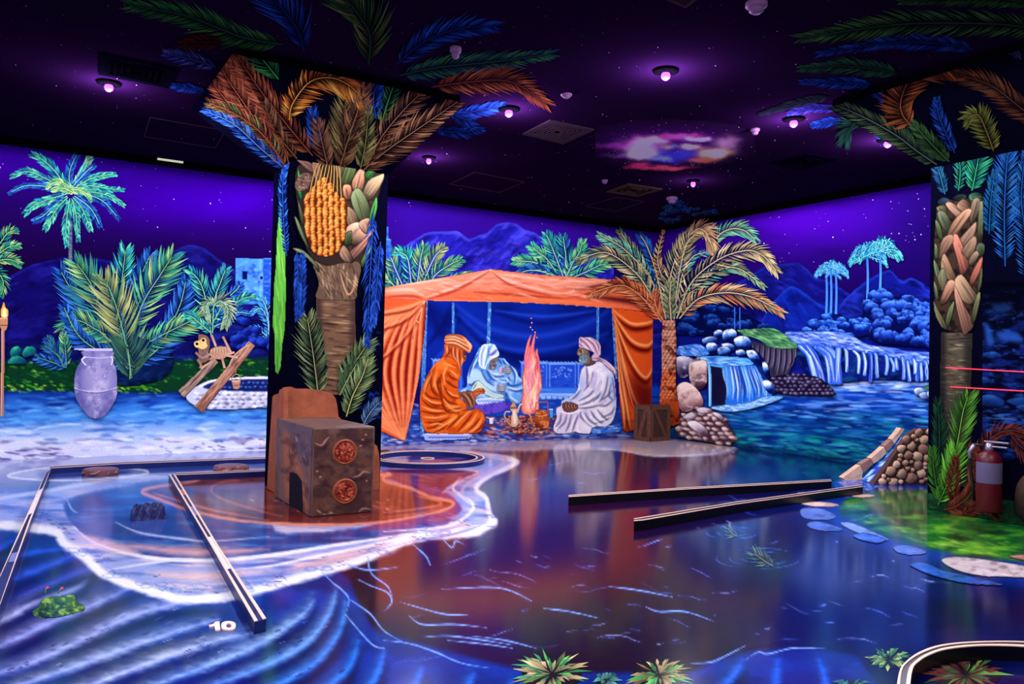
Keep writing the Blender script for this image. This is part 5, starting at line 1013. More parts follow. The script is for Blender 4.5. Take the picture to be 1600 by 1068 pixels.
# mossy cliff
e = empty('painted_cliff', wallpt(RIGHT, 1220, 585), 'square mossy cliff with a green top painted between the two waterfalls', 'cliff')
c = Cv(1148, 508, 1250, 588, 1.0); side = Z6([(620, 165), (720, 190), (820, 215), (890, 200), (885, 240), (860, 310), (840, 350), (745, 365), (735, 300), (690, 240), (640, 200)])
c.poly(side, (44, 40, 64), .8, sm=False)
for i in range(26):
    x = 655+i*9.2; y0 = 195+(i/26)*20; c.stroke(Z6([(x, y0), (x-8+i*.4, y0+70), (x-14, y0+R.uniform(90, 150))]), 2.4, [(130, 120, 140), (16, 10, 30), (90, 80, 110)][i % 3], .8, .8, n=5)
part(c, 'rock_face', e, 'grey fluted rock face', RIGHT)
c = Cv(1148, 508, 1250, 556, 1.0); topc = Z6([(570, 118), (640, 112), (740, 106), (800, 125), (850, 165), (890, 198), (885, 212), (820, 215), (740, 205), (680, 165), (620, 150)])
c.poly(topc, (64, 128, 84), .8); c.noise((120, 190, 110), 9, 5, 4, .45, .7, .8); c.dashes(topc, 60, 16, 1.8, [(24, 60, 50), (150, 210, 120), (20, 50, 50)], 5, .35, .8, .7, .2); part(c, 'mossy_top', e, 'green mossy top', RIGHT)
# near waterfall
e = empty('painted_waterfall', wallpt(RIGHT, 1165, 632), 'near bright blue waterfall painted beside the boulders and date palm', 'waterfall')
c = Cv(1056, 552, 1210, 640, 1.0); c.poly(Z6([(400, 255), (620, 258), (690, 295), (740, 380), (760, 450), (700, 470), (520, 510), (420, 520), (420, 300)]), (10, 40, 120), .8); c.noise((4, 10, 60), 8, 10, 6, .45, .7, .8)
c.poly(Z6([(430, 315), (505, 310), (515, 400), (520, 490), (440, 495)]), (20, 16, 44), 1.2, .9, grow=False); part(c, 'rock', e, 'dark wet rock behind the water', RIGHT)
c = Cv(1086, 552, 1200, 584, 1.0); c.poly(Z6([(375, 255), (480, 252), (620, 262), (660, 295), (600, 312), (500, 315), (420, 300)]), (80, 170, 235), .8); c.dashes(Z6([(380, 258), (620, 265), (640, 300), (440, 300)]), 50, 16, 1.8, [(190, 230, 250), (30, 90, 190)], 4, .05); part(c, 'lip', e, pl=RIGHT)
c = Cv(1122, 566, 1206, 640, 1.0); c.poly(Z6([(495, 310), (600, 305), (660, 298), (690, 340), (720, 400), (770, 450), (700, 480), (660, 500), (520, 520), (515, 420)]), (30, 110, 220), .8)
for i in range(60):
    i *= .57
    x = 498+i*5.4+R.uniform(-5, 5); dx = (i/34)*70; c.stroke(Z6([(x, 306), (x+8+dx*.15+R.uniform(-4, 4), 350), (x+12+dx*.5+R.uniform(-5, 5), 420), (x+8+dx*.6+R.uniform(-6, 6), R.uniform(440, 500))]), R.uniform(1.0, 3.2), R.choice([(170, 220, 250), (90, 180, 240), (16, 50, 150), (230, 246, 255), (60, 140, 230)]), .85, .7, n=7)
part(c, 'falling_water', e, pl=RIGHT)
c = Cv(1104, 566, 1116, 640, 1.0); c.stroke(Z6([(425, 300), (432, 380), (430, 510)]), 5, (90, 180, 240), 1, .6, True, 0); c.stroke(Z6([(427, 300), (430, 510)]), 2, (210, 240, 255), .9, .6); part(c, 'falling_water', e, pl=RIGHT)
c = Cv(1110, 612, 1260, 652, 1.0); c.poly(Z6([(430, 520), (520, 505), (640, 490), (720, 460), (820, 465), (740, 500), (640, 530), (520, 545)]), (120, 190, 240), 1.6); c.dashes(Z6([(440, 520), (640, 492), (780, 465), (800, 490), (600, 540), (480, 545)]), 90, 12, 2.4, [(236, 246, 255), (150, 205, 245), (50, 120, 210)], 8, -.1, .9, .8, .4, 2); part(c, 'spray', e, pl=RIGHT)
# boulders above the fall
GB = 'pale blue boulders over the near waterfall'
names = ['top left small', 'top middle dark', 'large pale right', 'long flat left', 'pebble group middle', 'small middle', 'left cracked', 'round middle', 'right lower', 'tall right edge', 'low right']
bl = [[(450, 130), (480, 112), (500, 130), (485, 160), (455, 155)], [(495, 135), (520, 112), (560, 115), (575, 150), (550, 185), (500, 175)], [(555, 165), (600, 145), (640, 165), (648, 205), (620, 220), (570, 205)], [(390, 165), (430, 150), (468, 155), (465, 185), (400, 190)], [(410, 195), (440, 180), (470, 195), (470, 240), (425, 250)], [(490, 190), (530, 185), (560, 200), (560, 230), (510, 215)],
      [(470, 215), (510, 200), (540, 220), (530, 250), (480, 252)], [(565, 225), (600, 218), (620, 240), (600, 262), (570, 250)], [(620, 225), (660, 222), (690, 260), (695, 295), (660, 290), (630, 260)], [(700, 290), (725, 285), (738, 320), (735, 370), (715, 350)], [(700, 385), (740, 380), (770, 420), (765, 452), (730, 440)]]
for i, (nm, q) in enumerate(zip(names, bl)):
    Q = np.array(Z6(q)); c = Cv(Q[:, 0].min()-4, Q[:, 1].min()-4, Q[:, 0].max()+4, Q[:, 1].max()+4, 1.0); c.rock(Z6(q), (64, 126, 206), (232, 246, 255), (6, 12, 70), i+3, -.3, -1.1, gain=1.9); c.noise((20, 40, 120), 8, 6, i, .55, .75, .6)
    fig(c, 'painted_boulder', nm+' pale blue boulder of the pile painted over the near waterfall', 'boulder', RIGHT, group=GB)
c = Cv(1056, 536, 1112, 560, 1.0); c.poly(Z6([(262, 210), (300, 195), (370, 190), (410, 210), (420, 250), (265, 250)]), (50, 120, 220), 1); c.dashes(Z6([(265, 205), (400, 200), (415, 248), (265, 248)]), 60, 10, 1.8, [(200, 230, 255), (20, 60, 160), (120, 180, 245)], 3, .6, .85, .6, .5); fig(c, 'painted_stream', 'small white stream painted between the date palm and the boulders', 'stream', RIGHT)
for q, lab, cl in (([(255, 262), (320, 255), (350, 270), (370, 250), (380, 280), (330, 290), (320, 350), (290, 370), (262, 350)], 'white topped grey rock painted just right of the date palm trunk', ((110, 104, 130), (236, 236, 244), (30, 20, 50))),
                   ([(320, 300), (350, 280), (410, 276), (418, 340), (412, 400), (380, 432), (340, 410), (322, 360)], 'tall cracked tan boulder painted left of the near waterfall', ((186, 152, 142), (244, 222, 206), (50, 26, 44))),
                   ([(256, 420), (290, 388), (330, 395), (370, 430), (396, 480), (390, 520), (350, 530), (300, 545), (268, 520)], 'big smooth cream boulder painted above the pebble bank', ((214, 176, 164), (255, 230, 212), (90, 46, 60)))):
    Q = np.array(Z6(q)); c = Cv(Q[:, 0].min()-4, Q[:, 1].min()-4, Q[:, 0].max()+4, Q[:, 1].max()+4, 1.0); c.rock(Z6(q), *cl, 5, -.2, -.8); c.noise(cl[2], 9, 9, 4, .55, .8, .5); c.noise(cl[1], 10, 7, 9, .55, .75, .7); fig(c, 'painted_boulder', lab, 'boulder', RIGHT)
e = empty('painted_rocks', wallpt(RIGHT, 1100, 694), 'sloping bank of pale rounded stones painted right of the crate', 'rocks'); c = Cv(1046, 632, 1160, 698, 1.0)
reg = Z6([(250, 640), (280, 570), (320, 545), (380, 520), (430, 525), (490, 560), (530, 610), (580, 690), (520, 720), (430, 705), (350, 690), (260, 675)]); c.poly(reg, (60, 40, 50), 1, sm=False)
c.stones(reg, 7, 8, (206, 168, 156), (250, 232, 224), (60, 30, 44), 9)
for q in ([(290, 570), (330, 545), (360, 560), (350, 580), (300, 580)], [(360, 530), (390, 518), (440, 530), (430, 552), (380, 550)], [(440, 548), (480, 550), (505, 580), (480, 580)], [(310, 600), (360, 590), (420, 640), (410, 670), (360, 650)]): c.rock(Z6(q), (206, 190, 196), (252, 244, 242), (70, 44, 60), 4, -.3, -.8)
fig(c, 'stone_bank', None, None, RIGHT, e)
c = Cv(1424, 600, 1500, 636, 1.0)
for q in ([(1490, 430), (1515, 415), (1545, 425), (1545, 460), (1510, 465)], [(1520, 450), (1550, 438), (1580, 450), (1580, 480), (1530, 475)], [(1560, 440), (1600, 430), (1640, 450), (1620, 480), (1570, 470)]): c.rock(Z6(q), (110, 140, 190), (236, 244, 252), (16, 24, 70), 7, -.3, -.8)
c.poly(Z6([(1540, 415), (1580, 405), (1640, 410), (1600, 430), (1560, 432)]), (50, 120, 70), 1); fig(c, 'painted_boulder', 'pair of white boulders with moss painted at the right pillar edge', 'boulder', RIGHT)

# ---------------------------------------------------------------- the date palm painted over the corner of both walls
PL2 = [(BACK, [(500, 250), (1019.2, 250), (1018.2, 760), (500, 760)]), (RIGHT, [(1019.2, 250), (1700, 250), (1700, 760), (1018.2, 760)])]
Z5 = lambda L: zp(900, 320, .2125, L)
CRM = [(230, 200, 140), (200, 176, 120), (240, 214, 160), (150, 140, 100)]; GRO = [(150, 170, 110), (110, 150, 110), (180, 180, 120), (80, 110, 90)]; RED = [(232, 120, 70), (190, 80, 50), (245, 150, 96)]; MNT = [(120, 210, 170), (90, 180, 160), (160, 220, 170)]
fr = [([(640, 850), (560, 560), (470, 420), (330, 200), (470, 215)][:4], dict(cols=GRO, L=22)), ([(640, 840), (540, 540), (360, 330), (180, 225)], dict(cols=MNT, L=20)), ([(660, 840), (590, 500), (520, 300), (470, 220)], dict(cols=BLU, L=16)), ([(680, 830), (640, 560), (600, 400), (640, 200)], dict(cols=[(240, 170, 80), (220, 140, 60), (250, 190, 110)], L=13, n=14)),
      ([(700, 840), (690, 560), (760, 330), (860, 175)], dict(cols=GRO+CRM, L=24)), ([(720, 840), (780, 520), (860, 380), (960, 350)], dict(cols=BLU+MNT, L=14)), ([(720, 830), (760, 500), (830, 260), (1000, 165), (1020, 330)][:4], dict(cols=CRM, L=22)),
      ([(1000, 300), (1060, 215), (1150, 175), (1240, 190), (1310, 250)], dict(cols=MNT, L=22, n=18)), ([(840, 220), (900, 175), (960, 210), (1010, 340)], dict(cols=[(250, 200, 140), (240, 180, 120)], L=22, n=20)),
      ([(740, 830), (860, 620), (1050, 480), (1200, 470), (1370, 590)], dict(cols=GRO+MNT, L=18)), ([(640, 850), (540, 640), (420, 480), (220, 350), (30, 400)], dict(cols=CRM+GRO, L=24, n=28)),
      ([(740, 835), (850, 570), (1050, 400), (1250, 335), (1370, 370), (1470, 480)], dict(cols=CRM, L=26, n=30)), ([(760, 835), (900, 690), (1100, 645), (1300, 680), (1500, 780)], dict(cols=[(236, 200, 140), (210, 160, 100), (230, 130, 80), (160, 150, 100)], L=26, n=30)),
      ([(630, 860), (540, 740), (440, 640), (320, 590), (110, 650)], dict(cols=RED, L=24, n=28)), ([(640, 850), (600, 780), (580, 700), (590, 640)], dict(cols=RED, L=14, n=12)), ([(700, 850), (690, 700), (700, 560)], dict(cols=GRO, L=18, n=14))]
e = empty('painted_date_palm', wallpt(RIGHT, 1046, 665), 'big date palm with cream, green and orange fronds painted across the room corner', 'palm')
for i, (p, o) in enumerate(fr):
    v = Vx(BACK, lay(.0004)); frond(v, Z5(p), o['L'], o.get('n', 24), o['cols'], (240, 220, 160) if o['cols'] is not RED else (250, 160, 110), 2.3, .85, .25, 2.0, i*7, planes=[(a, b, v.off) for a, b in PL2], back=(16, 22, 60) if o['cols'] is not RED else (70, 14, 16))
    v.mesh('frond', WALLP, e)
c = Cv(1024, 494, 1066, 668, 1.0)
c.poly([(1035, 500), (1055, 500), (1058, 540), (1056, 600), (1060, 625), (1064, 660), (1050, 666), (1032, 664), (1030, 625), (1034, 580), (1033, 540)], (150, 88, 66), .7, sm=False)
u = np.clip((c.Y-560)/90, 0, 1)[..., None]; c.C[:] = c.C*(1-u*.6)+np.array((150, 44, 14))*u*.6
for j in range(26):
    for i in range(4):
        x = 1034+i*6+(j % 2)*3-1; y = 503+j*5.2; R = random.Random(j*9+i); hot = j > 14
        if j < 25: c.rock([(x-3, y), (x, y-3.4), (x+3.4, y), (x+2, y+4), (x-2, y+4)], (176, 110, 84) if not hot else (196, 84, 40), (242, 200, 164) if not hot else (255, 160, 90), (64, 24, 30), j+i, grow=False, edge=False)
c.poly([(1030, 630), (1045, 622), (1062, 632), (1064, 662), (1048, 666), (1032, 664)], (176, 66, 22), 2, .8, grow=False); c.noise((60, 12, 10), 8, 8, 3, .55, .75, .8)
part(c, 'trunk', e, pl=RIGHT)
# ---------------------------------------------------------------- left pillar: a square shaft flaring into a wide capital, painted as a date palm
def px(p):
    d = np.array(p, float)-CAM; z_ = d@CF
    return (800+FPX*(d@CR)/z_, 534-FPX*(d@CU)/z_)
PX0, PX1, PY0, PY1 = -6.090, -5.325, -2.877, -2.373
PFRONT = Plane((0, PY0, 0), (0, -1, 0)); PLEFT = Plane((PX0, 0, 0), (-1, 0, 0))
ZC = float(pt(PFRONT, 455, 250)[2])
CA, CB = (-6.68, -3.54), (-5.00, -2.12)
PBASE = mat_plain('pillar_midnight', (4, 4, 20), 0.8, 0.0, noise=0.4)
LAY[0] = 0
pil = empty('palm_pillar', (-5.7, -2.6, 0), 'square pillar flaring at the ceiling, painted as a palm with a hanging date cluster', 'pillar')
box('shaft', (PX0, PY0, 0), (PX1, PY1, ZC), PBASE, pil)
def frustum(name, lo, hi, z0, z1, mat, parent):
    bm = bmesh.new(); a = [bm.verts.new((x, y, z0)) for x, y in lo]; b = [bm.verts.new((x, y, z1)) for x, y in hi]
    bm.faces.new(a[::-1]); bm.faces.new(b)
    for i in range(4): bm.faces.new((a[i], a[(i+1) % 4], b[(i+1) % 4], b[i]))
    return bm_obj(name, bm, mat, parent)
lo = [(PX0, PY0), (PX1, PY0), (PX1, PY1), (PX0, PY1)]; hi = [(CA[0], CA[1]), (CB[0], CA[1]), (CB[0], CB[1]), (CA[0], CB[1])]
frustum('capital', lo, hi, ZC, H-0.06, PBASE, pil)
box('shadow_gap', (CA[0]+.03, CA[1]+.03, H-0.06), (CB[0]-.03, CB[1]-.03, H), BLACKM, pil)
def plane3(a, b, c_):
    a, b, c_ = map(lambda q: np.array(q, float), (a, b, c_)); n = np.cross(b-a, c_-a)
    if n@(CAM-a) < 0: n = -n
    return Plane(a, n)
ZT = H-0.06
FL_, FR_, BL_ = (PX0, PY0, ZC), (PX1, PY0, ZC), (PX0, PY1, ZC); TA, TB, TC = (CA[0], CA[1], ZT), (CB[0], CA[1], ZT), (CA[0], CB[1], ZT)
CFRONT = plane3(FL_, FR_, TA); CLEFT = plane3(FL_, BL_, TA)
QF = [px(TA), px(TB), px(FR_), px(FL_)]; QL = [px(TC), px(TA), px(FL_), px(BL_)]
SF = [px((PX0, PY0, ZC)), px((PX1, PY0, ZC)), px((PX1, PY0, 0)), px((PX0, PY0, 0))]; SL = [px((PX0, PY1, ZC)), px((PX0, PY0, ZC)), px((PX0, PY0, 0)), px((PX0, PY1, 0))]
P1 = lambda L: zp(200, 0, .4125, L)
P2 = lambda L: zp(400, 220, .3744, L)
ORG = [(226, 140, 50), (200, 110, 40), (240, 176, 80), (150, 80, 36)]; BRN = [(130, 86, 60), (100, 62, 46), (156, 110, 76), (74, 44, 36)]; RDB = [(136, 66, 44), (104, 46, 34), (166, 92, 60)]; DGR = [(40, 110, 60), (30, 84, 50), (60, 140, 60)]; DBL = [(26, 60, 150), (18, 42, 116), (40, 84, 190)]
OLD = [(110, 110, 60), (84, 90, 50), (140, 140, 80), (60, 70, 44)]
def pfr(parent, pl, clip, pts, cols, L, n=26, rach=None, seed=1, w=2.6, spread=.85, off=.003, droop=.1, name='frond', back=None, **k):
    v = Vx(pl, off+lay(.00005), clip); frond(v, pts, L, n, cols, rach or tuple(min(255, int(q*1.15)) for q in cols[0]), w, spread, droop, 2.0, seed, planes=[(pl, clip, v.off)], back=back, **k)
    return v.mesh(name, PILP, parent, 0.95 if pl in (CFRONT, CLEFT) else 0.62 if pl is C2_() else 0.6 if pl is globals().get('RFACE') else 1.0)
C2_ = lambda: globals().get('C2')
DKB = (20, 10, 16)
pfr(pil, CFRONT, QF, P1([(700, 590), (600, 470), (500, 340), (400, 190)]), RDB, 34, 34, seed=3, back=DKB)
pfr(pil, CFRONT, QF, P1([(570, 300), (530, 250), (480, 190)]), DGR, 34, 14, (40, 190, 80), 4)
pfr(pil, CFRONT, QF, P1([(960, 470), (980, 400), (1010, 320), (1040, 310)]), DGR, 24, 14, (60, 150, 90), 5)
pfr(pil, CFRONT, QF, P1([(940, 450), (930, 360), (960, 300)]), DBL, 26, 14, seed=6)
pfr(pil, CFRONT, QF, P1([(700, 560), (705, 500), (700, 420)]), DBL, 22, 12, seed=7)
pfr(pil, CFRONT, QF, P1([(885, 650), (980, 570), (1110, 480), (1300, 350)]), BRN, 36, 34, (150, 110, 80), 8, back=DKB)
pfr(pil, CFRONT, QF, P1([(820, 640), (822, 540), (818, 400)]), BRN+OLD, 42, 24, (110, 80, 60), 9, back=DKB)
pfr(pil, CFRONT, QF, P1([(640, 600), (560, 500), (520, 400)]), BRN, 26, 20, seed=31)
pfr(pil, CFRONT, QF, P1([(760, 640), (740, 560), (720, 470)]), BRN, 26, 18, seed=32)
pfr(pil, CFRONT, QF, P1([(900, 640), (960, 520), (1060, 400), (1130, 340)]), BRN, 30, 26, seed=33)
pfr(pil, CFRONT, QF, P1([(880, 640), (900, 540), (910, 420)]), OLD, 24, 18, seed=34)
pfr(pil, CFRONT, QF, P1([(610, 455), (625, 390), (690, 310), (770, 295), (840, 325), (885, 370)]), ORG, 34, 34, (240, 160, 70), 10, 2.8, 1.05, droop=.5, off=.005, back=(40, 16, 10))
pfr(pil, CLEFT, QL, P1([(610, 620), (560, 480), (460, 330), (380, 190)]), RDB, 30, 30, seed=13, back=DKB)
for k_, p_ in enumerate([[(605, 600), (540, 440), (440, 300), (385, 240)], [(600, 630), (500, 500), (390, 400), (325, 320)], [(595, 620), (480, 450), (390, 320), (350, 250)], [(608, 590), (560, 450), (500, 360), (430, 260)]]): pfr(pil, CLEFT, QL, P1(p_), RDB+[(90, 44, 40)], 28, 28, seed=210+k_)
pfr(pil, CFRONT, QF, P1([(800, 640), (850, 480), (900, 330)]), BRN, 30, 22, seed=216)
pfr(pil, CLEFT, QL, P1([(600, 640), (520, 520), (420, 440), (310, 390)]), RDB+OLD, 24, 26, seed=14, back=DKB)
pfr(pil, CLEFT, QL, P1([(595, 640), (500, 560), (400, 470), (292, 420)]), DBL+[(60, 110, 190)], 18, 28, (70, 120, 200), 15)
# shaft paint
v_bl = [(P2([(185, 740), (190, 600), (195, 480)]), DBL, 16), (P2([(490, 300), (480, 500), (470, 700), (465, 840)]), DBL, 20), (P2([(520, 420), (505, 600), (490, 760)]), DBL, 16), (P2([(170, 460), (175, 600), (170, 740)]), DBL, 12)]
for i, (p, cl, L) in enumerate(v_bl): pfr(pil, PFRONT, SF, p, cl, L, 22, seed=20+i, spread=.7, droop=.4)
c = Cv(440, 460, 600, 780, 1.2); c.A[:] = 0
for i in range(30):
    R = random.Random(i); x, y = R.uniform(558, 592), R.uniform(520, 660); c.stroke([(x-4, y), (x, y-3), (x+5, y+1)], 5, R.choice([(10, 26, 96), (16, 40, 130), (8, 16, 60)]), 1, 1.5, True)
c.mesh('distant_foliage', PFRONT, PILP, .002, pil, clip=SF)
TRK = (104, 76, 56)
c = Cv(488, 460, 560, 640, 1.0); c.poly(P2([(250, 655), (415, 660), (418, 860), (400, 1060), (250, 1060), (248, 800)]), TRK, .7, sm=False)
c.dashes(P2([(250, 660), (415, 665), (410, 1050), (255, 1050)]), 110, 26, 2.6, [(176, 136, 100), (40, 26, 26), (130, 96, 70), (60, 40, 36)], 4, .08, .8, .8, .08)
c.poly(P2([(248, 655), (275, 655), (275, 1050), (248, 1050)]), (40, 28, 30), 3, .7, grow=False); c.poly(P2([(395, 655), (420, 655), (420, 1050), (395, 1050)]), (50, 34, 32), 3, .7, grow=False)
LAY[0] = .012
c.mesh('trunk', PFRONT, PILP, .008, pil, clip=SF)
c = Cv(480, 400, 570, 470, 1.0); c.poly(P2([(235, 500), (300, 520), (400, 500), (440, 520), (425, 600), (415, 660), (330, 665), (250, 655), (262, 590)]), (92, 70, 54), .8)
c.dashes(P2([(240, 510), (430, 510), (420, 650), (255, 650)]), 90, 18, 1.8, [(150, 124, 90), (44, 30, 28), (190, 160, 120)], 6, 1.2, .8, .6, .5); c.stroke(P2([(350, 540), (365, 600), (385, 640), (405, 620), (410, 580)]), 3, (200, 150, 110), .8, 1); c.mesh('trunk_fibre', PFRONT, PILP, .0085, pil)
lb = [([(160, 65), (215, 85), (255, 115), (240, 130), (200, 105)], (106, 76, 66)), ([(235, 110), (250, 75), (275, 140), (255, 180)], (120, 84, 66)), ([(345, 130), (380, 100), (415, 105), (400, 160), (370, 185)], (74, 90, 50)), ([(330, 110), (350, 95), (370, 105), (350, 160)], (96, 84, 56)), ([(405, 165), (440, 115), (452, 150), (440, 205), (410, 205)], (150, 106, 80)), ([(455, 140), (500, 100), (530, 95), (500, 125), (480, 160)], (50, 110, 50)),
      ([(450, 225), (470, 170), (510, 148), (530, 145), (520, 180), (480, 240)], (140, 116, 86)), ([(365, 190), (395, 190), (395, 240), (370, 235)], (160, 104, 76)), ([(400, 240), (430, 205), (465, 260), (470, 320), (430, 320)], (86, 96, 62)), ([(475, 310), (500, 240), (505, 280), (485, 345)], (60, 120, 56)), ([(380, 280), (415, 300), (425, 345), (385, 350)], (104, 82, 62)), ([(385, 360), (430, 345), (460, 390), (410, 430), (380, 400)], (166, 126, 100)), ([(430, 345), (470, 325), (475, 370), (455, 385)], (130, 100, 80)),
      ([(385, 470), (440, 420), (485, 370), (470, 420), (410, 490)], (150, 100, 84)), ([(350, 470), (370, 440), (405, 500), (370, 500)], (120, 90, 70)), ([(440, 500), (475, 440), (480, 455), (450, 520)], (90, 130, 66)), ([(165, 330), (180, 340), (220, 440), (235, 470), (190, 400)], (80, 96, 60)), ([(160, 455), (200, 460), (250, 510), (255, 540), (215, 490)], (90, 100, 66)), ([(175, 250), (195, 300), (205, 360), (185, 320)], (70, 80, 50)), ([(175, 120), (190, 180), (190, 240), (176, 210)], (40, 130, 60)), ([(400, 380), (375, 390), (370, 430), (395, 430)], (60, 70, 40))]
c = Cv(450, 240, 605, 420, 1.0); c.poly(P2([(170, 110), (300, 90), (420, 100), (520, 130), (520, 200), (480, 330), (485, 420), (440, 510), (300, 520), (220, 470), (180, 320)]), (44, 32, 28), 1.2); c.dashes(P2([(180, 120), (510, 140), (470, 460), (240, 470)]), 120, 14, 1.6, [(90, 68, 50), (22, 14, 16), (70, 60, 40)], 8, 1.2, .8, .6, .4); c.mesh('trunk_fibre', PFRONT, PILP, .0082, pil, clip=SF)
for i, (q, cl) in enumerate(lb):
    Q = np.array(P2(q)); c = Cv(Q[:, 0].min()-7, Q[:, 1].min()-7, Q[:, 0].max()+7, Q[:, 1].max()+7, .9); stub(c, P2(q), cl, i)
    c.mesh('leaf_base', PFRONT, PILP, .0088+i*.0001, pil)
c = Cv(470, 268, 548, 404, .9); c.poly(P2([(200, 240), (230, 200), (260, 165), (290, 150), (320, 180), (345, 230), (375, 240), (382, 300), (372, 400), (340, 465), (290, 482), (240, 465), (212, 400), (195, 320)]), (84, 30, 10), .8)
R = random.Random(2); cen = []; DCL = np.array([(200, 240), (230, 200), (260, 165), (290, 150), (320, 180), (345, 230), (375, 240), (382, 300), (372, 400), (340, 470), (290, 490), (240, 470), (212, 400), (195, 320)], float)
for i in range(7):
    x = 214+i*25; y0 = 170+abs(i-3.5)*18; y1 = 470-abs(i-3.8)*16
    y = 160
    while y < 486:
        if inside(np.array([x]), np.array([y]), DCL)[0]: cen.append((x+R.uniform(-3.5, 3.5)+(y-320)*.02, y))
        y += 12.5
for i, (x, y) in enumerate(cen):
    a, b = P2([(x, y)])[0]; r = R.uniform(3.2, 4.4); c.rock([(a+r*math.cos(t), b+r*.9*math.sin(t)) for t in np.linspace(0, 6.28, 7, endpoint=False)], R.choice([(216, 112, 34), (196, 86, 26), (232, 136, 50)]), (255, 206, 110), (100, 34, 8), i, -.4, -.7, edge=False, grow=False)
c.mesh('date_cluster', PFRONT, PILP, .0112, pil, gain=.8)
v = Vx(PFRONT, .0118)
for i in range(9):
    x = 250+i*12; v.ribbon(P2([(285+i*4, 70+abs(i-4)*4), (x+8-abs(i-4)*2, 110), (220+i*17, 190+abs(i-4)*12)]), 1.6, 1.2, (150, 130, 70), (190, 140, 70))
v.mesh('date_stalks', PILP, pil)
c = Cv(458, 264, 490, 302, .9); c.poly(P2([(160, 180), (185, 140), (215, 130), (235, 150), (215, 200), (175, 210)]), (90, 66, 56), .8); c.dashes(P2([(165, 140), (230, 140), (220, 205), (170, 205)]), 40, 5, 1.6, [(150, 116, 96), (40, 26, 26), (180, 150, 120)], 3, .5, .9, .5, 1.5); c.mesh('dry_tuft', PFRONT, PILP, .0114, pil)
for i, (p, L, cl) in enumerate([(P2([(260, 1060), (240, 900), (215, 740)]), 36, [(96, 112, 70), (70, 90, 60), (130, 140, 90), (50, 70, 50)]), (P2([(370, 1060), (400, 950), (470, 840)]), 30, [(90, 110, 66), (120, 140, 84), (60, 84, 54)]), (P2([(350, 1060), (380, 1000), (420, 930)]), 20, [(60, 84, 54)])]):
    pfr(pil, PFRONT, SF, p, cl, L, 26, (150, 160, 100), 40+i, 2.6, .95, .001, back=(10, 16, 20))
P3 = lambda L: zp(400, 570, .2434, L)
pfr(pil, PFRONT, SF, P3([(580, 330), (620, 200), (680, 80), (720, -40)]), [(110, 130, 80), (84, 110, 70), (140, 156, 96)], 26, 26, (190, 190, 110), 44, 2.6, .95, .001, back=(8, 14, 20))
pfr(pil, PFRONT, SF, P3([(690, 380), (730, 310), (790, 240)]), [(60, 90, 130), (84, 116, 150), (40, 66, 110)], 18, 18, (120, 150, 180), 45, 2.2, .95, .0078)
pfr(pil, PLEFT, SL, P2([(128, 480), (115, 330), (112, 180), (130, 90)]), DBL+[(50, 110, 190)], 12, 26, seed=46)
c = Cv(412, 300, 460, 600, 1.0); c.poly(P2([(105, 255), (112, 390), (125, 400), (124, 560), (128, 590), (122, 780), (112, 840), (105, 940), (92, 975), (78, 960), (75, 800), (68, 770), (74, 600), (82, 520), (84, 420), (92, 330)]), (88, 170, 56), .8, sm=False)
c.dashes(P2([(105, 265), (125, 400), (120, 800), (92, 970), (72, 780)]), 70, 40, 1.6, [(150, 220, 84), (46, 110, 40), (120, 200, 70)], 5, 1.5, .8, .7, .08); c.mesh('banana_leaf', PLEFT, PILP, .003, pil)

# palm fronds of the left pillar that run on over the ceiling
LAY[0] = 0
cf = empty('ceiling_fronds', tuple(pt(CEIL, 540, 120)), 'painted palm fronds spreading over the ceiling around the left pillar', 'fronds')
def cfr(par, pts, cols, L, n, seed, rach=None, w=2.4, spread=.75):
    v = Vx(CEIL, .002+lay(.00003)); frond(v, pts, L*1.45, int(n*1.15), cols, rach or cols[0], w, spread, .05, 1.8, seed, back=(16, 8, 22)); v.mesh('frond', CEILP, par, 0.75)
for i, (p, cl, L, n) in enumerate([([(585, 168), (430, 140), (220, 60), (10, 22)], DGR+[(70, 120, 60)], 26, 36), ([(668, 195), (640, 110), (580, 30), (520, -40)], DBL, 36, 26), ([(912, 245), (915, 130), (860, 40), (800, -30)], DGR+OLD, 42, 30), ([(1015, 245), (1120, 160), (1250, 110), (1390, 100)], DBL+[(40, 90, 210)], 24, 32), ([(1030, 285), (1180, 255), (1380, 235), (1600, 205)], [(40, 100, 90), (30, 80, 110), (60, 130, 80)], 22, 38),
        ([(1150, 330), (1300, 310), (1450, 310), (1580, 390)], RDB, 24, 34), ([(1230, 440), (1320, 420), (1415, 398)], DBL, 13, 18), ([(1215, 420), (1270, 450), (1300, 455)], DBL, 14, 12), ([(1165, 495), (1250, 500), (1340, 492)], DBL, 11, 16), ([(365, 165), (290, 160), (210, 165)], [(80, 30, 30), (60, 24, 26)], 15, 16), ([(335, 255), (240, 225), (150, 205)], [(60, 70, 150), (90, 100, 170), (30, 40, 110)], 15, 18), ([(292, 345), (230, 335), (170, 325)], DBL, 9, 14)]):
    cfr(cf, P1(p), cl, L, n, 60+i)

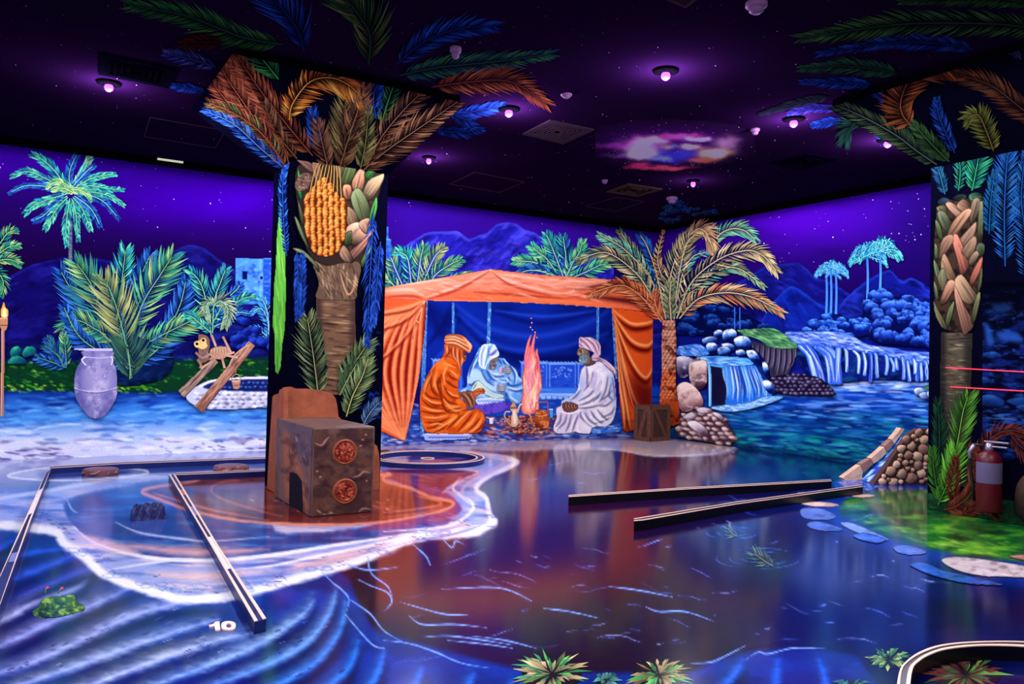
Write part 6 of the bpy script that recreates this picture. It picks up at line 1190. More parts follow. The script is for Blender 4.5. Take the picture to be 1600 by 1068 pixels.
# ---------------------------------------------------------------- right pillar
fw = pt(FLOOR, 1449, 795); RX = float(fw[0]); RY1 = float(fw[1]); RY0 = RY1-1.75
RFACE = Plane((RX, 0, 0), (-1, 0, 0)); ZR = float(pt(RFACE, 1456, 262)[2])
LAY[0] = 0
p2l = empty('palm_pillar', (RX+.3, RY0+.8, 0), 'dark pillar painted with a stubby palm trunk, fern and night stream, fire extinguisher on it', 'pillar')
box('shaft', (RX, RY0, 0), (RX+.6, RY1, ZR), PBASE, p2l)
ct = pt(CEIL, 1292, 156); hx0, hy1 = float(ct[0]), float(ct[1]); hy0 = RY0-(hy1-RY1); 
frustum('capital', [(RX, RY0), (RX+.6, RY0), (RX+.6, RY1), (RX, RY1)], [(hx0, hy0-.25), (RX+.9, hy0-.25), (RX+.9, hy1), (hx0, hy1)], ZR, ZT, PBASE, p2l)
box('shadow_gap', (hx0+.03, hy0, ZT), (RX+.87, hy1-.03, H), BLACKM, p2l)
C2 = plane3((RX, RY0, ZR), (RX, RY1, ZR), (hx0, hy1, ZT)); Q2c = [px((hx0, hy1, ZT)), px((RX, RY1, ZR)), px((RX, RY0, ZR)), px((hx0, hy0-.25, ZT))]
S2 = [px((RX, RY1, ZR)), px((RX, RY1, 0)), px((RX, RY0, 0)), px((RX, RY0, ZR))]
Q1 = lambda L: zp(1180, 0, .281, L)
ORD = [(150, 82, 44), (120, 60, 36), (180, 104, 56), (90, 44, 30)]
for i, (p, cl, L, n, k) in enumerate([([(1010, 915), (900, 840), (780, 750), (600, 650), (400, 565)], [(70, 96, 66), (50, 76, 56), (90, 110, 70)], 30, 34, dict(rach=(110, 130, 130))), ([(1700, 760), (1490, 610), (1300, 470), (1060, 400)], [(96, 58, 42), (76, 44, 36), (130, 70, 44)], 32, 36, {}), ([(800, 600), (720, 540), (630, 480)], DBL, 16, 12, dict(rach=(40, 70, 190))), ([(1480, 330), (1380, 250), (1250, 280)], [(50, 60, 110), (36, 44, 90)], 14, 16, {}),
        ([(1110, 850), (1060, 740), (1020, 640), (1010, 560)], DBL, 18, 18, dict(rach=(30, 70, 190))), ([(1080, 900), (980, 800), (880, 690)], [(70, 110, 60), (50, 80, 50)], 22, 20, {}), ([(870, 700), (820, 640), (810, 560), (860, 440), (960, 380), (1070, 380)], ORD, 40, 40, dict(rach=(170, 96, 60), spread=1.1, droop=.4, back=(26, 10, 12))), ([(1325, 840), (1290, 740), (1240, 640), (1180, 660)], [(110, 116, 50), (84, 96, 46), (140, 140, 66)], 26, 26, dict(rach=(160, 130, 60), spread=1.1, droop=.3, back=(16, 16, 16)))]):
    pfr(p2l, C2, Q2c, Q1(p), cl, L, n, seed=80+i, w=2.8, off=.003, **k)
for i, (p, cl, L, n) in enumerate([([(1055, 1080), (1030, 980), (1005, 910)], [(40, 100, 130), (30, 76, 120)], 16, 16), ([(1205, 1060), (1230, 940), (1250, 830)], [(40, 150, 110), (60, 180, 120), (30, 100, 110)], 30, 24), ([(1390, 1480), (1385, 1200), (1395, 960), (1410, 830)], [(30, 90, 170), (50, 120, 190), (24, 70, 150)], 34, 44), ([(1500, 1560), (1500, 1300), (1480, 1100), (1500, 860)], [(24, 76, 150), (36, 100, 170)], 26, 36), ([(1130, 1060), (1140, 940), (1120, 830)], [(40, 130, 110), (50, 120, 90)], 16, 16), ([(1300, 1300), (1310, 1120), (1330, 960)], [(24, 80, 140), (30, 96, 140)], 20, 22)]):
    pfr(p2l, RFACE, S2, Q1(p), cl, L, n, seed=100+i, w=2.2, off=.003, droop=.5)
# night stream painted on the right side of the face
Q3 = lambda L: zp(1400, 440, .3745, L)
c = Cv(1535, 440, 1640, 720, 1.2); c.A[:] = 1; c.C[:] = (4, 5, 28); c.noise((14, 40, 130), 20, 9, 4, .5, .75, .8); c.noise((30, 80, 180), 12, 6, 9, .6, .8, .8)
for q in ([(405, 95), (480, 95), (475, 120), (420, 125)], [(370, 170), (395, 200), (410, 260), (380, 260)], [(420, 210), (500, 210), (530, 250), (440, 240)]): c.poly(Q3(q), (40, 100, 210), 2.5, .8)
for k, q in enumerate([[(345, 480), (400, 470), (450, 495), (440, 520), (360, 515)], [(460, 500), (520, 480), (600, 500), (560, 530)], [(340, 405), (370, 395), (400, 415), (360, 425)], [(500, 520), (540, 510), (590, 530), (530, 540)], [(360, 300), (410, 290), (440, 310), (390, 320)]]): c.rock(Q3(q), (20, 60, 140), (70, 140, 210), (4, 8, 40), k, 0, -1)
c.dashes(Q3([(340, 540), (600, 560), (600, 640), (350, 620)]), 50, 16, 2.2, [(40, 100, 200), (80, 140, 220)], 5, .1, .8, .9); c.dashes(Q3([(330, 340), (600, 350), (600, 460), (330, 450)]), 50, 14, 2, [(20, 60, 160), (12, 36, 110)], 6, .1, .8, .9)
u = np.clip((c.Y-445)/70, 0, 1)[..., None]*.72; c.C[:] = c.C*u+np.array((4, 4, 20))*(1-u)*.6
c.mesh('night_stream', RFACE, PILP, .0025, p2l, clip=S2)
c = Cv(1460, 515, 1545, 780, 1.1); c.poly([(1470, 518), (1520, 520), (1517, 640), (1522, 760), (1466, 760), (1468, 600)], (70, 64, 50), .8, sm=False)
c.dashes([(1470, 520), (1518, 522), (1516, 700), (1468, 700)], 170, 14, 2, [(140, 130, 104), (30, 26, 26), (100, 92, 74), (50, 44, 40)], 5, .06, .85, .7, .1); c.poly([(1466, 518), (1478, 518), (1474, 760), (1464, 760)], (20, 18, 20), 3, .8, grow=False); c.poly([(1508, 518), (1524, 518), (1524, 760), (1510, 760)], (20, 18, 20), 3, .7, grow=False)
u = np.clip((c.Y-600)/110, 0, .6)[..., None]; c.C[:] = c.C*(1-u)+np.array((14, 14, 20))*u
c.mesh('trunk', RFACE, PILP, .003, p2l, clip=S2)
Z7 = lambda L: zp(1160, 280, .2753, L)
c = Cv(1455, 300, 1545, 530, 1.1); c.poly(Z7([(1110, 150), (1160, 120), (1330, 110), (1365, 160), (1365, 420), (1355, 600), (1310, 830), (1240, 865), (1140, 840), (1090, 680), (1085, 420), (1095, 240)]), (50, 36, 28), .8); c.noise((16, 10, 14), 8, 8, 3, .45, .7, .8); c.mesh('trunk_fibre', RFACE, PILP, .0032, p2l, clip=S2)
lb2 = [([(1110, 125), (1140, 105), (1175, 120), (1160, 150), (1120, 150)], (34, 50, 64)), ([(1195, 110), (1230, 85), (1270, 95), (1240, 125)], (30, 44, 44)), ([(1290, 90), (1330, 75), (1360, 95), (1350, 125), (1300, 120)], (50, 90, 66)), ([(1160, 150), (1190, 135), (1250, 185), (1260, 215), (1220, 215)], (150, 116, 92)), ([(1220, 150), (1255, 115), (1295, 145), (1280, 180), (1250, 180)], (130, 96, 76)), ([(1290, 200), (1310, 120), (1345, 120), (1340, 180), (1300, 250)], (124, 104, 80)), ([(1335, 330), (1345, 150), (1366, 150), (1360, 330)], (90, 100, 66)), ([(1105, 160), (1150, 150), (1160, 200), (1120, 190)], (104, 96, 66)), ([(1110, 200), (1150, 190), (1190, 270), (1150, 290)], (84, 92, 64)), ([(1165, 320), (1200, 240), (1260, 180), (1295, 190), (1250, 260), (1200, 330)], (168, 124, 92)),
       ([(1230, 350), (1270, 300), (1320, 250), (1310, 320), (1250, 400)], (150, 116, 94)), ([(1095, 240), (1120, 260), (1140, 340), (1110, 320)], (90, 110, 60)), ([(1195, 350), (1225, 330), (1275, 450), (1280, 490), (1240, 530), (1220, 450)], (176, 104, 84)), ([(1120, 400), (1140, 340), (1180, 320), (1195, 350), (1150, 420), (1120, 450)], (150, 110, 86)), ([(1250, 400), (1310, 330), (1325, 370), (1290, 450), (1265, 430)], (140, 110, 84)), ([(1325, 400), (1345, 365), (1375, 380), (1365, 430), (1340, 440)], (70, 84, 62)), ([(1285, 460), (1320, 410), (1340, 430), (1300, 490)], (140, 116, 90)), ([(1295, 560), (1330, 480), (1360, 450), (1345, 530), (1300, 600)], (170, 96, 76)),
       ([(1130, 500), (1150, 430), (1200, 530), (1205, 560), (1160, 560)], (150, 116, 84)), ([(1085, 460), (1110, 500), (1120, 570), (1095, 540)], (100, 124, 80)), ([(1090, 370), (1110, 390), (1110, 450), (1092, 430)], (96, 116, 72)), ([(1110, 560), (1140, 510), (1160, 580), (1140, 640)], (110, 110, 78)), ([(1205, 600), (1245, 550), (1300, 620), (1325, 660), (1290, 700), (1240, 670)], (166, 134, 100)), ([(1125, 690), (1165, 585), (1205, 590), (1190, 640), (1150, 700)], (170, 120, 92)), ([(1210, 680), (1215, 625), (1260, 720), (1305, 810), (1280, 850), (1250, 860)], (172, 120, 96)), ([(1155, 820), (1170, 740), (1200, 700), (1190, 770), (1165, 840)], (104, 116, 72)), ([(1300, 780), (1330, 660), (1350, 660), (1340, 730), (1315, 810)], (104, 110, 72)), ([(1088, 690), (1110, 740), (1160, 830), (1140, 840), (1100, 780)], (110, 106, 70)), ([(1086, 580), (1108, 620), (1112, 680), (1092, 660)], (100, 116, 76)), ([(1330, 640), (1350, 520), (1362, 520), (1355, 600)], (90, 104, 66))]
for i, (q, cl) in enumerate(lb2):
    Q = np.array(Z7(q)); c = Cv(Q[:, 0].min()-7, Q[:, 1].min()-7, Q[:, 0].max()+7, Q[:, 1].max()+7, 1.0); stub(c, Z7(q), tuple(k*.74 for k in cl), i); c.mesh('leaf_base', RFACE, PILP, .0034+i*.0001, p2l)
LAY[0] = .006
for i, (p, cl, L, n, rc) in enumerate([([(160, 850), (180, 680), (175, 500)], [(30, 70, 50), (24, 56, 44)], 22, 26, (40, 80, 56)), ([(245, 730), (262, 640), (280, 540), (300, 480)], [(110, 180, 60), (80, 140, 50), (60, 110, 44)], 34, 24, (130, 200, 60)), ([(175, 930), (215, 840), (240, 760), (248, 700)], [(110, 190, 56), (76, 150, 46), (130, 210, 70)], 34, 26, (90, 170, 50)), ([(180, 920), (160, 800), (150, 700)], [(60, 120, 44)], 20, 18, (60, 120, 44)), ([(250, 960), (240, 860), (250, 740)], [(110, 50, 36), (84, 36, 30)], 20, 20, (120, 54, 40)), ([(200, 950), (260, 930), (320, 860), (325, 700)], [(130, 62, 42), (96, 42, 34), (150, 76, 50)], 34, 26, (140, 70, 50)), ([(330, 870), (350, 760), (390, 660), (470, 620), (560, 640)], [(130, 56, 40), (100, 40, 34)], 22, 26, (130, 60, 44)), ([(270, 975), (340, 940), (420, 960)], [(120, 56, 40), (90, 40, 32)], 24, 16, (120, 56, 40)), ([(480, 640), (540, 700), (600, 680)], [(110, 50, 40)], 26, 14, (110, 50, 40))]):
    pfr(p2l, RFACE, S2, Q3(p), cl, L, n, rc, 120+i, 2.4, .8, .003, back=None)
c = Cv(1440, 770, 1640, 850, 1.2); c.A[:] = 1; c.C[:] = (14, 40, 26); c.noise((30, 84, 40), 14, 8, 3, .5, .75, .8); 
c.mesh('painted_grass', RFACE, PILP, .0024, p2l, clip=[px((RX, RY1, 0.16)), px((RX, RY1, 0)), px((RX, RY0, 0)), px((RX, RY0, 0.16))])
c = Cv(1570, 735, 1640, 830, 1.1); c.rock([(1586, 800), (1586, 765), (1596, 745), (1612, 740), (1640, 760), (1640, 815), (1605, 815)], (60, 44, 40), (120, 96, 84), (14, 10, 14), 3, .4, -.5); c.mesh('painted_boulder', RFACE, PILP, .0152, p2l, clip=S2)
LAY[0] = 0
cf2 = empty('ceiling_fronds', tuple(pt(CEIL, 1400, 80)), 'painted palm fronds spreading over the ceiling around the right pillar', 'fronds')
for i, (p, cl, L, n) in enumerate([([(1620, 170), (1350, 135), (900, 130), (600, 160), (260, 212)], [(60, 110, 60), (44, 84, 50), (80, 130, 66)], 26, 50), ([(1215, 275), (1050, 245), (750, 238), (360, 300)], DBL+[(40, 60, 130)], 15, 40), ([(790, 415), (700, 390), (500, 368), (255, 382)], [(40, 84, 66), (50, 100, 66)], 16, 34), ([(650, 472), (500, 462), (265, 455)], DBL, 11, 24), ([(410, 540), (250, 570), (30, 632)], [(44, 54, 60), (34, 40, 56)], 9, 24), ([(470, 605), (330, 600), (190, 630)], [(44, 44, 130), (60, 50, 150)], 9, 18), ([(480, 665), (400, 680), (325, 695)], DBL, 9, 14), ([(590, 685), (540, 700), (500, 785)], [(40, 96, 66), (34, 80, 60)], 18, 18), ([(660, 740), (700, 760), (720, 790)], DBL, 8, 10), ([(1640, 40), (1300, -10), (820, 10)], [(44, 90, 44), (60, 110, 50)], 16, 36)]):
    cfr(cf2, Q1(p), cl, L, n, 160+i)
v = Vx(CEIL, .002)
for i, p in enumerate([[(1035, 325), (1060, 318), (1075, 330)], [(1030, 335), (1055, 328), (1090, 326)], [(1080, 336), (1110, 330), (1118, 333)], [(1028, 340), (1050, 345), (1060, 340)]]): frond(v, p, 8, 10, DBL+[(40, 110, 170)], (50, 110, 190), 1.8, .8, .1, 1.2, 180+i)
tag(v.mesh('ceiling_frond_tips', CEILP), 'small blue palm frond tips painted on the ceiling above the corner palm', 'frond', kind='stuff')
# ---------------------------------------------------------------- rock obstacle wrapped round the left pillar
RUST = mat_plain('rust_rock', (146, 74, 46), 0.6, 0.25, noise=0.55, ns=9, bump=.5)
GREYB = mat_plain('brown_grey_rock', (92, 66, 60), 0.5, 0.35, noise=0.5, ns=7, bump=.4)
HOLE = mat_plain('dark_tunnel', (22, 16, 32), 0.8, 0.1)
ro = empty('rock_obstacle', (-5.9, -3.3, 0), 'brown rock block with a tunnel and two round red emblems, before the left pillar', 'golf obstacle')
P3 = lambda L: zp(400, 570, .2434, L)
def slab(name, pl, pts, th, mat, parent):
    """flat board cut to an outline standing on a plane, th thick behind it"""
    A = np.array(pts); f = at(pl, A[:, 0], A[:, 1]); f[:, 2] = np.maximum(f[:, 2], 0); b = f-pl.n*th
    bm = bmesh.new(); va = [bm.verts.new(p) for p in f]; vb = [bm.verts.new(p) for p in b]; n = len(va)
    bm.faces.new(va); bm.faces.new(vb[::-1])
    for i in range(n): bm.faces.new((va[i], vb[i], vb[(i+1) % n], va[(i+1) % n]))
    return bm_obj(name, bm, mat, parent)
PF2 = Plane((0, PY0-.035, 0), (0, -1, 0)); PL2_ = Plane((PX0-.035, 0, 0), (-1, 0, 0))
slab('rock_board', PF2, P3([(180, 145), (225, 140), (260, 152), (330, 152), (400, 160), (455, 170), (490, 185), (512, 215), (522, 260), (530, 330), (560, 360), (600, 420), (700, 470), (760, 505), (778, 520), (790, 570), (795, 640), (792, 800), (165, 850)]), .033, RUST, ro)
slab('rock_board', PL2_, P3([(105, 205), (118, 190), (145, 183), (150, 160), (180, 145), (165, 850), (70, 790), (80, 600), (92, 420)]), .033, RUST, ro)
bx = pt(FLOOR, 484, 807); bx1 = pt(FLOOR, 584, 800)
BX0, BX1, BY0 = float(bx[0]), float(bx1[0]), float(bx[1]+bx1[1])/2
FCE = Plane((0, BY0, 0), (0, -1, 0)); BZ = float(pt(FCE, 488, 668)[2]); BLF = Plane((BX0, 0, 0), (-1, 0, 0))
box('rock_block', (BX0, BY0, 0), (BX1, PY0-.036, BZ), GREYB, ro, .012)
c = Cv(436, 640, 600, 815, 1.0); c.A[:] = 1; c.C[:] = (92, 60, 50); c.noise((60, 40, 44), 26, 22, 3, .42, .7, .8); c.noise((116, 84, 68), 26, 16, 8, .5, .75, .7); c.noise((50, 34, 38), 10, 8, 18, .55, .75, .5)
for p in ([(380, 500), (420, 515), (450, 480), (470, 460)], [(620, 720), (660, 710), (690, 685), (730, 690)], [(390, 930), (420, 950)], [(430, 955), (455, 970)], [(660, 940), (690, 920), (735, 925)], [(465, 945), (495, 950)]): c.stroke(P3(p), 2.6, (190, 140, 130), .8, 1)
for p in ([(390, 530), (440, 530), (470, 490)], [(600, 740), (660, 735), (720, 710)], [(380, 660), (450, 650), (500, 660)], [(380, 780), (450, 770), (490, 790)], [(640, 480), (700, 500), (740, 480)]): c.stroke(P3(p), 6, (40, 26, 28), .6, 3)
for p in ([(385, 685), (400, 680)], [(405, 720), (420, 715)], [(665, 520), (680, 515)], [(700, 450), (710, 445)], [(705, 745), (715, 740)], [(680, 480), (690, 478)]): c.stroke(P3(p), 2.4, (200, 150, 120), .8, .7)
c.mesh('front_paint', FCE, PILP, .0015, ro, clip=[px((BX0+.01, BY0, BZ-.01)), px((BX1-.01, BY0, BZ-.01)), px((BX1-.01, BY0, .004)), px((BX0+.01, BY0, .004))])
c = Cv(436, 640, 500, 815, 1.0); c.A[:] = 1; c.C[:] = (112, 84, 88); c.poly(P3([(180, 430), (230, 480), (300, 700), (330, 960), (200, 880), (180, 700)]), (150, 92, 74), 2); c.poly(P3([(180, 345), (360, 400), (360, 560), (300, 640), (230, 480)]), (92, 78, 96), 4, .8); c.noise((60, 44, 56), 12, 16, 4, .5, .75, .6); c.dashes(P3([(190, 400), (350, 430), (330, 940), (200, 860)]), 40, 8, 1.8, [(180, 140, 130), (70, 46, 50)], 5, 1.3, .6)
sl_ = [px((BX0, PY0-.04, BZ-.01)), px((BX0, BY0+.01, BZ-.01)), px((BX0, BY0+.01, .004)), px((BX0, PY0-.04, .004))]
c.mesh('side_paint', BLF, PILP, .0015, ro, clip=sl_)
slab('tunnel_mouth', Plane((BX0-.004, 0, 0), (-1, 0, 0)), P3([(215, 690), (235, 688), (262, 700), (290, 740), (296, 800), (297, 975), (212, 900)]), .003, HOLE, ro)
for cx, cy in ((570, 557), (570, 810)):
    a, b = P3([(cx, cy)])[0]; p0 = pt(FCE, a, b); r = float(np.linalg.norm(pt(FCE, a+18, b)-p0))
    bm = bmesh.new(); n = 28
    for r0, r1, z0, z1 in ((r*1.07, r*.95, .001, .014), (r*.95, r*.9, .014, .006)):
        A = [bm.verts.new((p0[0]+r0*math.cos(t), p0[1]-z0, p0[2]+r0*math.sin(t))) for t in np.linspace(0, 2*math.pi, n, endpoint=False)]; B = [bm.verts.new((p0[0]+r1*math.cos(t), p0[1]-z1, p0[2]+r1*math.sin(t))) for t in np.linspace(0, 2*math.pi, n, endpoint=False)]
        for i in range(n): bm.faces.new((A[i], A[(i+1) % n], B[(i+1) % n], B[i]))
    bm.faces.new(B); em = bm_obj('round_emblem', bm, RUST, ro)
    c = Cv(a-22, b-22, a+22, b+22, .8); c.poly([(a+16.2*math.cos(t), b+16.2*math.sin(t)) for t in np.linspace(0, 6.28, 20, endpoint=False)], (168, 74, 52), .5); c.noise((90, 26, 26), 5, 5, int(cy), .48, .65, .8)
    R = random.Random(int(cy))
    for k in range(11):
        t = k*.571+R.uniform(-.2, .2); c.stroke([(a+2*math.cos(t), b+2*math.sin(t)), (a+9*math.cos(t+.35), b+9*math.sin(t+.35)), (a+16*math.cos(t+.2), b+16*math.sin(t+.2))], 1.6, (60, 12, 16), .85, .6)
    for k in range(9):
        t = R.uniform(0, 6.28); rr = R.uniform(4, 14); c.stroke([(a+rr*math.cos(t+q), b+rr*math.sin(t+q)) for q in (0, .35, .7)], 1.8, R.choice([(232, 130, 96), (206, 100, 70)]), .85, .7)
    c.mesh('carving', Plane((0, BY0-.0075, 0), (0, -1, 0)), PILP, .001, em)

# ---------------------------------------------------------------- golf lane rails
PALE = mat_plain('pale_rail_edge', (236, 196, 176), 0.4, 0.3, noise=.12, ns=30)
RNAVY = mat_plain('navy_rail_side', (16, 30, 92), 0.4, 0.3, noise=.3, ns=12)
RBLK = mat_plain('black_rail_side', (8, 6, 14), 0.35, 0.4)
def rail(name, label, px_l, px_r, h, side, inset_cols=None, closed=False, group=None, e=.014):
    """rail between a left and a right outline given on its top surface (points on the plane z=h)"""
    n = len(px_l); L = [plane_z(*p, h) for p in px_l]; Rr = [plane_z(*p, h) for p in px_r]
    root = empty(name, (float(L[0][0]), float(L[0][1]), 0), label, 'rail', group)
    bm = bmesh.new(); rows = []
    for a, b in zip(L, Rr): rows.append([bm.verts.new((a[0], a[1], 0.0)), bm.verts.new((a[0], a[1], h)), bm.verts.new((b[0], b[1], h)), bm.verts.new((b[0], b[1], 0.0))])
    for r0, r1 in zip(rows, rows[1:]):
        for k in range(3): bm.faces.new((r0[k], r0[k+1], r1[k+1], r1[k]))
    if closed:
        for k in range(3): bm.faces.new((rows[-1][k], rows[-1][k+1], rows[0][k+1], rows[0][k]))
    else: bm.faces.new(rows[0]); bm.faces.new(rows[-1][::-1])
    bm_obj('body', bm, side, root)
    for s in (0, 1):
        A, B = (L, Rr) if s == 0 else (Rr, L); bm = bmesh.new(); q = []
        for a, b in zip(A, B):
            d = (b-a)/np.linalg.norm(b-a); w_ = min(e[s] if isinstance(e, tuple) else e, np.linalg.norm(b-a)*.32); a2 = a+d*w_
            q.append([bm.verts.new((a[0], a[1], h+.0005)), bm.verts.new((a[0], a[1], h+.004)), bm.verts.new((a2[0], a2[1], h+.004)), bm.verts.new((a2[0], a2[1], h+.0005))])
        for r0, r1 in zip(q, q[1:]+([q[0]] if closed else [])):
            for k in range(3): bm.faces.new((r0[k], r0[k+1], r1[k+1], r1[k]))
        if not closed: bm.faces.new(q[0]); bm.faces.new(q[-1][::-1])
        bm_obj('pale_edge', bm, PALE, root)
    if inset_cols:                                  # painted sections between the two edges
        for (t0, t1, col) in inset_cols:
            a0, a1 = L[0]*(1-t0)+L[-1]*t0, L[0]*(1-t1)+L[-1]*t1; b0, b1 = Rr[0]*(1-t0)+Rr[-1]*t0, Rr[0]*(1-t1)+Rr[-1]*t1
            f = lambda p, q_: p+(q_-p)*.16
            bm = bmesh.new(); vs = [bm.verts.new((*v_[:2], h+.0012)) for v_ in (f(a0, b0), f(b0, a0), f(b1, a1), f(a1, b1))]; bm.faces.new(vs)
            bm_obj('painted_section', bm, MATS.get(col) or mat_plain(col, dict(white_inset=(216, 210, 226), rust_inset=(170, 90, 70), grey_inset=(110, 116, 170), navy_inset=(20, 26, 76))[col], .35, .4), root)
    return root
P4 = lambda L: zp(0, 690, .3, L)
RH = .046
rail('lane_rail', 'long double edged lane rail slanting out of the left picture edge', P4([(238, 165), (130, 405), (0, 700), (-260, 1290)]), P4([(266, 140), (160, 410), (0, 850), (-190, 1370)]), RH, RNAVY, [(.0, .2, 'navy_inset'), (.2, .4, 'white_inset'), (.4, .62, 'navy_inset'), (.62, .66, 'grey_inset')])
rail('lane_rail', 'lane rail along the back wall at the left, behind the flat discs', P4([(262, 128), (640, 106), (1400, 78), (1700, 62)]), P4([(266, 138), (640, 115), (1400, 86), (1700, 70)]), RH, RNAVY)
rail('lane_rail', 'diagonal double edged lane rail ending beside the number on the floor', P4([(879, 170), (1110, 560), (1325, 938)]), P4([(912, 170), (1140, 548), (1386, 922)]), RH, RNAVY, [(.02, .2, 'navy_inset'), (.2, .26, 'rust_inset'), (.26, .38, 'navy_inset'), (.38, .46, 'grey_inset'), (.46, .62, 'navy_inset'), (.62, .8, 'white_inset'), (.8, .97, 'navy_inset')])
rail('lane_rail', 'short lane rail running from the diagonal rail to the rock block', P4([(916, 164), (1100, 157), (1400, 144), (1500, 138)]), P4([(920, 173), (1100, 166), (1400, 152), (1500, 146)]), RH, RNAVY)
Q5 = lambda L: zp(860, 640, .3625, L)
rail('lane_rail', 'long black rail with a pale top across the dark pool, farther of two', Q5([(78, 369), (600, 335), (1210, 301)]), Q5([(78, 376), (600, 342), (1212, 308)]), .06, RBLK)
rail('lane_rail', 'long black rail with a pale top across the dark pool, nearer of two', Q5([(360, 470), (388, 466), (800, 398), (1345, 324)]), Q5([(360, 480), (400, 477), (800, 408), (1347, 332)]), .06, RBLK)
# round hole ring
cz = plane_z(668, 713.5, RH); rr_ = float(np.linalg.norm(plane_z(757, 714, RH)-cz)); ring_o, ring_i = [], []
for i in range(40):
    t = 2*math.pi*i/40; ring_o.append(px((cz[0]+rr_*math.cos(t), cz[1]+rr_*.98*math.sin(t), RH))); ring_i.append(px((cz[0]+(rr_-.085)*math.cos(t), cz[1]+(rr_-.085)*math.sin(t), RH)))
rail('ring_rail', 'round navy rail ring with pale edges enclosing the golf hole by the tent', ring_o, ring_i, RH, RNAVY, closed=True)
cu = pt(FLOOR, 668, 716); ru = float(np.linalg.norm(pt(FLOOR, 679, 716)-cu)); e = empty('golf_cup', tuple(cu), 'golf hole cup with a pale rim inside the round rail', 'golf hole')
bm = bmesh.new(); lathe(bm, [(ru*1.0, .001), (ru, .006), (ru*.75, .006), (ru*.75, .0015)], cu, 24); bm_obj('rim', bm, PALE, e)
bm = bmesh.new(); lathe(bm, [(ru*.74, .0012), (ru*.7, .002)], cu, 24); bm_obj('hole', bm, HOLE, e)
P8 = lambda L: zp(1200, 740, .3072, L)
rail('ring_rail', 'curved rail with two pale edges at the lower right picture corner', smooth(P8([(650, 1240), (652, 1120), (668, 1010), (700, 960), (770, 910), (880, 873), (1060, 856), (1310, 856), (1500, 880)]), 5).tolist(), smooth(P8([(735, 1240), (722, 1120), (735, 1000), (770, 955), (830, 920), (920, 893), (1090, 877), (1310, 882), (1480, 905)]), 5).tolist(), .05, RBLK, e=(.010, .026))
# tee box nub behind the rock
a = pt(FLOOR, 590, 713); tag(box('wooden_block', (a[0]-.05, a[1], 0), (a[0]+.14, a[1]+.07, .06), mat_plain('dark_wood_block', (74, 44, 36), .6), None, .005), 'small brown wooden block lying against the ring behind the rock', 'block')

# flat discs, dark block, floor number
DISC = mat_plain('rose_brown_disc', (120, 70, 74), 0.35, 0.4, noise=.5, ns=12, bump=.3)
for (x, y, lab) in ((157, 741, 'flat reddish round stone disc in the pale ripple ring at the left'), (361, 735, 'flat brown round stone disc beside the short lane rail')):
    p0 = pt(FLOOR, x, y); r = float(np.linalg.norm(pt(FLOOR, x+27, y)-p0)); bm = bmesh.new(); n = 22; R = random.Random(x)
    lathe(bm, [(r*1.0, .001), (r*1.02, .02), (r*.98, .042), (r*.9, .05), (r*.4, .053)], p0, n)
    for v_ in bm.verts: v_.co.x += R.uniform(-.008, .008); v_.co.y += R.uniform(-.008, .008)
    tag(bm_obj('stone_disc', bm, DISC, sm=False), lab, 'disc')
p0 = pt(FLOOR, 233, 812); s_ = float(np.linalg.norm(pt(FLOOR, 258, 812)-p0)); bm = bmesh.new(); g = 12; R = random.Random(8)
grid = [[bm.verts.new((p0[0]-s_+2*s_*i/g, p0[1]+s_*.9*j/6,   .078+.018*math.sin(i*1.9+j)+.005*R.random()-.03*((i in (0, g)) or (j in (0, 6))))) for j in range(7)] for i in range(g+1)]
base = [[bm.verts.new((p0[0]-s_*1.03+2.06*s_*i/g, p0[1]-.01+(s_*.9+.02)*j/6, 0)) for j in range(7)] for i in range(g+1)]
for i in range(g):
    for j in range(6): bm.faces.new((grid[i][j], grid[i+1][j], grid[i+1][j+1], grid[i][j+1]))
for i in range(g): bm.faces.new((base[i][0], base[i+1][0], grid[i+1][0], grid[i][0])); bm.faces.new((base[i+1][6], base[i][6], grid[i][6], grid[i+1][6]))
for j in range(6): bm.faces.new((base[0][j+1], base[0][j], grid[0][j], grid[0][j+1])); bm.faces.new((base[g][j], base[g][j+1], grid[g][j+1], grid[g][j]))
tag(bm_obj('rock_block', bm, mat_plain('midnight_rock', (12, 20, 84), .4, .4, noise=.5, bump=.4)), 'low dark blue lumpy block standing in the shallow pool', 'block')
e = empty('hole_number', tuple(pt(FLOOR, 350, 982)), 'pale pink number 10 lying on the blue floor', 'number')
P6 = lambda L: zp(0, 880, .375, L)
DIG = mat_plain('number_pink', (250, 206, 190), .4, .3, noise=.08)
for pts in ([(870, 262), (888, 258), (898, 248), (914, 247), (918, 282), (898, 284), (893, 265), (874, 269)],):
    bm = bmesh.new(); prism(bm, [fl(*q) for q in P6(pts)], .0005, .006); bm_obj('digit_one', bm, DIG, e)
bm = bmesh.new(); o_ = [(952+31*math.cos(t)*(1 if abs(math.cos(t)) < .7 else .98), 264+18.5*math.copysign(abs(math.sin(t))**.7, math.sin(t))) for t in np.linspace(0, 2*math.pi, 28, endpoint=False)]; i_ = [(953+11*math.cos(t), 264+9*math.copysign(abs(math.sin(t))**.7, math.sin(t))) for t in np.linspace(0, 2*math.pi, 28, endpoint=False)]
lv = []
for pts, z_ in ((o_, .0005), (o_, .006), (i_, .006), (i_, .0005)): lv.append([bm.verts.new((*fl(*q), z_)) for q in P6(pts)])
for a, b in zip(lv, lv[1:]):
    for i in range(28): bm.faces.new((a[i], a[(i+1) % 28], b[(i+1) % 28], b[i]))
bm_obj('digit_zero', bm, DIG, e)

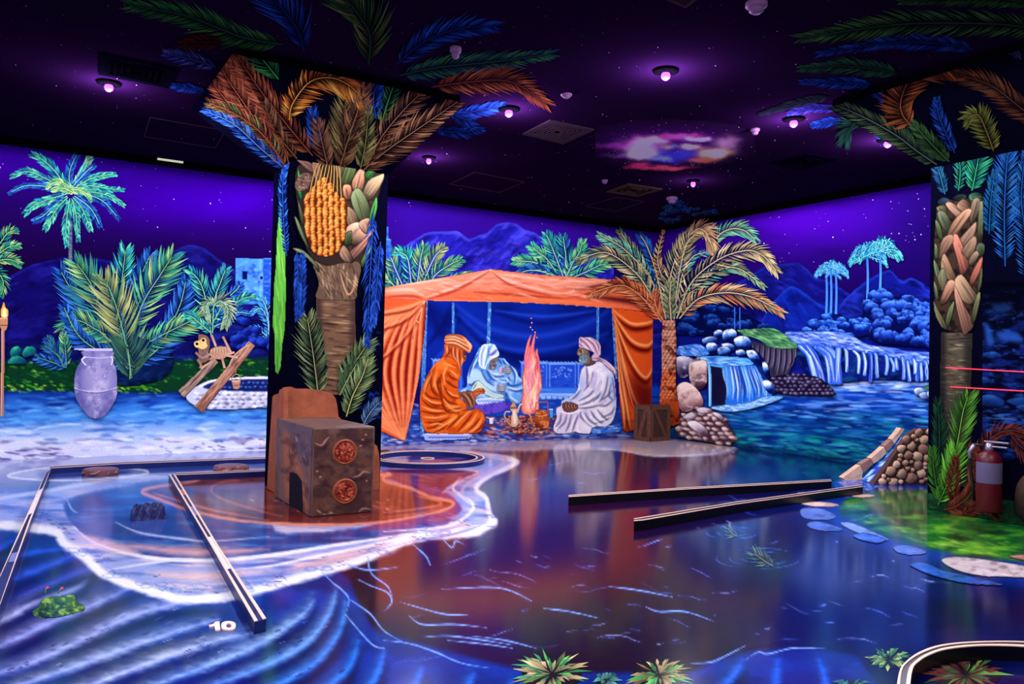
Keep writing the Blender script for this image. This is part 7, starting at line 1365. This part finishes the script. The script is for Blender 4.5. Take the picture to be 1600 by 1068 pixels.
# ---------------------------------------------------------------- painted things on the floor
FO = [.0008]
def ffig(c, name, label, cat, **k): FO[0] += .0003; return tag(c.mesh(name, FLOOR, FLOORP, FO[0], clamp=clampF, **k), label, cat)
c = Cv(46, 912, 136, 970, 1.0); c.poly(P4([(165, 890), (205, 850), (215, 825), (260, 805), (330, 800), (385, 795), (400, 830), (440, 855), (435, 880), (380, 895), (300, 915), (220, 918)]), (50, 92, 34), 1.2); c.noise((150, 190, 60), 9, 6, 3, .48, .7, .8); c.noise((14, 34, 26), 8, 6, 9, .5, .7, .8); c.stroke(P4([(165, 890), (230, 912), (320, 908), (435, 875)]), 2.5, (12, 24, 20), .8, 1); c.stroke(P4([(205, 860), (300, 870), (400, 850)]), 2, (16, 40, 26), .7, 1)
e = empty('painted_moss', tuple(pt(FLOOR, 92, 955)), 'green mossy mound with tiny red flowers painted on the blue dunes', 'moss mound'); tag(c.mesh('mound', FLOOR, FLOORP, .0008, e))
for q in ([(235, 800), (240, 760), (255, 755)], [(300, 790), (315, 765), (330, 758)]):
    c = Cv(64, 908, 106, 936, 1.0); c.stroke(P4(q), 3, (60, 120, 110), 1, .7, True); c.stroke(P4([q[1], q[2]]), 5, (196, 70, 80), 1, 1, True); c.mesh('flower', FLOOR, FLOORP, .0012, e)
def tuft(cx, cy, rx, ry, label, seed, cols, n=46):
    v = Vx(FLOOR, .0012); R = random.Random(seed)
    for i in range(n):
        a = R.uniform(0, 2*math.pi); f = R.uniform(.45, 1.05); r0 = R.uniform(.04, .45)*f
        x1, y1 = cx+rx*f*math.cos(a), cy+ry*f*math.sin(a); x0, y0 = cx+rx*r0*math.cos(a), cy+ry*r0*math.sin(a); d = np.array((x1-x0, y1-y0)); L = np.hypot(*d); n_ = np.array((-d[1], d[0]))/L; k = R.uniform(1.6, 3.4)
        c0 = np.array(R.choice(cols), float)*R.uniform(.7, 1.1); mx_, my_ = x0+d[0]*.55, y0+d[1]*.55-R.uniform(0, 4)
        v.face([(x0, y0), (mx_+n_[0]*k, my_+n_[1]*k), (x1, y1), (mx_-n_[0]*k, my_-n_[1]*k)], [c0*.55, c0, c0*1.1, c0*.9]); v.off += .000004
    e = empty('painted_grass_tuft', tuple(pt(FLOOR, cx, cy)), label, 'grass tuft'); c = Cv(cx-rx, cy-ry, cx+rx, cy+ry, 1.5); c.poly([(cx+rx*.72*math.cos(t), cy+ry*.72*math.sin(t)) for t in np.linspace(0, 6.28, 12, endpoint=False)], (24, 14, 26), 3); c.mesh('dark_centre', FLOOR, FLOORP, .0008, e); v.mesh('blades', FLOORP, e)
TF = [(200, 180, 130), (170, 150, 104), (90, 190, 90), (60, 150, 90), (220, 190, 140), (120, 130, 80)]
tuft(862, 1052, 66, 40, 'largest spiky tan and green grass tuft painted at the bottom edge', 3, TF, 64)
tuft(1030, 1054, 58, 32, 'spiky grass tuft painted at the bottom edge right of the largest one', 4, TF, 54)
tuft(948, 1062, 26, 13, 'small blue green grass tuft painted between two larger tufts', 5, [(70, 140, 130), (90, 160, 150), (50, 100, 120)], 30)
tuft(1388, 1030, 40, 20, 'small green grass tuft painted outside the curved rail', 6, [(120, 180, 80), (60, 130, 70), (170, 190, 100)], 44)
tuft(1510, 1054, 76, 32, 'wide dark grass tuft painted inside the curved rail', 7, [(90, 140, 60), (130, 60, 60), (60, 100, 60), (150, 150, 80), (100, 50, 50)], 66)
tuft(1330, 1072, 40, 14, 'grass tuft cut by the bottom edge left of the curved rail', 8, [(60, 140, 90), (40, 110, 110)], 26)
for q, cl, lab in (([(165, 150), (210, 140), (300, 142), (360, 155), (340, 166), (230, 166)], (226, 190, 180), 'flat cream stepping stone painted at the end of the nearer black rail'), ([(425, 110), (450, 102), (520, 102), (548, 112), (500, 121), (440, 120)], (220, 180, 170), 'small pink stepping stone painted at the far tip of the green island'),
                   ([(160, 190), (200, 168), (290, 180), (350, 215), (300, 235), (190, 228)], (84, 112, 186), 'round pale blue stone painted in the shallows'), ([(195, 255), (240, 238), (330, 258), (385, 285), (300, 292), (220, 278)], (72, 104, 186), 'long pale blue stone painted below the round one'), ([(365, 250), (420, 245), (520, 285), (620, 335), (540, 325), (430, 290)], (120, 146, 200), 'slanting pale stone painted along the green island'),
                   ([(635, 370), (690, 358), (760, 372), (810, 400), (740, 412), (660, 400)], (80, 108, 184), 'oval bluish stone painted at the front shore of the green island'), ([(880, 440), (940, 420), (1080, 430), (1302, 465), (1500, 510), (1500, 560), (1302, 528), (1100, 520), (960, 490)], (196, 178, 180), 'large flat grey white stone painted before the green island'), ([(1225, 420), (1260, 410), (1400, 412), (1400, 440), (1290, 436)], (190, 130, 120), 'small rosy stone painted at the right edge of the green island'),
                   ([(720, 460), (800, 450), (900, 490), (1100, 535), (1200, 565), (1000, 555), (820, 510)], (34, 80, 170), 'long blue stone painted in the water at the shore'), ([(430, 310), (500, 300), (600, 330), (560, 350), (470, 335)], (60, 100, 200), 'dim blue stone painted under the slanting one'), ([(140, 98), (180, 90), (225, 98), (190, 104)], (210, 170, 180), 'tiny pink stone painted between the two black rails')):
    Q = np.array(P8(q)); c = Cv(Q[:, 0].min()-4, Q[:, 1].min()-4, Q[:, 0].max()+4, Q[:, 1].max()+4, 1.0); c.poly(P8(q), cl, 1.2); c.noise(tuple(k*.6 for k in cl), 16, 5, int(Q[0, 0]), .5, .75, .7); c.noise(tuple(min(255, k*1.15+12) for k in cl), 18, 4, int(Q[0, 1]), .5, .75, .7); S = smooth(P8(q), 5, True); c.stroke(np.vstack([S, S[:1]]), 2, tuple(k*.45 for k in cl), .7, 1, taper=0, raw=True); ffig(c, 'painted_stone', lab, 'stone')
for (x, y, L, lab) in ((1190, 876, 20, 'fallen palm leaf painted in the middle of the pool ripples'), (1144, 833, 13, 'smaller fallen leaf painted beyond the first leaf')):
    v = Vx(FLOOR, .0012); frond(v, [(x+18, y+8), (x+2, y-2), (x-12, y-12)] if L > 15 else [(x+8, y+4), (x, y), (x-6, y-8)], L, 12, [(50, 110, 110), (110, 130, 100), (40, 80, 110)], (170, 150, 120), 1.6, .9, 0, 1.3, 3); e = empty('painted_leaf', tuple(pt(FLOOR, x, y)), lab, 'leaf'); v.mesh('leaf_blade', FLOORP, e)

# ---------------------------------------------------------------- wooden crate in the corner
WOODC = mat_plain('crate_dark_wood', (58, 34, 27), .65, .2, noise=.5, ns=22, bump=.5); WOODL = mat_plain('crate_slat_wood', (84, 50, 37), .65, .2, noise=.45, ns=26, bump=.5)
cm = pt(FLOOR, 1016, 690); A_ = pt(FLOOR, 990, 686); B_ = pt(FLOOR, 1048, 688)
dirA = A_-cm; dirB = B_-cm; 
def hgt(x, y, p):                                   # height of the pixel row y above floor point p
    pl = Plane(p, CAM*np.array((1, 1, 0))-p*np.array((1, 1, 0))); return float(pt(pl, x, y)[2])
hc = hgt(1016, 634, cm); sA = .40; sB = .40
# square crate turned so that one edge faces the camera
ang = math.atan2(CAM[1]-cm[1], CAM[0]-cm[0]); wA = float(np.linalg.norm(dirA)); 
va = np.array((math.cos(ang+math.radians(180+52)), math.sin(ang+math.radians(180+52)), 0)); vb = np.array((math.cos(ang+math.radians(180-38)), math.sin(ang+math.radians(180-38)), 0))
S_ = 0.36; cr = empty('wooden_crate', (float(cm[0]), float(cm[1]), 0), 'dark wooden crate with diagonal braces standing in the room corner', 'crate')
def obox(name, o, u, v_, s0, s1, t0, t1, z0, z1, mat):
    bm = bmesh.new(); P = []
    for s in (s0, s1):
        for t in (t0, t1):
            for z_ in (z0, z1): P.append(bm.verts.new((o[0]+u[0]*s+v_[0]*t, o[1]+u[1]*s+v_[1]*t, z_)))
    for f in [(0, 1, 3, 2), (4, 6, 7, 5), (0, 4, 5, 1), (2, 3, 7, 6), (0, 2, 6, 4), (1, 5, 7, 3)]: bm.faces.new([P[i] for i in f])
    return bm_obj(name, bm, mat, cr)
def fitlen(v_, tx):                                 # length along v_ so that the end lands on picture column tx
    lo_, hi_ = .05, 1.5
    for _ in range(40):
        m_ = (lo_+hi_)/2
        if abs(px(cm+v_*m_)[0]-1016) < abs(tx-1016): lo_ = m_
        else: hi_ = m_
    return lo_
if px(cm+va*.3)[0] > 1016: va, vb = vb, va
LA, LB = fitlen(va, 990), fitlen(vb, 1047)
obox('crate_body', cm, va, vb, .012, LA-.012, .012, LB-.012, .01, hc-.012, WOODC)
for (u, w_, Lu) in ((va, vb, LA), (vb, va, LB)):
    for z0, z1 in ((0, .055), (hc-.055, hc)): obox('frame_slat', cm, u, w_, 0, Lu, 0, .014, z0, z1, WOODL)
    for s0 in (0, Lu-.06): obox('frame_slat', cm, u, w_, s0, s0+.06, -.001, .0135, .055, hc-.055, WOODL)
    bm = bmesh.new(); P = []
    for (s, z_) in ((.06, hc-.055), (.12, hc-.055), (Lu-.06, .055), (Lu-.12, .055)):
        for t in (0.001, .0125): P.append(bm.verts.new((cm[0]+u[0]*s+w_[0]*t, cm[1]+u[1]*s+w_[1]*t, z_)))
    for f in [(0, 2, 4, 6), (1, 7, 5, 3), (0, 1, 3, 2), (2, 3, 5, 4), (4, 5, 7, 6), (6, 7, 1, 0)]: bm.faces.new([P[i] for i in f])
    bm_obj('diagonal_brace', bm, WOODL, cr)
for k in range(4): obox('top_plank', cm, va, vb, LA*k/4+.003, LA*(k+1)/4-.003, .004, LB-.004, hc-.012, hc+.002, WOODL)

# ---------------------------------------------------------------- stone ramp with a water channel by the right wall
Z8 = lambda L: zp(1250, 560, .2192, L)
rp = empty('stone_ramp', tuple(pt(FLOOR, 1400, 752)), 'stone walled ramp with a blue water channel rising beside the right pillar', 'golf ramp')
s0 = pt(FLOOR, 1364, 757); s1 = pt(FLOOR, 1451, 757); nst = np.cross(s1-s0, (0, 0, 1)); nst = nst if nst@(CAM-s0) > 0 else -nst
PST = Plane(s0, nst)
SBK = mat_plain('ramp_mortar', (76, 52, 48), .8, .1)
slab('stone_wall', PST, Z8([(520, 905), (620, 765), (690, 660), (760, 560), (785, 535), (840, 502), (920, 500), (960, 505), (960, 910)]), .06, SBK, rp)
reg = Z8([(540, 885), (640, 765), (700, 670), (770, 560), (800, 530), (845, 507), (955, 507), (955, 885)]); Q = np.array(reg); R = random.Random(6); SM = [mat_plain('ramp_stone_'+n_, cl, .6, .25, noise=.4, ns=16, bump=.5) for n_, cl in (('tan', (176, 136, 110)), ('rose', (150, 108, 92)), ('pale', (206, 166, 136)))]
tdir = (s1-s0)/np.linalg.norm(s1-s0); done = []
for k in range(2600):                               # rounded stones of mixed size packed into the wall face
    cx, cy = R.uniform(Q[:, 0].min(), Q[:, 0].max()), R.uniform(Q[:, 1].min(), Q[:, 1].max()); rad_ = R.uniform(6.5, 9.5) if k < 300 else R.uniform(3.6, 6)
    if not inside(np.array([cx]), np.array([cy]), Q)[0] or any(math.hypot((cx-a)*.85, cy-b) < (rad_+r_)*.76 for a, b, r_ in done): continue
    p0 = pt(PST, cx, cy); sc_ = float((p0-CAM)@CF)/FPX; rx, rz = rad_*1.12*sc_, rad_*.96*sc_
    if p0[2] < rz*.6: continue
    done.append((cx, cy, rad_)); bm = bmesh.new(); rings = []; ph = [R.uniform(.74, 1.14) for _ in range(9)]
    for fr_, o_ in ((1.0, .0), (.86, .010), (.45, .017)): rings.append([bm.verts.new(p0+tdir*rx*fr_*math.cos(t)*ph[q]+np.array((0, 0, 1))*rz*fr_*math.sin(t)*ph[q]+PST.n*o_) for q, t in enumerate(np.linspace(0, 2*math.pi, 9, endpoint=False))])
    for a, b in zip(rings, rings[1:]):
        for q in range(9): bm.faces.new((a[q], a[(q+1) % 9], b[(q+1) % 9], b[q]))
    bm.faces.new(rings[-1]); bm_obj('stone', bm, R.choice(SM), rp, True)
r0_ = pt(FLOOR, 1330, 750); PRM = Plane(r0_, nst)
for q in ([(305, 850), (320, 838), (400, 780), (428, 758), (450, 806), (442, 830), (446, 862), (380, 875), (320, 868)], [(434, 753), (490, 720), (500, 716), (520, 752), (455, 812)], [(506, 710), (560, 665), (600, 628), (618, 668), (585, 705), (526, 748)], [(606, 622), (640, 590), (650, 582), (668, 612), (624, 662)], [(656, 574), (700, 525), (722, 494), (745, 498), (735, 520), (672, 606)]):
    slab('rim_stone', PRM, Z8(q), .07, SM[2] if len(q) != 5 else SM[1], rp)
wa = [pt(PRM, *q) for q in Z8([(440, 855), (530, 760), (610, 690), (680, 610), (740, 520)])]; wb_ = [pt(PST, *q) for q in Z8([(540, 880), (630, 765), (695, 665), (765, 562), (830, 508)])]
V = []; Cc = []; q_ = []; n1 = 26; n2 = 8
A = smooth(wa, 7)[:n1]; B = smooth(wb_, 7)[:n1]
for i in range(n1):
    for j in range(n2):
        f = j/(n2-1); p_ = A[i]*(1-f)+B[i]*f+np.array((0, 0, -.012)); V.append(p_); h_ = vnoise(np.array([i*.9]), np.array([j*1.3]), 3)[0]; h2 = vnoise(np.array([i*.5+9]), np.array([j*1.7]), 5)[0]
        Cc.append(np.array((10, 24, 120.))*(1-h_)+np.array((40, 110, 225.))*h_ if h2 < .62 else np.array((170, 210, 250.)))
for i in range(n1-1):
    for j in range(n2-1): q_.append((i*n2+j, i*n2+j+1, (i+1)*n2+j+1, (i+1)*n2+j))
link('water_channel', grid_mesh('water_channel', np.array(V), np.array(q_), lin(np.array(Cc))), FLOORP, rp)
c = Cv(1290, 735, 1400, 785, 1.2); c.poly([(1300, 752), (1330, 745), (1370, 748), (1385, 757), (1350, 768), (1310, 765)], (20, 60, 170), 3); c.dashes([(1300, 752), (1330, 745), (1370, 748), (1385, 757), (1350, 768), (1310, 765)], 40, 9, 1.8, [(160, 205, 250), (80, 140, 230), (10, 30, 110)], 5, .3, .9, .7, .6); tag(c.mesh('painted_foam', FLOOR, FLOORP, .001), 'splashing water painted on the floor at the foot of the stone ramp', 'water')

# ---------------------------------------------------------------- fire extinguisher on the right pillar
REDM = mat_plain('extinguisher_red', (74, 3, 20), .4, .3, noise=.1); STEEL = mat_plain('dull_steel', (150, 140, 160), .35, .5, metal=.7, noise=.1); LBL = mat_plain('extinguisher_label', (84, 74, 104), .55, .15, noise=.12); RUB = mat_plain('black_rubber', (12, 10, 14), .5, .3)
eb = pt(RFACE, 1557, 797); er = .078; ec = (RX-er-.02, float(eb[1]), 0); zb = float(eb[2]); zt = float(pt(RFACE, 1557, 702)[2])
ex = empty('fire_extinguisher', (ec[0], ec[1], zb), 'red fire extinguisher with a pale label hanging on the right pillar', 'fire extinguisher')
hh = zt-zb
bm = bmesh.new(); lathe(bm, [(er*.9, zb), (er, zb+.012), (er, zb+hh*.84), (er*.86, zb+hh*.93), (er*.5, zb+hh*.985), (er*.3, zb+hh)], ec, 24); bm_obj('cylinder', bm, REDM, ex, True)
bm = bmesh.new(); lathe(bm, [(er*1.008, zb+hh*.47), (er*1.012, zb+hh*.475), (er*1.012, zb+hh*.80), (er*1.008, zb+hh*.805)], ec, 24); bm_obj('label', bm, LBL, ex, True)
bm = bmesh.new(); lathe(bm, [(er*.3, zt-.005), (er*.34, zt+.01), (er*.3, zt+.045), (er*.2, zt+.05)], ec, 14); bm_obj('valve', bm, STEEL, ex, True)
bm = bmesh.new(); box_bm(bm, ec[0]-.012, ec[0]+.012, ec[1]-.13, ec[1]+.03, zt+.052, zt+.064, .003); bm_obj('lever', bm, STEEL, ex)
bm = bmesh.new(); box_bm(bm, ec[0]-.012, ec[0]+.012, ec[1]-.12, ec[1]+.02, zt+.022, zt+.032, .003); bm_obj('carry_handle', bm, STEEL, ex)
bm = bmesh.new(); tube(bm, [(ec[0], ec[1]+.02, zt+.03), (ec[0]-.02, ec[1]+.09, zt+.03), (ec[0]-.02, ec[1]+.12, zt-.02), (ec[0]-.02, ec[1]+.118, zt-.12), (ec[0]-.015, ec[1]+.10, zb+.16), (ec[0]-.01, ec[1]+.095, zb+.06)], .011, 8); bm_obj('hose', bm, RUB, ex, True)
bm = bmesh.new(); tube(bm, [(ec[0]-.02, ec[1]+.09, zt+.03), (ec[0]-.02, ec[1]+.122, zt-.02), (ec[0]-.02, ec[1]+.119, zt-.07)], .014, 8); bm_obj('hose_collar', bm, STEEL, ex, True)
box('wall_bracket', (RX-.03, ec[1]-.03, zb+.1), (RX, ec[1]+.03, zt-.02), RUB, ex)
for i, (a, b, lab) in enumerate((((1478, 574), (1640, 583), 'upper thin red glowing light line on the right pillar'), ((1485, 604), (1640, 613), 'lower thin red glowing light line on the right pillar'))):
    bm = bmesh.new(); tube(bm, [pt(RFACE, *a, off=.02), pt(RFACE, *b, off=.02)], .0035, 8); tag(bm_obj('red_light_line', bm, mat_plain('red_glow_%d' % i, (255, 40, 60), .5, emit=(255, 30, 60), es=1.6)), lab, 'light')
# ---------------------------------------------------------------- ceiling: nebula, stars, lamps, vents, detectors
c = Cv(930, 185, 1180, 290, 1.5); c.A[:] = 0; X, Y = c.X, c.Y
cx, cy = 1058, 234
wx = X+14*(fbm(X/16, Y/8, 3)-.5)+22*(fbm(X/40, Y/20, 8)-.5); wy = Y+7*(fbm(X/16+9, Y/8, 4)-.5)
col = np.zeros(X.shape+(3,))+np.array((9, 3, 14.)); tot = np.zeros(X.shape)
for zx, zy, rx, ry, cl, al in ((1080, 600, 270, 75, (60, 10, 90), .7), (870, 610, 90, 12, (130, 40, 120), .6), (880, 650, 70, 9, (110, 60, 130), .6), (960, 600, 60, 26, (236, 130, 180), .9), (930, 632, 46, 18, (150, 190, 130), .6), (975, 640, 60, 24, (255, 244, 196), 1), (1010, 585, 60, 15, (255, 200, 176), .9), (1120, 566, 80, 12, (236, 70, 130), .85), (1210, 580, 52, 9, (255, 226, 246), .95), (1330, 600, 46, 30, (180, 140, 150), .6), (1270, 640, 66, 21, (255, 216, 120), 1), (1215, 668, 60, 10, (226, 90, 50), .8),
                              (1060, 700, 110, 9, (210, 56, 66), .85), (945, 690, 46, 11, (190, 40, 76), .8), (1085, 648, 100, 30, (34, 34, 124), .95), (1150, 640, 50, 18, (44, 46, 140), .8), (1045, 662, 40, 13, (96, 120, 240), .8), (1000, 685, 30, 11, (18, 8, 56), .8), (1180, 612, 44, 11, (255, 196, 130), .95), (1100, 605, 30, 9, (90, 170, 150), .4), (1060, 612, 30, 8, (200, 180, 120), .5)):
    k = np.exp(-(((wx-640-zx*.375)/(rx*.375))**2+((wy-zy*.375)/(ry*.375))**2)**1.25)*al; tot = np.maximum(tot, k); k = k[..., None]; col = col*(1-k)+np.array(cl)*k
c.C = col; c.A = (tot > .06).astype(float)
tag(c.mesh('painted_nebula', CEIL, CEILP, .002, gain=5.0), 'glowing pink, gold and blue nebula painted on the ceiling', 'nebula')
v = Vx(CEIL, .0025); R = random.Random(77)
for i in range(420):
    x, y = R.uniform(0, 1600), R.uniform(0, 350); r = R.choice([.5, .6, .8, 1.1])*.8; cl = R.choice([(160, 150, 230), (220, 210, 250), (110, 110, 220), (190, 120, 200)])
    v.face([(x-r, y), (x, y-r*.8), (x+r, y), (x, y+r*.8)], [cl]*4)
for i in range(160):
    x, y = R.gauss(1058, 70), R.gauss(232, 22); r = R.choice([.5, .7, 1.0])*.8; v.face([(x-r, y), (x, y-r*.8), (x+r, y), (x, y+r*.8)], [R.choice([(255, 220, 255), (200, 200, 255), (255, 255, 220)])]*4)
tag(v.mesh('ceiling_stars', CEILP), 'tiny stars painted all over the dark ceiling', 'stars', kind='stuff')
for pl, n, reg, nm, lab in ((BACK, 130, lambda: (R.uniform(0, 1010), R.uniform(225, 400)), 'back', 'tiny white stars painted in the violet sky of the back wall'), (RIGHT, 90, lambda: (R.uniform(1090, 1450), R.uniform(290, 410)), 'right', 'tiny white stars painted in the violet sky of the right wall')):
    v = Vx(pl, .0009)
    for i in range(n):
        x, y = reg(); top_ = (217+.137*x+8) if pl is BACK else (355-.206*(x-1020)+8)
        if y < top_: continue
        r = R.choice([.6, .7, .9, 1.4])*.8; v.face([(x-r, y), (x, y-r), (x+r, y), (x, y+r)], [R.choice([(230, 220, 255), (190, 170, 255), (150, 120, 240)])]*4)
    tag(v.mesh('painted_stars', WALLP), lab, 'stars', kind='stuff')

GLOW = mat_plain('violet_bulb', (170, 60, 255), .4, emit=(165, 60, 255), es=7.0); LHS = mat_plain('lamp_housing', (6, 4, 10), .7, 0.0)
lab_ = ['purple ceiling lamp at the far left above the thin palm', 'purple ceiling lamp above the nebula, the brightest', 'purple ceiling lamp between the left pillar fronds and the square vent', 'purple ceiling lamp by the right pillar frond tips', 'purple ceiling lamp half under the right pillar capital', 'small purple ceiling lamp beside the left pillar', 'tiny purple ceiling lamp above the room corner']
for i, p in enumerate(LAMP_POS):
    r = .05 if i not in (5, 6) else .04; e = empty('ceiling_lamp', (p[0], p[1], H), lab_[i], 'lamp', 'purple ceiling lamps')
    bm = bmesh.new(); lathe(bm, [(r*1.7, -.001), (r*1.7, -.012), (r*1.3, -.02), (r*1.1, -.022)], (p[0], p[1], H), 20); bm_obj('housing', bm, LHS, e, True)
    bm = bmesh.new(); lathe(bm, [(r*.5, -.02), (r*.62, -.035), (r*.56, -.055), (r*.25, -.068)], (p[0], p[1], H), 16); bm_obj('bulb', bm, GLOW, e, True)
    l = bpy.data.lights.new('bulb_glow', 'POINT'); l.energy = 4.0 if i not in (6,) else .3; l.color = (.42, .06, 1.0); l.shadow_soft_size = .05; o = bpy.data.objects.new('bulb_glow', l); COL.objects.link(o); o.location = (p[0], p[1], H-.2)
VENT = mat_plain('vent_bronze', (64, 50, 58), .6, .0, noise=.2); VDK = mat_plain('vent_dark', (3, 2, 5), .8, 0.0)
Q2_ = lambda L: zp(640, 0, .375, L); Q4 = lambda L: zp(0, 0, .275, L)
def vent(name, label, q, mat, nl=5, th=.012, cat='vent'):
    P = [pt(CEIL, *p) for p in q]; cen_ = sum(P)/4; e = empty(name, tuple(cen_), label, cat)
    def ringv(f0, f1, z0, z1, nm, mt):
        bm = bmesh.new(); A = [bm.verts.new((*(cen_+(p-cen_)*f0)[:2], H-z0)) for p in P]; B = [bm.verts.new((*(cen_+(p-cen_)*f0)[:2], H-z1)) for p in P]; C_ = [bm.verts.new((*(cen_+(p-cen_)*f1)[:2], H-z1)) for p in P]; D = [bm.verts.new((*(cen_+(p-cen_)*f1)[:2], H-z0)) for p in P]
        for a, b in ((A, B), (B, C_), (C_, D)):
            for i in range(4): bm.faces.new((a[i], a[(i+1) % 4], b[(i+1) % 4], b[i]))
        return bm_obj(nm, bm, mt, e)
    ringv(1, .78 if nl else .97, .0, th, 'frame', mat)
    if nl:
        bm = bmesh.new(); bm.faces.new([bm.verts.new((*(cen_+(p-cen_)*.8)[:2], H-.002)) for p in P]); bm_obj('dark_opening', bm, VDK, e)
        for k in range(nl): f = .7*(1-k/nl)+.06; ringv(f, f-.05, .002, th*.9, 'louvre', mat)
    return e
vent('ceiling_vent', 'square bronze ceiling vent left of the nebula', Q2_([(470, 555), (585, 497), (770, 537), (640, 596)]), VENT)
vent('ceiling_vent', 'flat square ceiling vent between the nebula and the room corner', Q2_([(820, 797), (910, 763), (1055, 785), (950, 816)]), mat_plain('vent_dim', (70, 56, 44), .6, .0), 3)
vent('ceiling_vent', 'ceiling vent cut off by the top picture edge', [(1030, -8), (1062, -22), (1100, -12), (1072, 10)], VENT)
vent('access_panel', 'faint square access panel beside the small lamp near the left pillar', Q2_([(165, 766), (270, 716), (482, 757), (375, 801)]), VENT, 0, .004, 'panel')
vent('access_panel', 'faint oblong access panel above the left wall', Q4([(850, 665), (1285, 740), (1225, 840), (815, 775)]), VENT, 0, .004, 'panel')
vent('access_panel', 'thin faint access panel before the room corner', Q2_([(730, 858), (860, 820), (980, 838), (860, 880)]), mat_plain('panel_dim', (44, 28, 44), .6), 0, .003, 'panel')
vent('ceiling_vent', 'dark ceiling vent behind the far left purple lamp', Q4([(560, 300), (1000, 385), (960, 495), (560, 415)]), mat_plain('vent_black', (7, 6, 18), .7, .0), 4)
vent('ceiling_vent', 'dark ceiling vent between the two lamps at the right', Q1([(80, 900), (290, 850), (465, 880), (262, 938)]), mat_plain('vent_black2', (9, 7, 24), .7, .0), 3)
WHT = mat_plain('grey_white_plastic', (150, 116, 150), .5, .1, noise=.08)
def detector(x, y, rpx, label, drop=.05, cat='smoke detector', mat=WHT, lens=False):
    p = pt(CEIL, x, y); r = rpx/FPX*float((p-CAM)@CF); e = empty('smoke_detector' if cat == 'smoke detector' else cat.replace(' ', '_'), tuple(p), label, cat)
    bm = bmesh.new(); lathe(bm, [(r, -.0005), (r, -drop*.35), (r*.8, -drop*.5)], p, 18); bm_obj('base', bm, mat, e, True)
    bm = bmesh.new(); lathe(bm, [(r*.72, -drop*.5), (r*.66, -drop*.8), (r*.4, -drop)], p, 18); bm_obj('sensor', bm, mat if not lens else mat_plain('camera_dome', (24, 14, 30), .15, .6), e, True)
detector(712, 74, 9, 'round smoke detector among the ceiling fronds right of the left pillar', .07)
detector(885, 147, 9, 'flat round pale detector above the square vent', .03)
detector(1050, 308, 9, 'white smoke detector before the room corner', .07)
detector(1182, 4, 17, 'large pale smoke detector at the top picture edge', .06)
detector(1180, 201, 7, 'small pale detector right of the nebula', .05)
detector(945, 281, 5, 'tiny pale detector left of the far vent', .04)
cpos = pt(BACK, 1013, 340); 
e = empty('security_camera', (cpos[0], cpos[1], cpos[2]), 'small pale dome camera on the back wall top by the corner', 'camera')
bm = bmesh.new(); lathe(bm, [(.05, .05), (.06, .04), (.06, -.01), (.05, -.03)], (cpos[0], -.07, cpos[2]), 16); bm_obj('housing', bm, WHT, e, True)
bm = bmesh.new(); bmesh.ops.create_uvsphere(bm, u_segments=14, v_segments=8, radius=.032); bmesh.ops.translate(bm, verts=bm.verts, vec=(cpos[0]-.01, -.11, cpos[2]-.02)); bm_obj('lens_dome', bm, mat_plain('lens_black', (14, 8, 18), .15, .6), e, True)
bm = bmesh.new(); box_bm(bm, cpos[0]-.02, cpos[0]+.02, -.07, 0, cpos[2]-.01, cpos[2]+.03); bm_obj('arm', bm, WHT, e)
a = pt(BACK, 245, 249); b = pt(BACK, 285, 254)
tag(box('light_streak', (a[0], -.055, a[2]-.012), (b[0], -.037, a[2]+.006), mat_plain('pale_strip', (220, 230, 190), .4, emit=(230, 240, 200), es=.5)), 'short pale strip of light under the ceiling edge at the left', 'light streak')  # glowing bar imitates a streak of light in the slit, no lamp
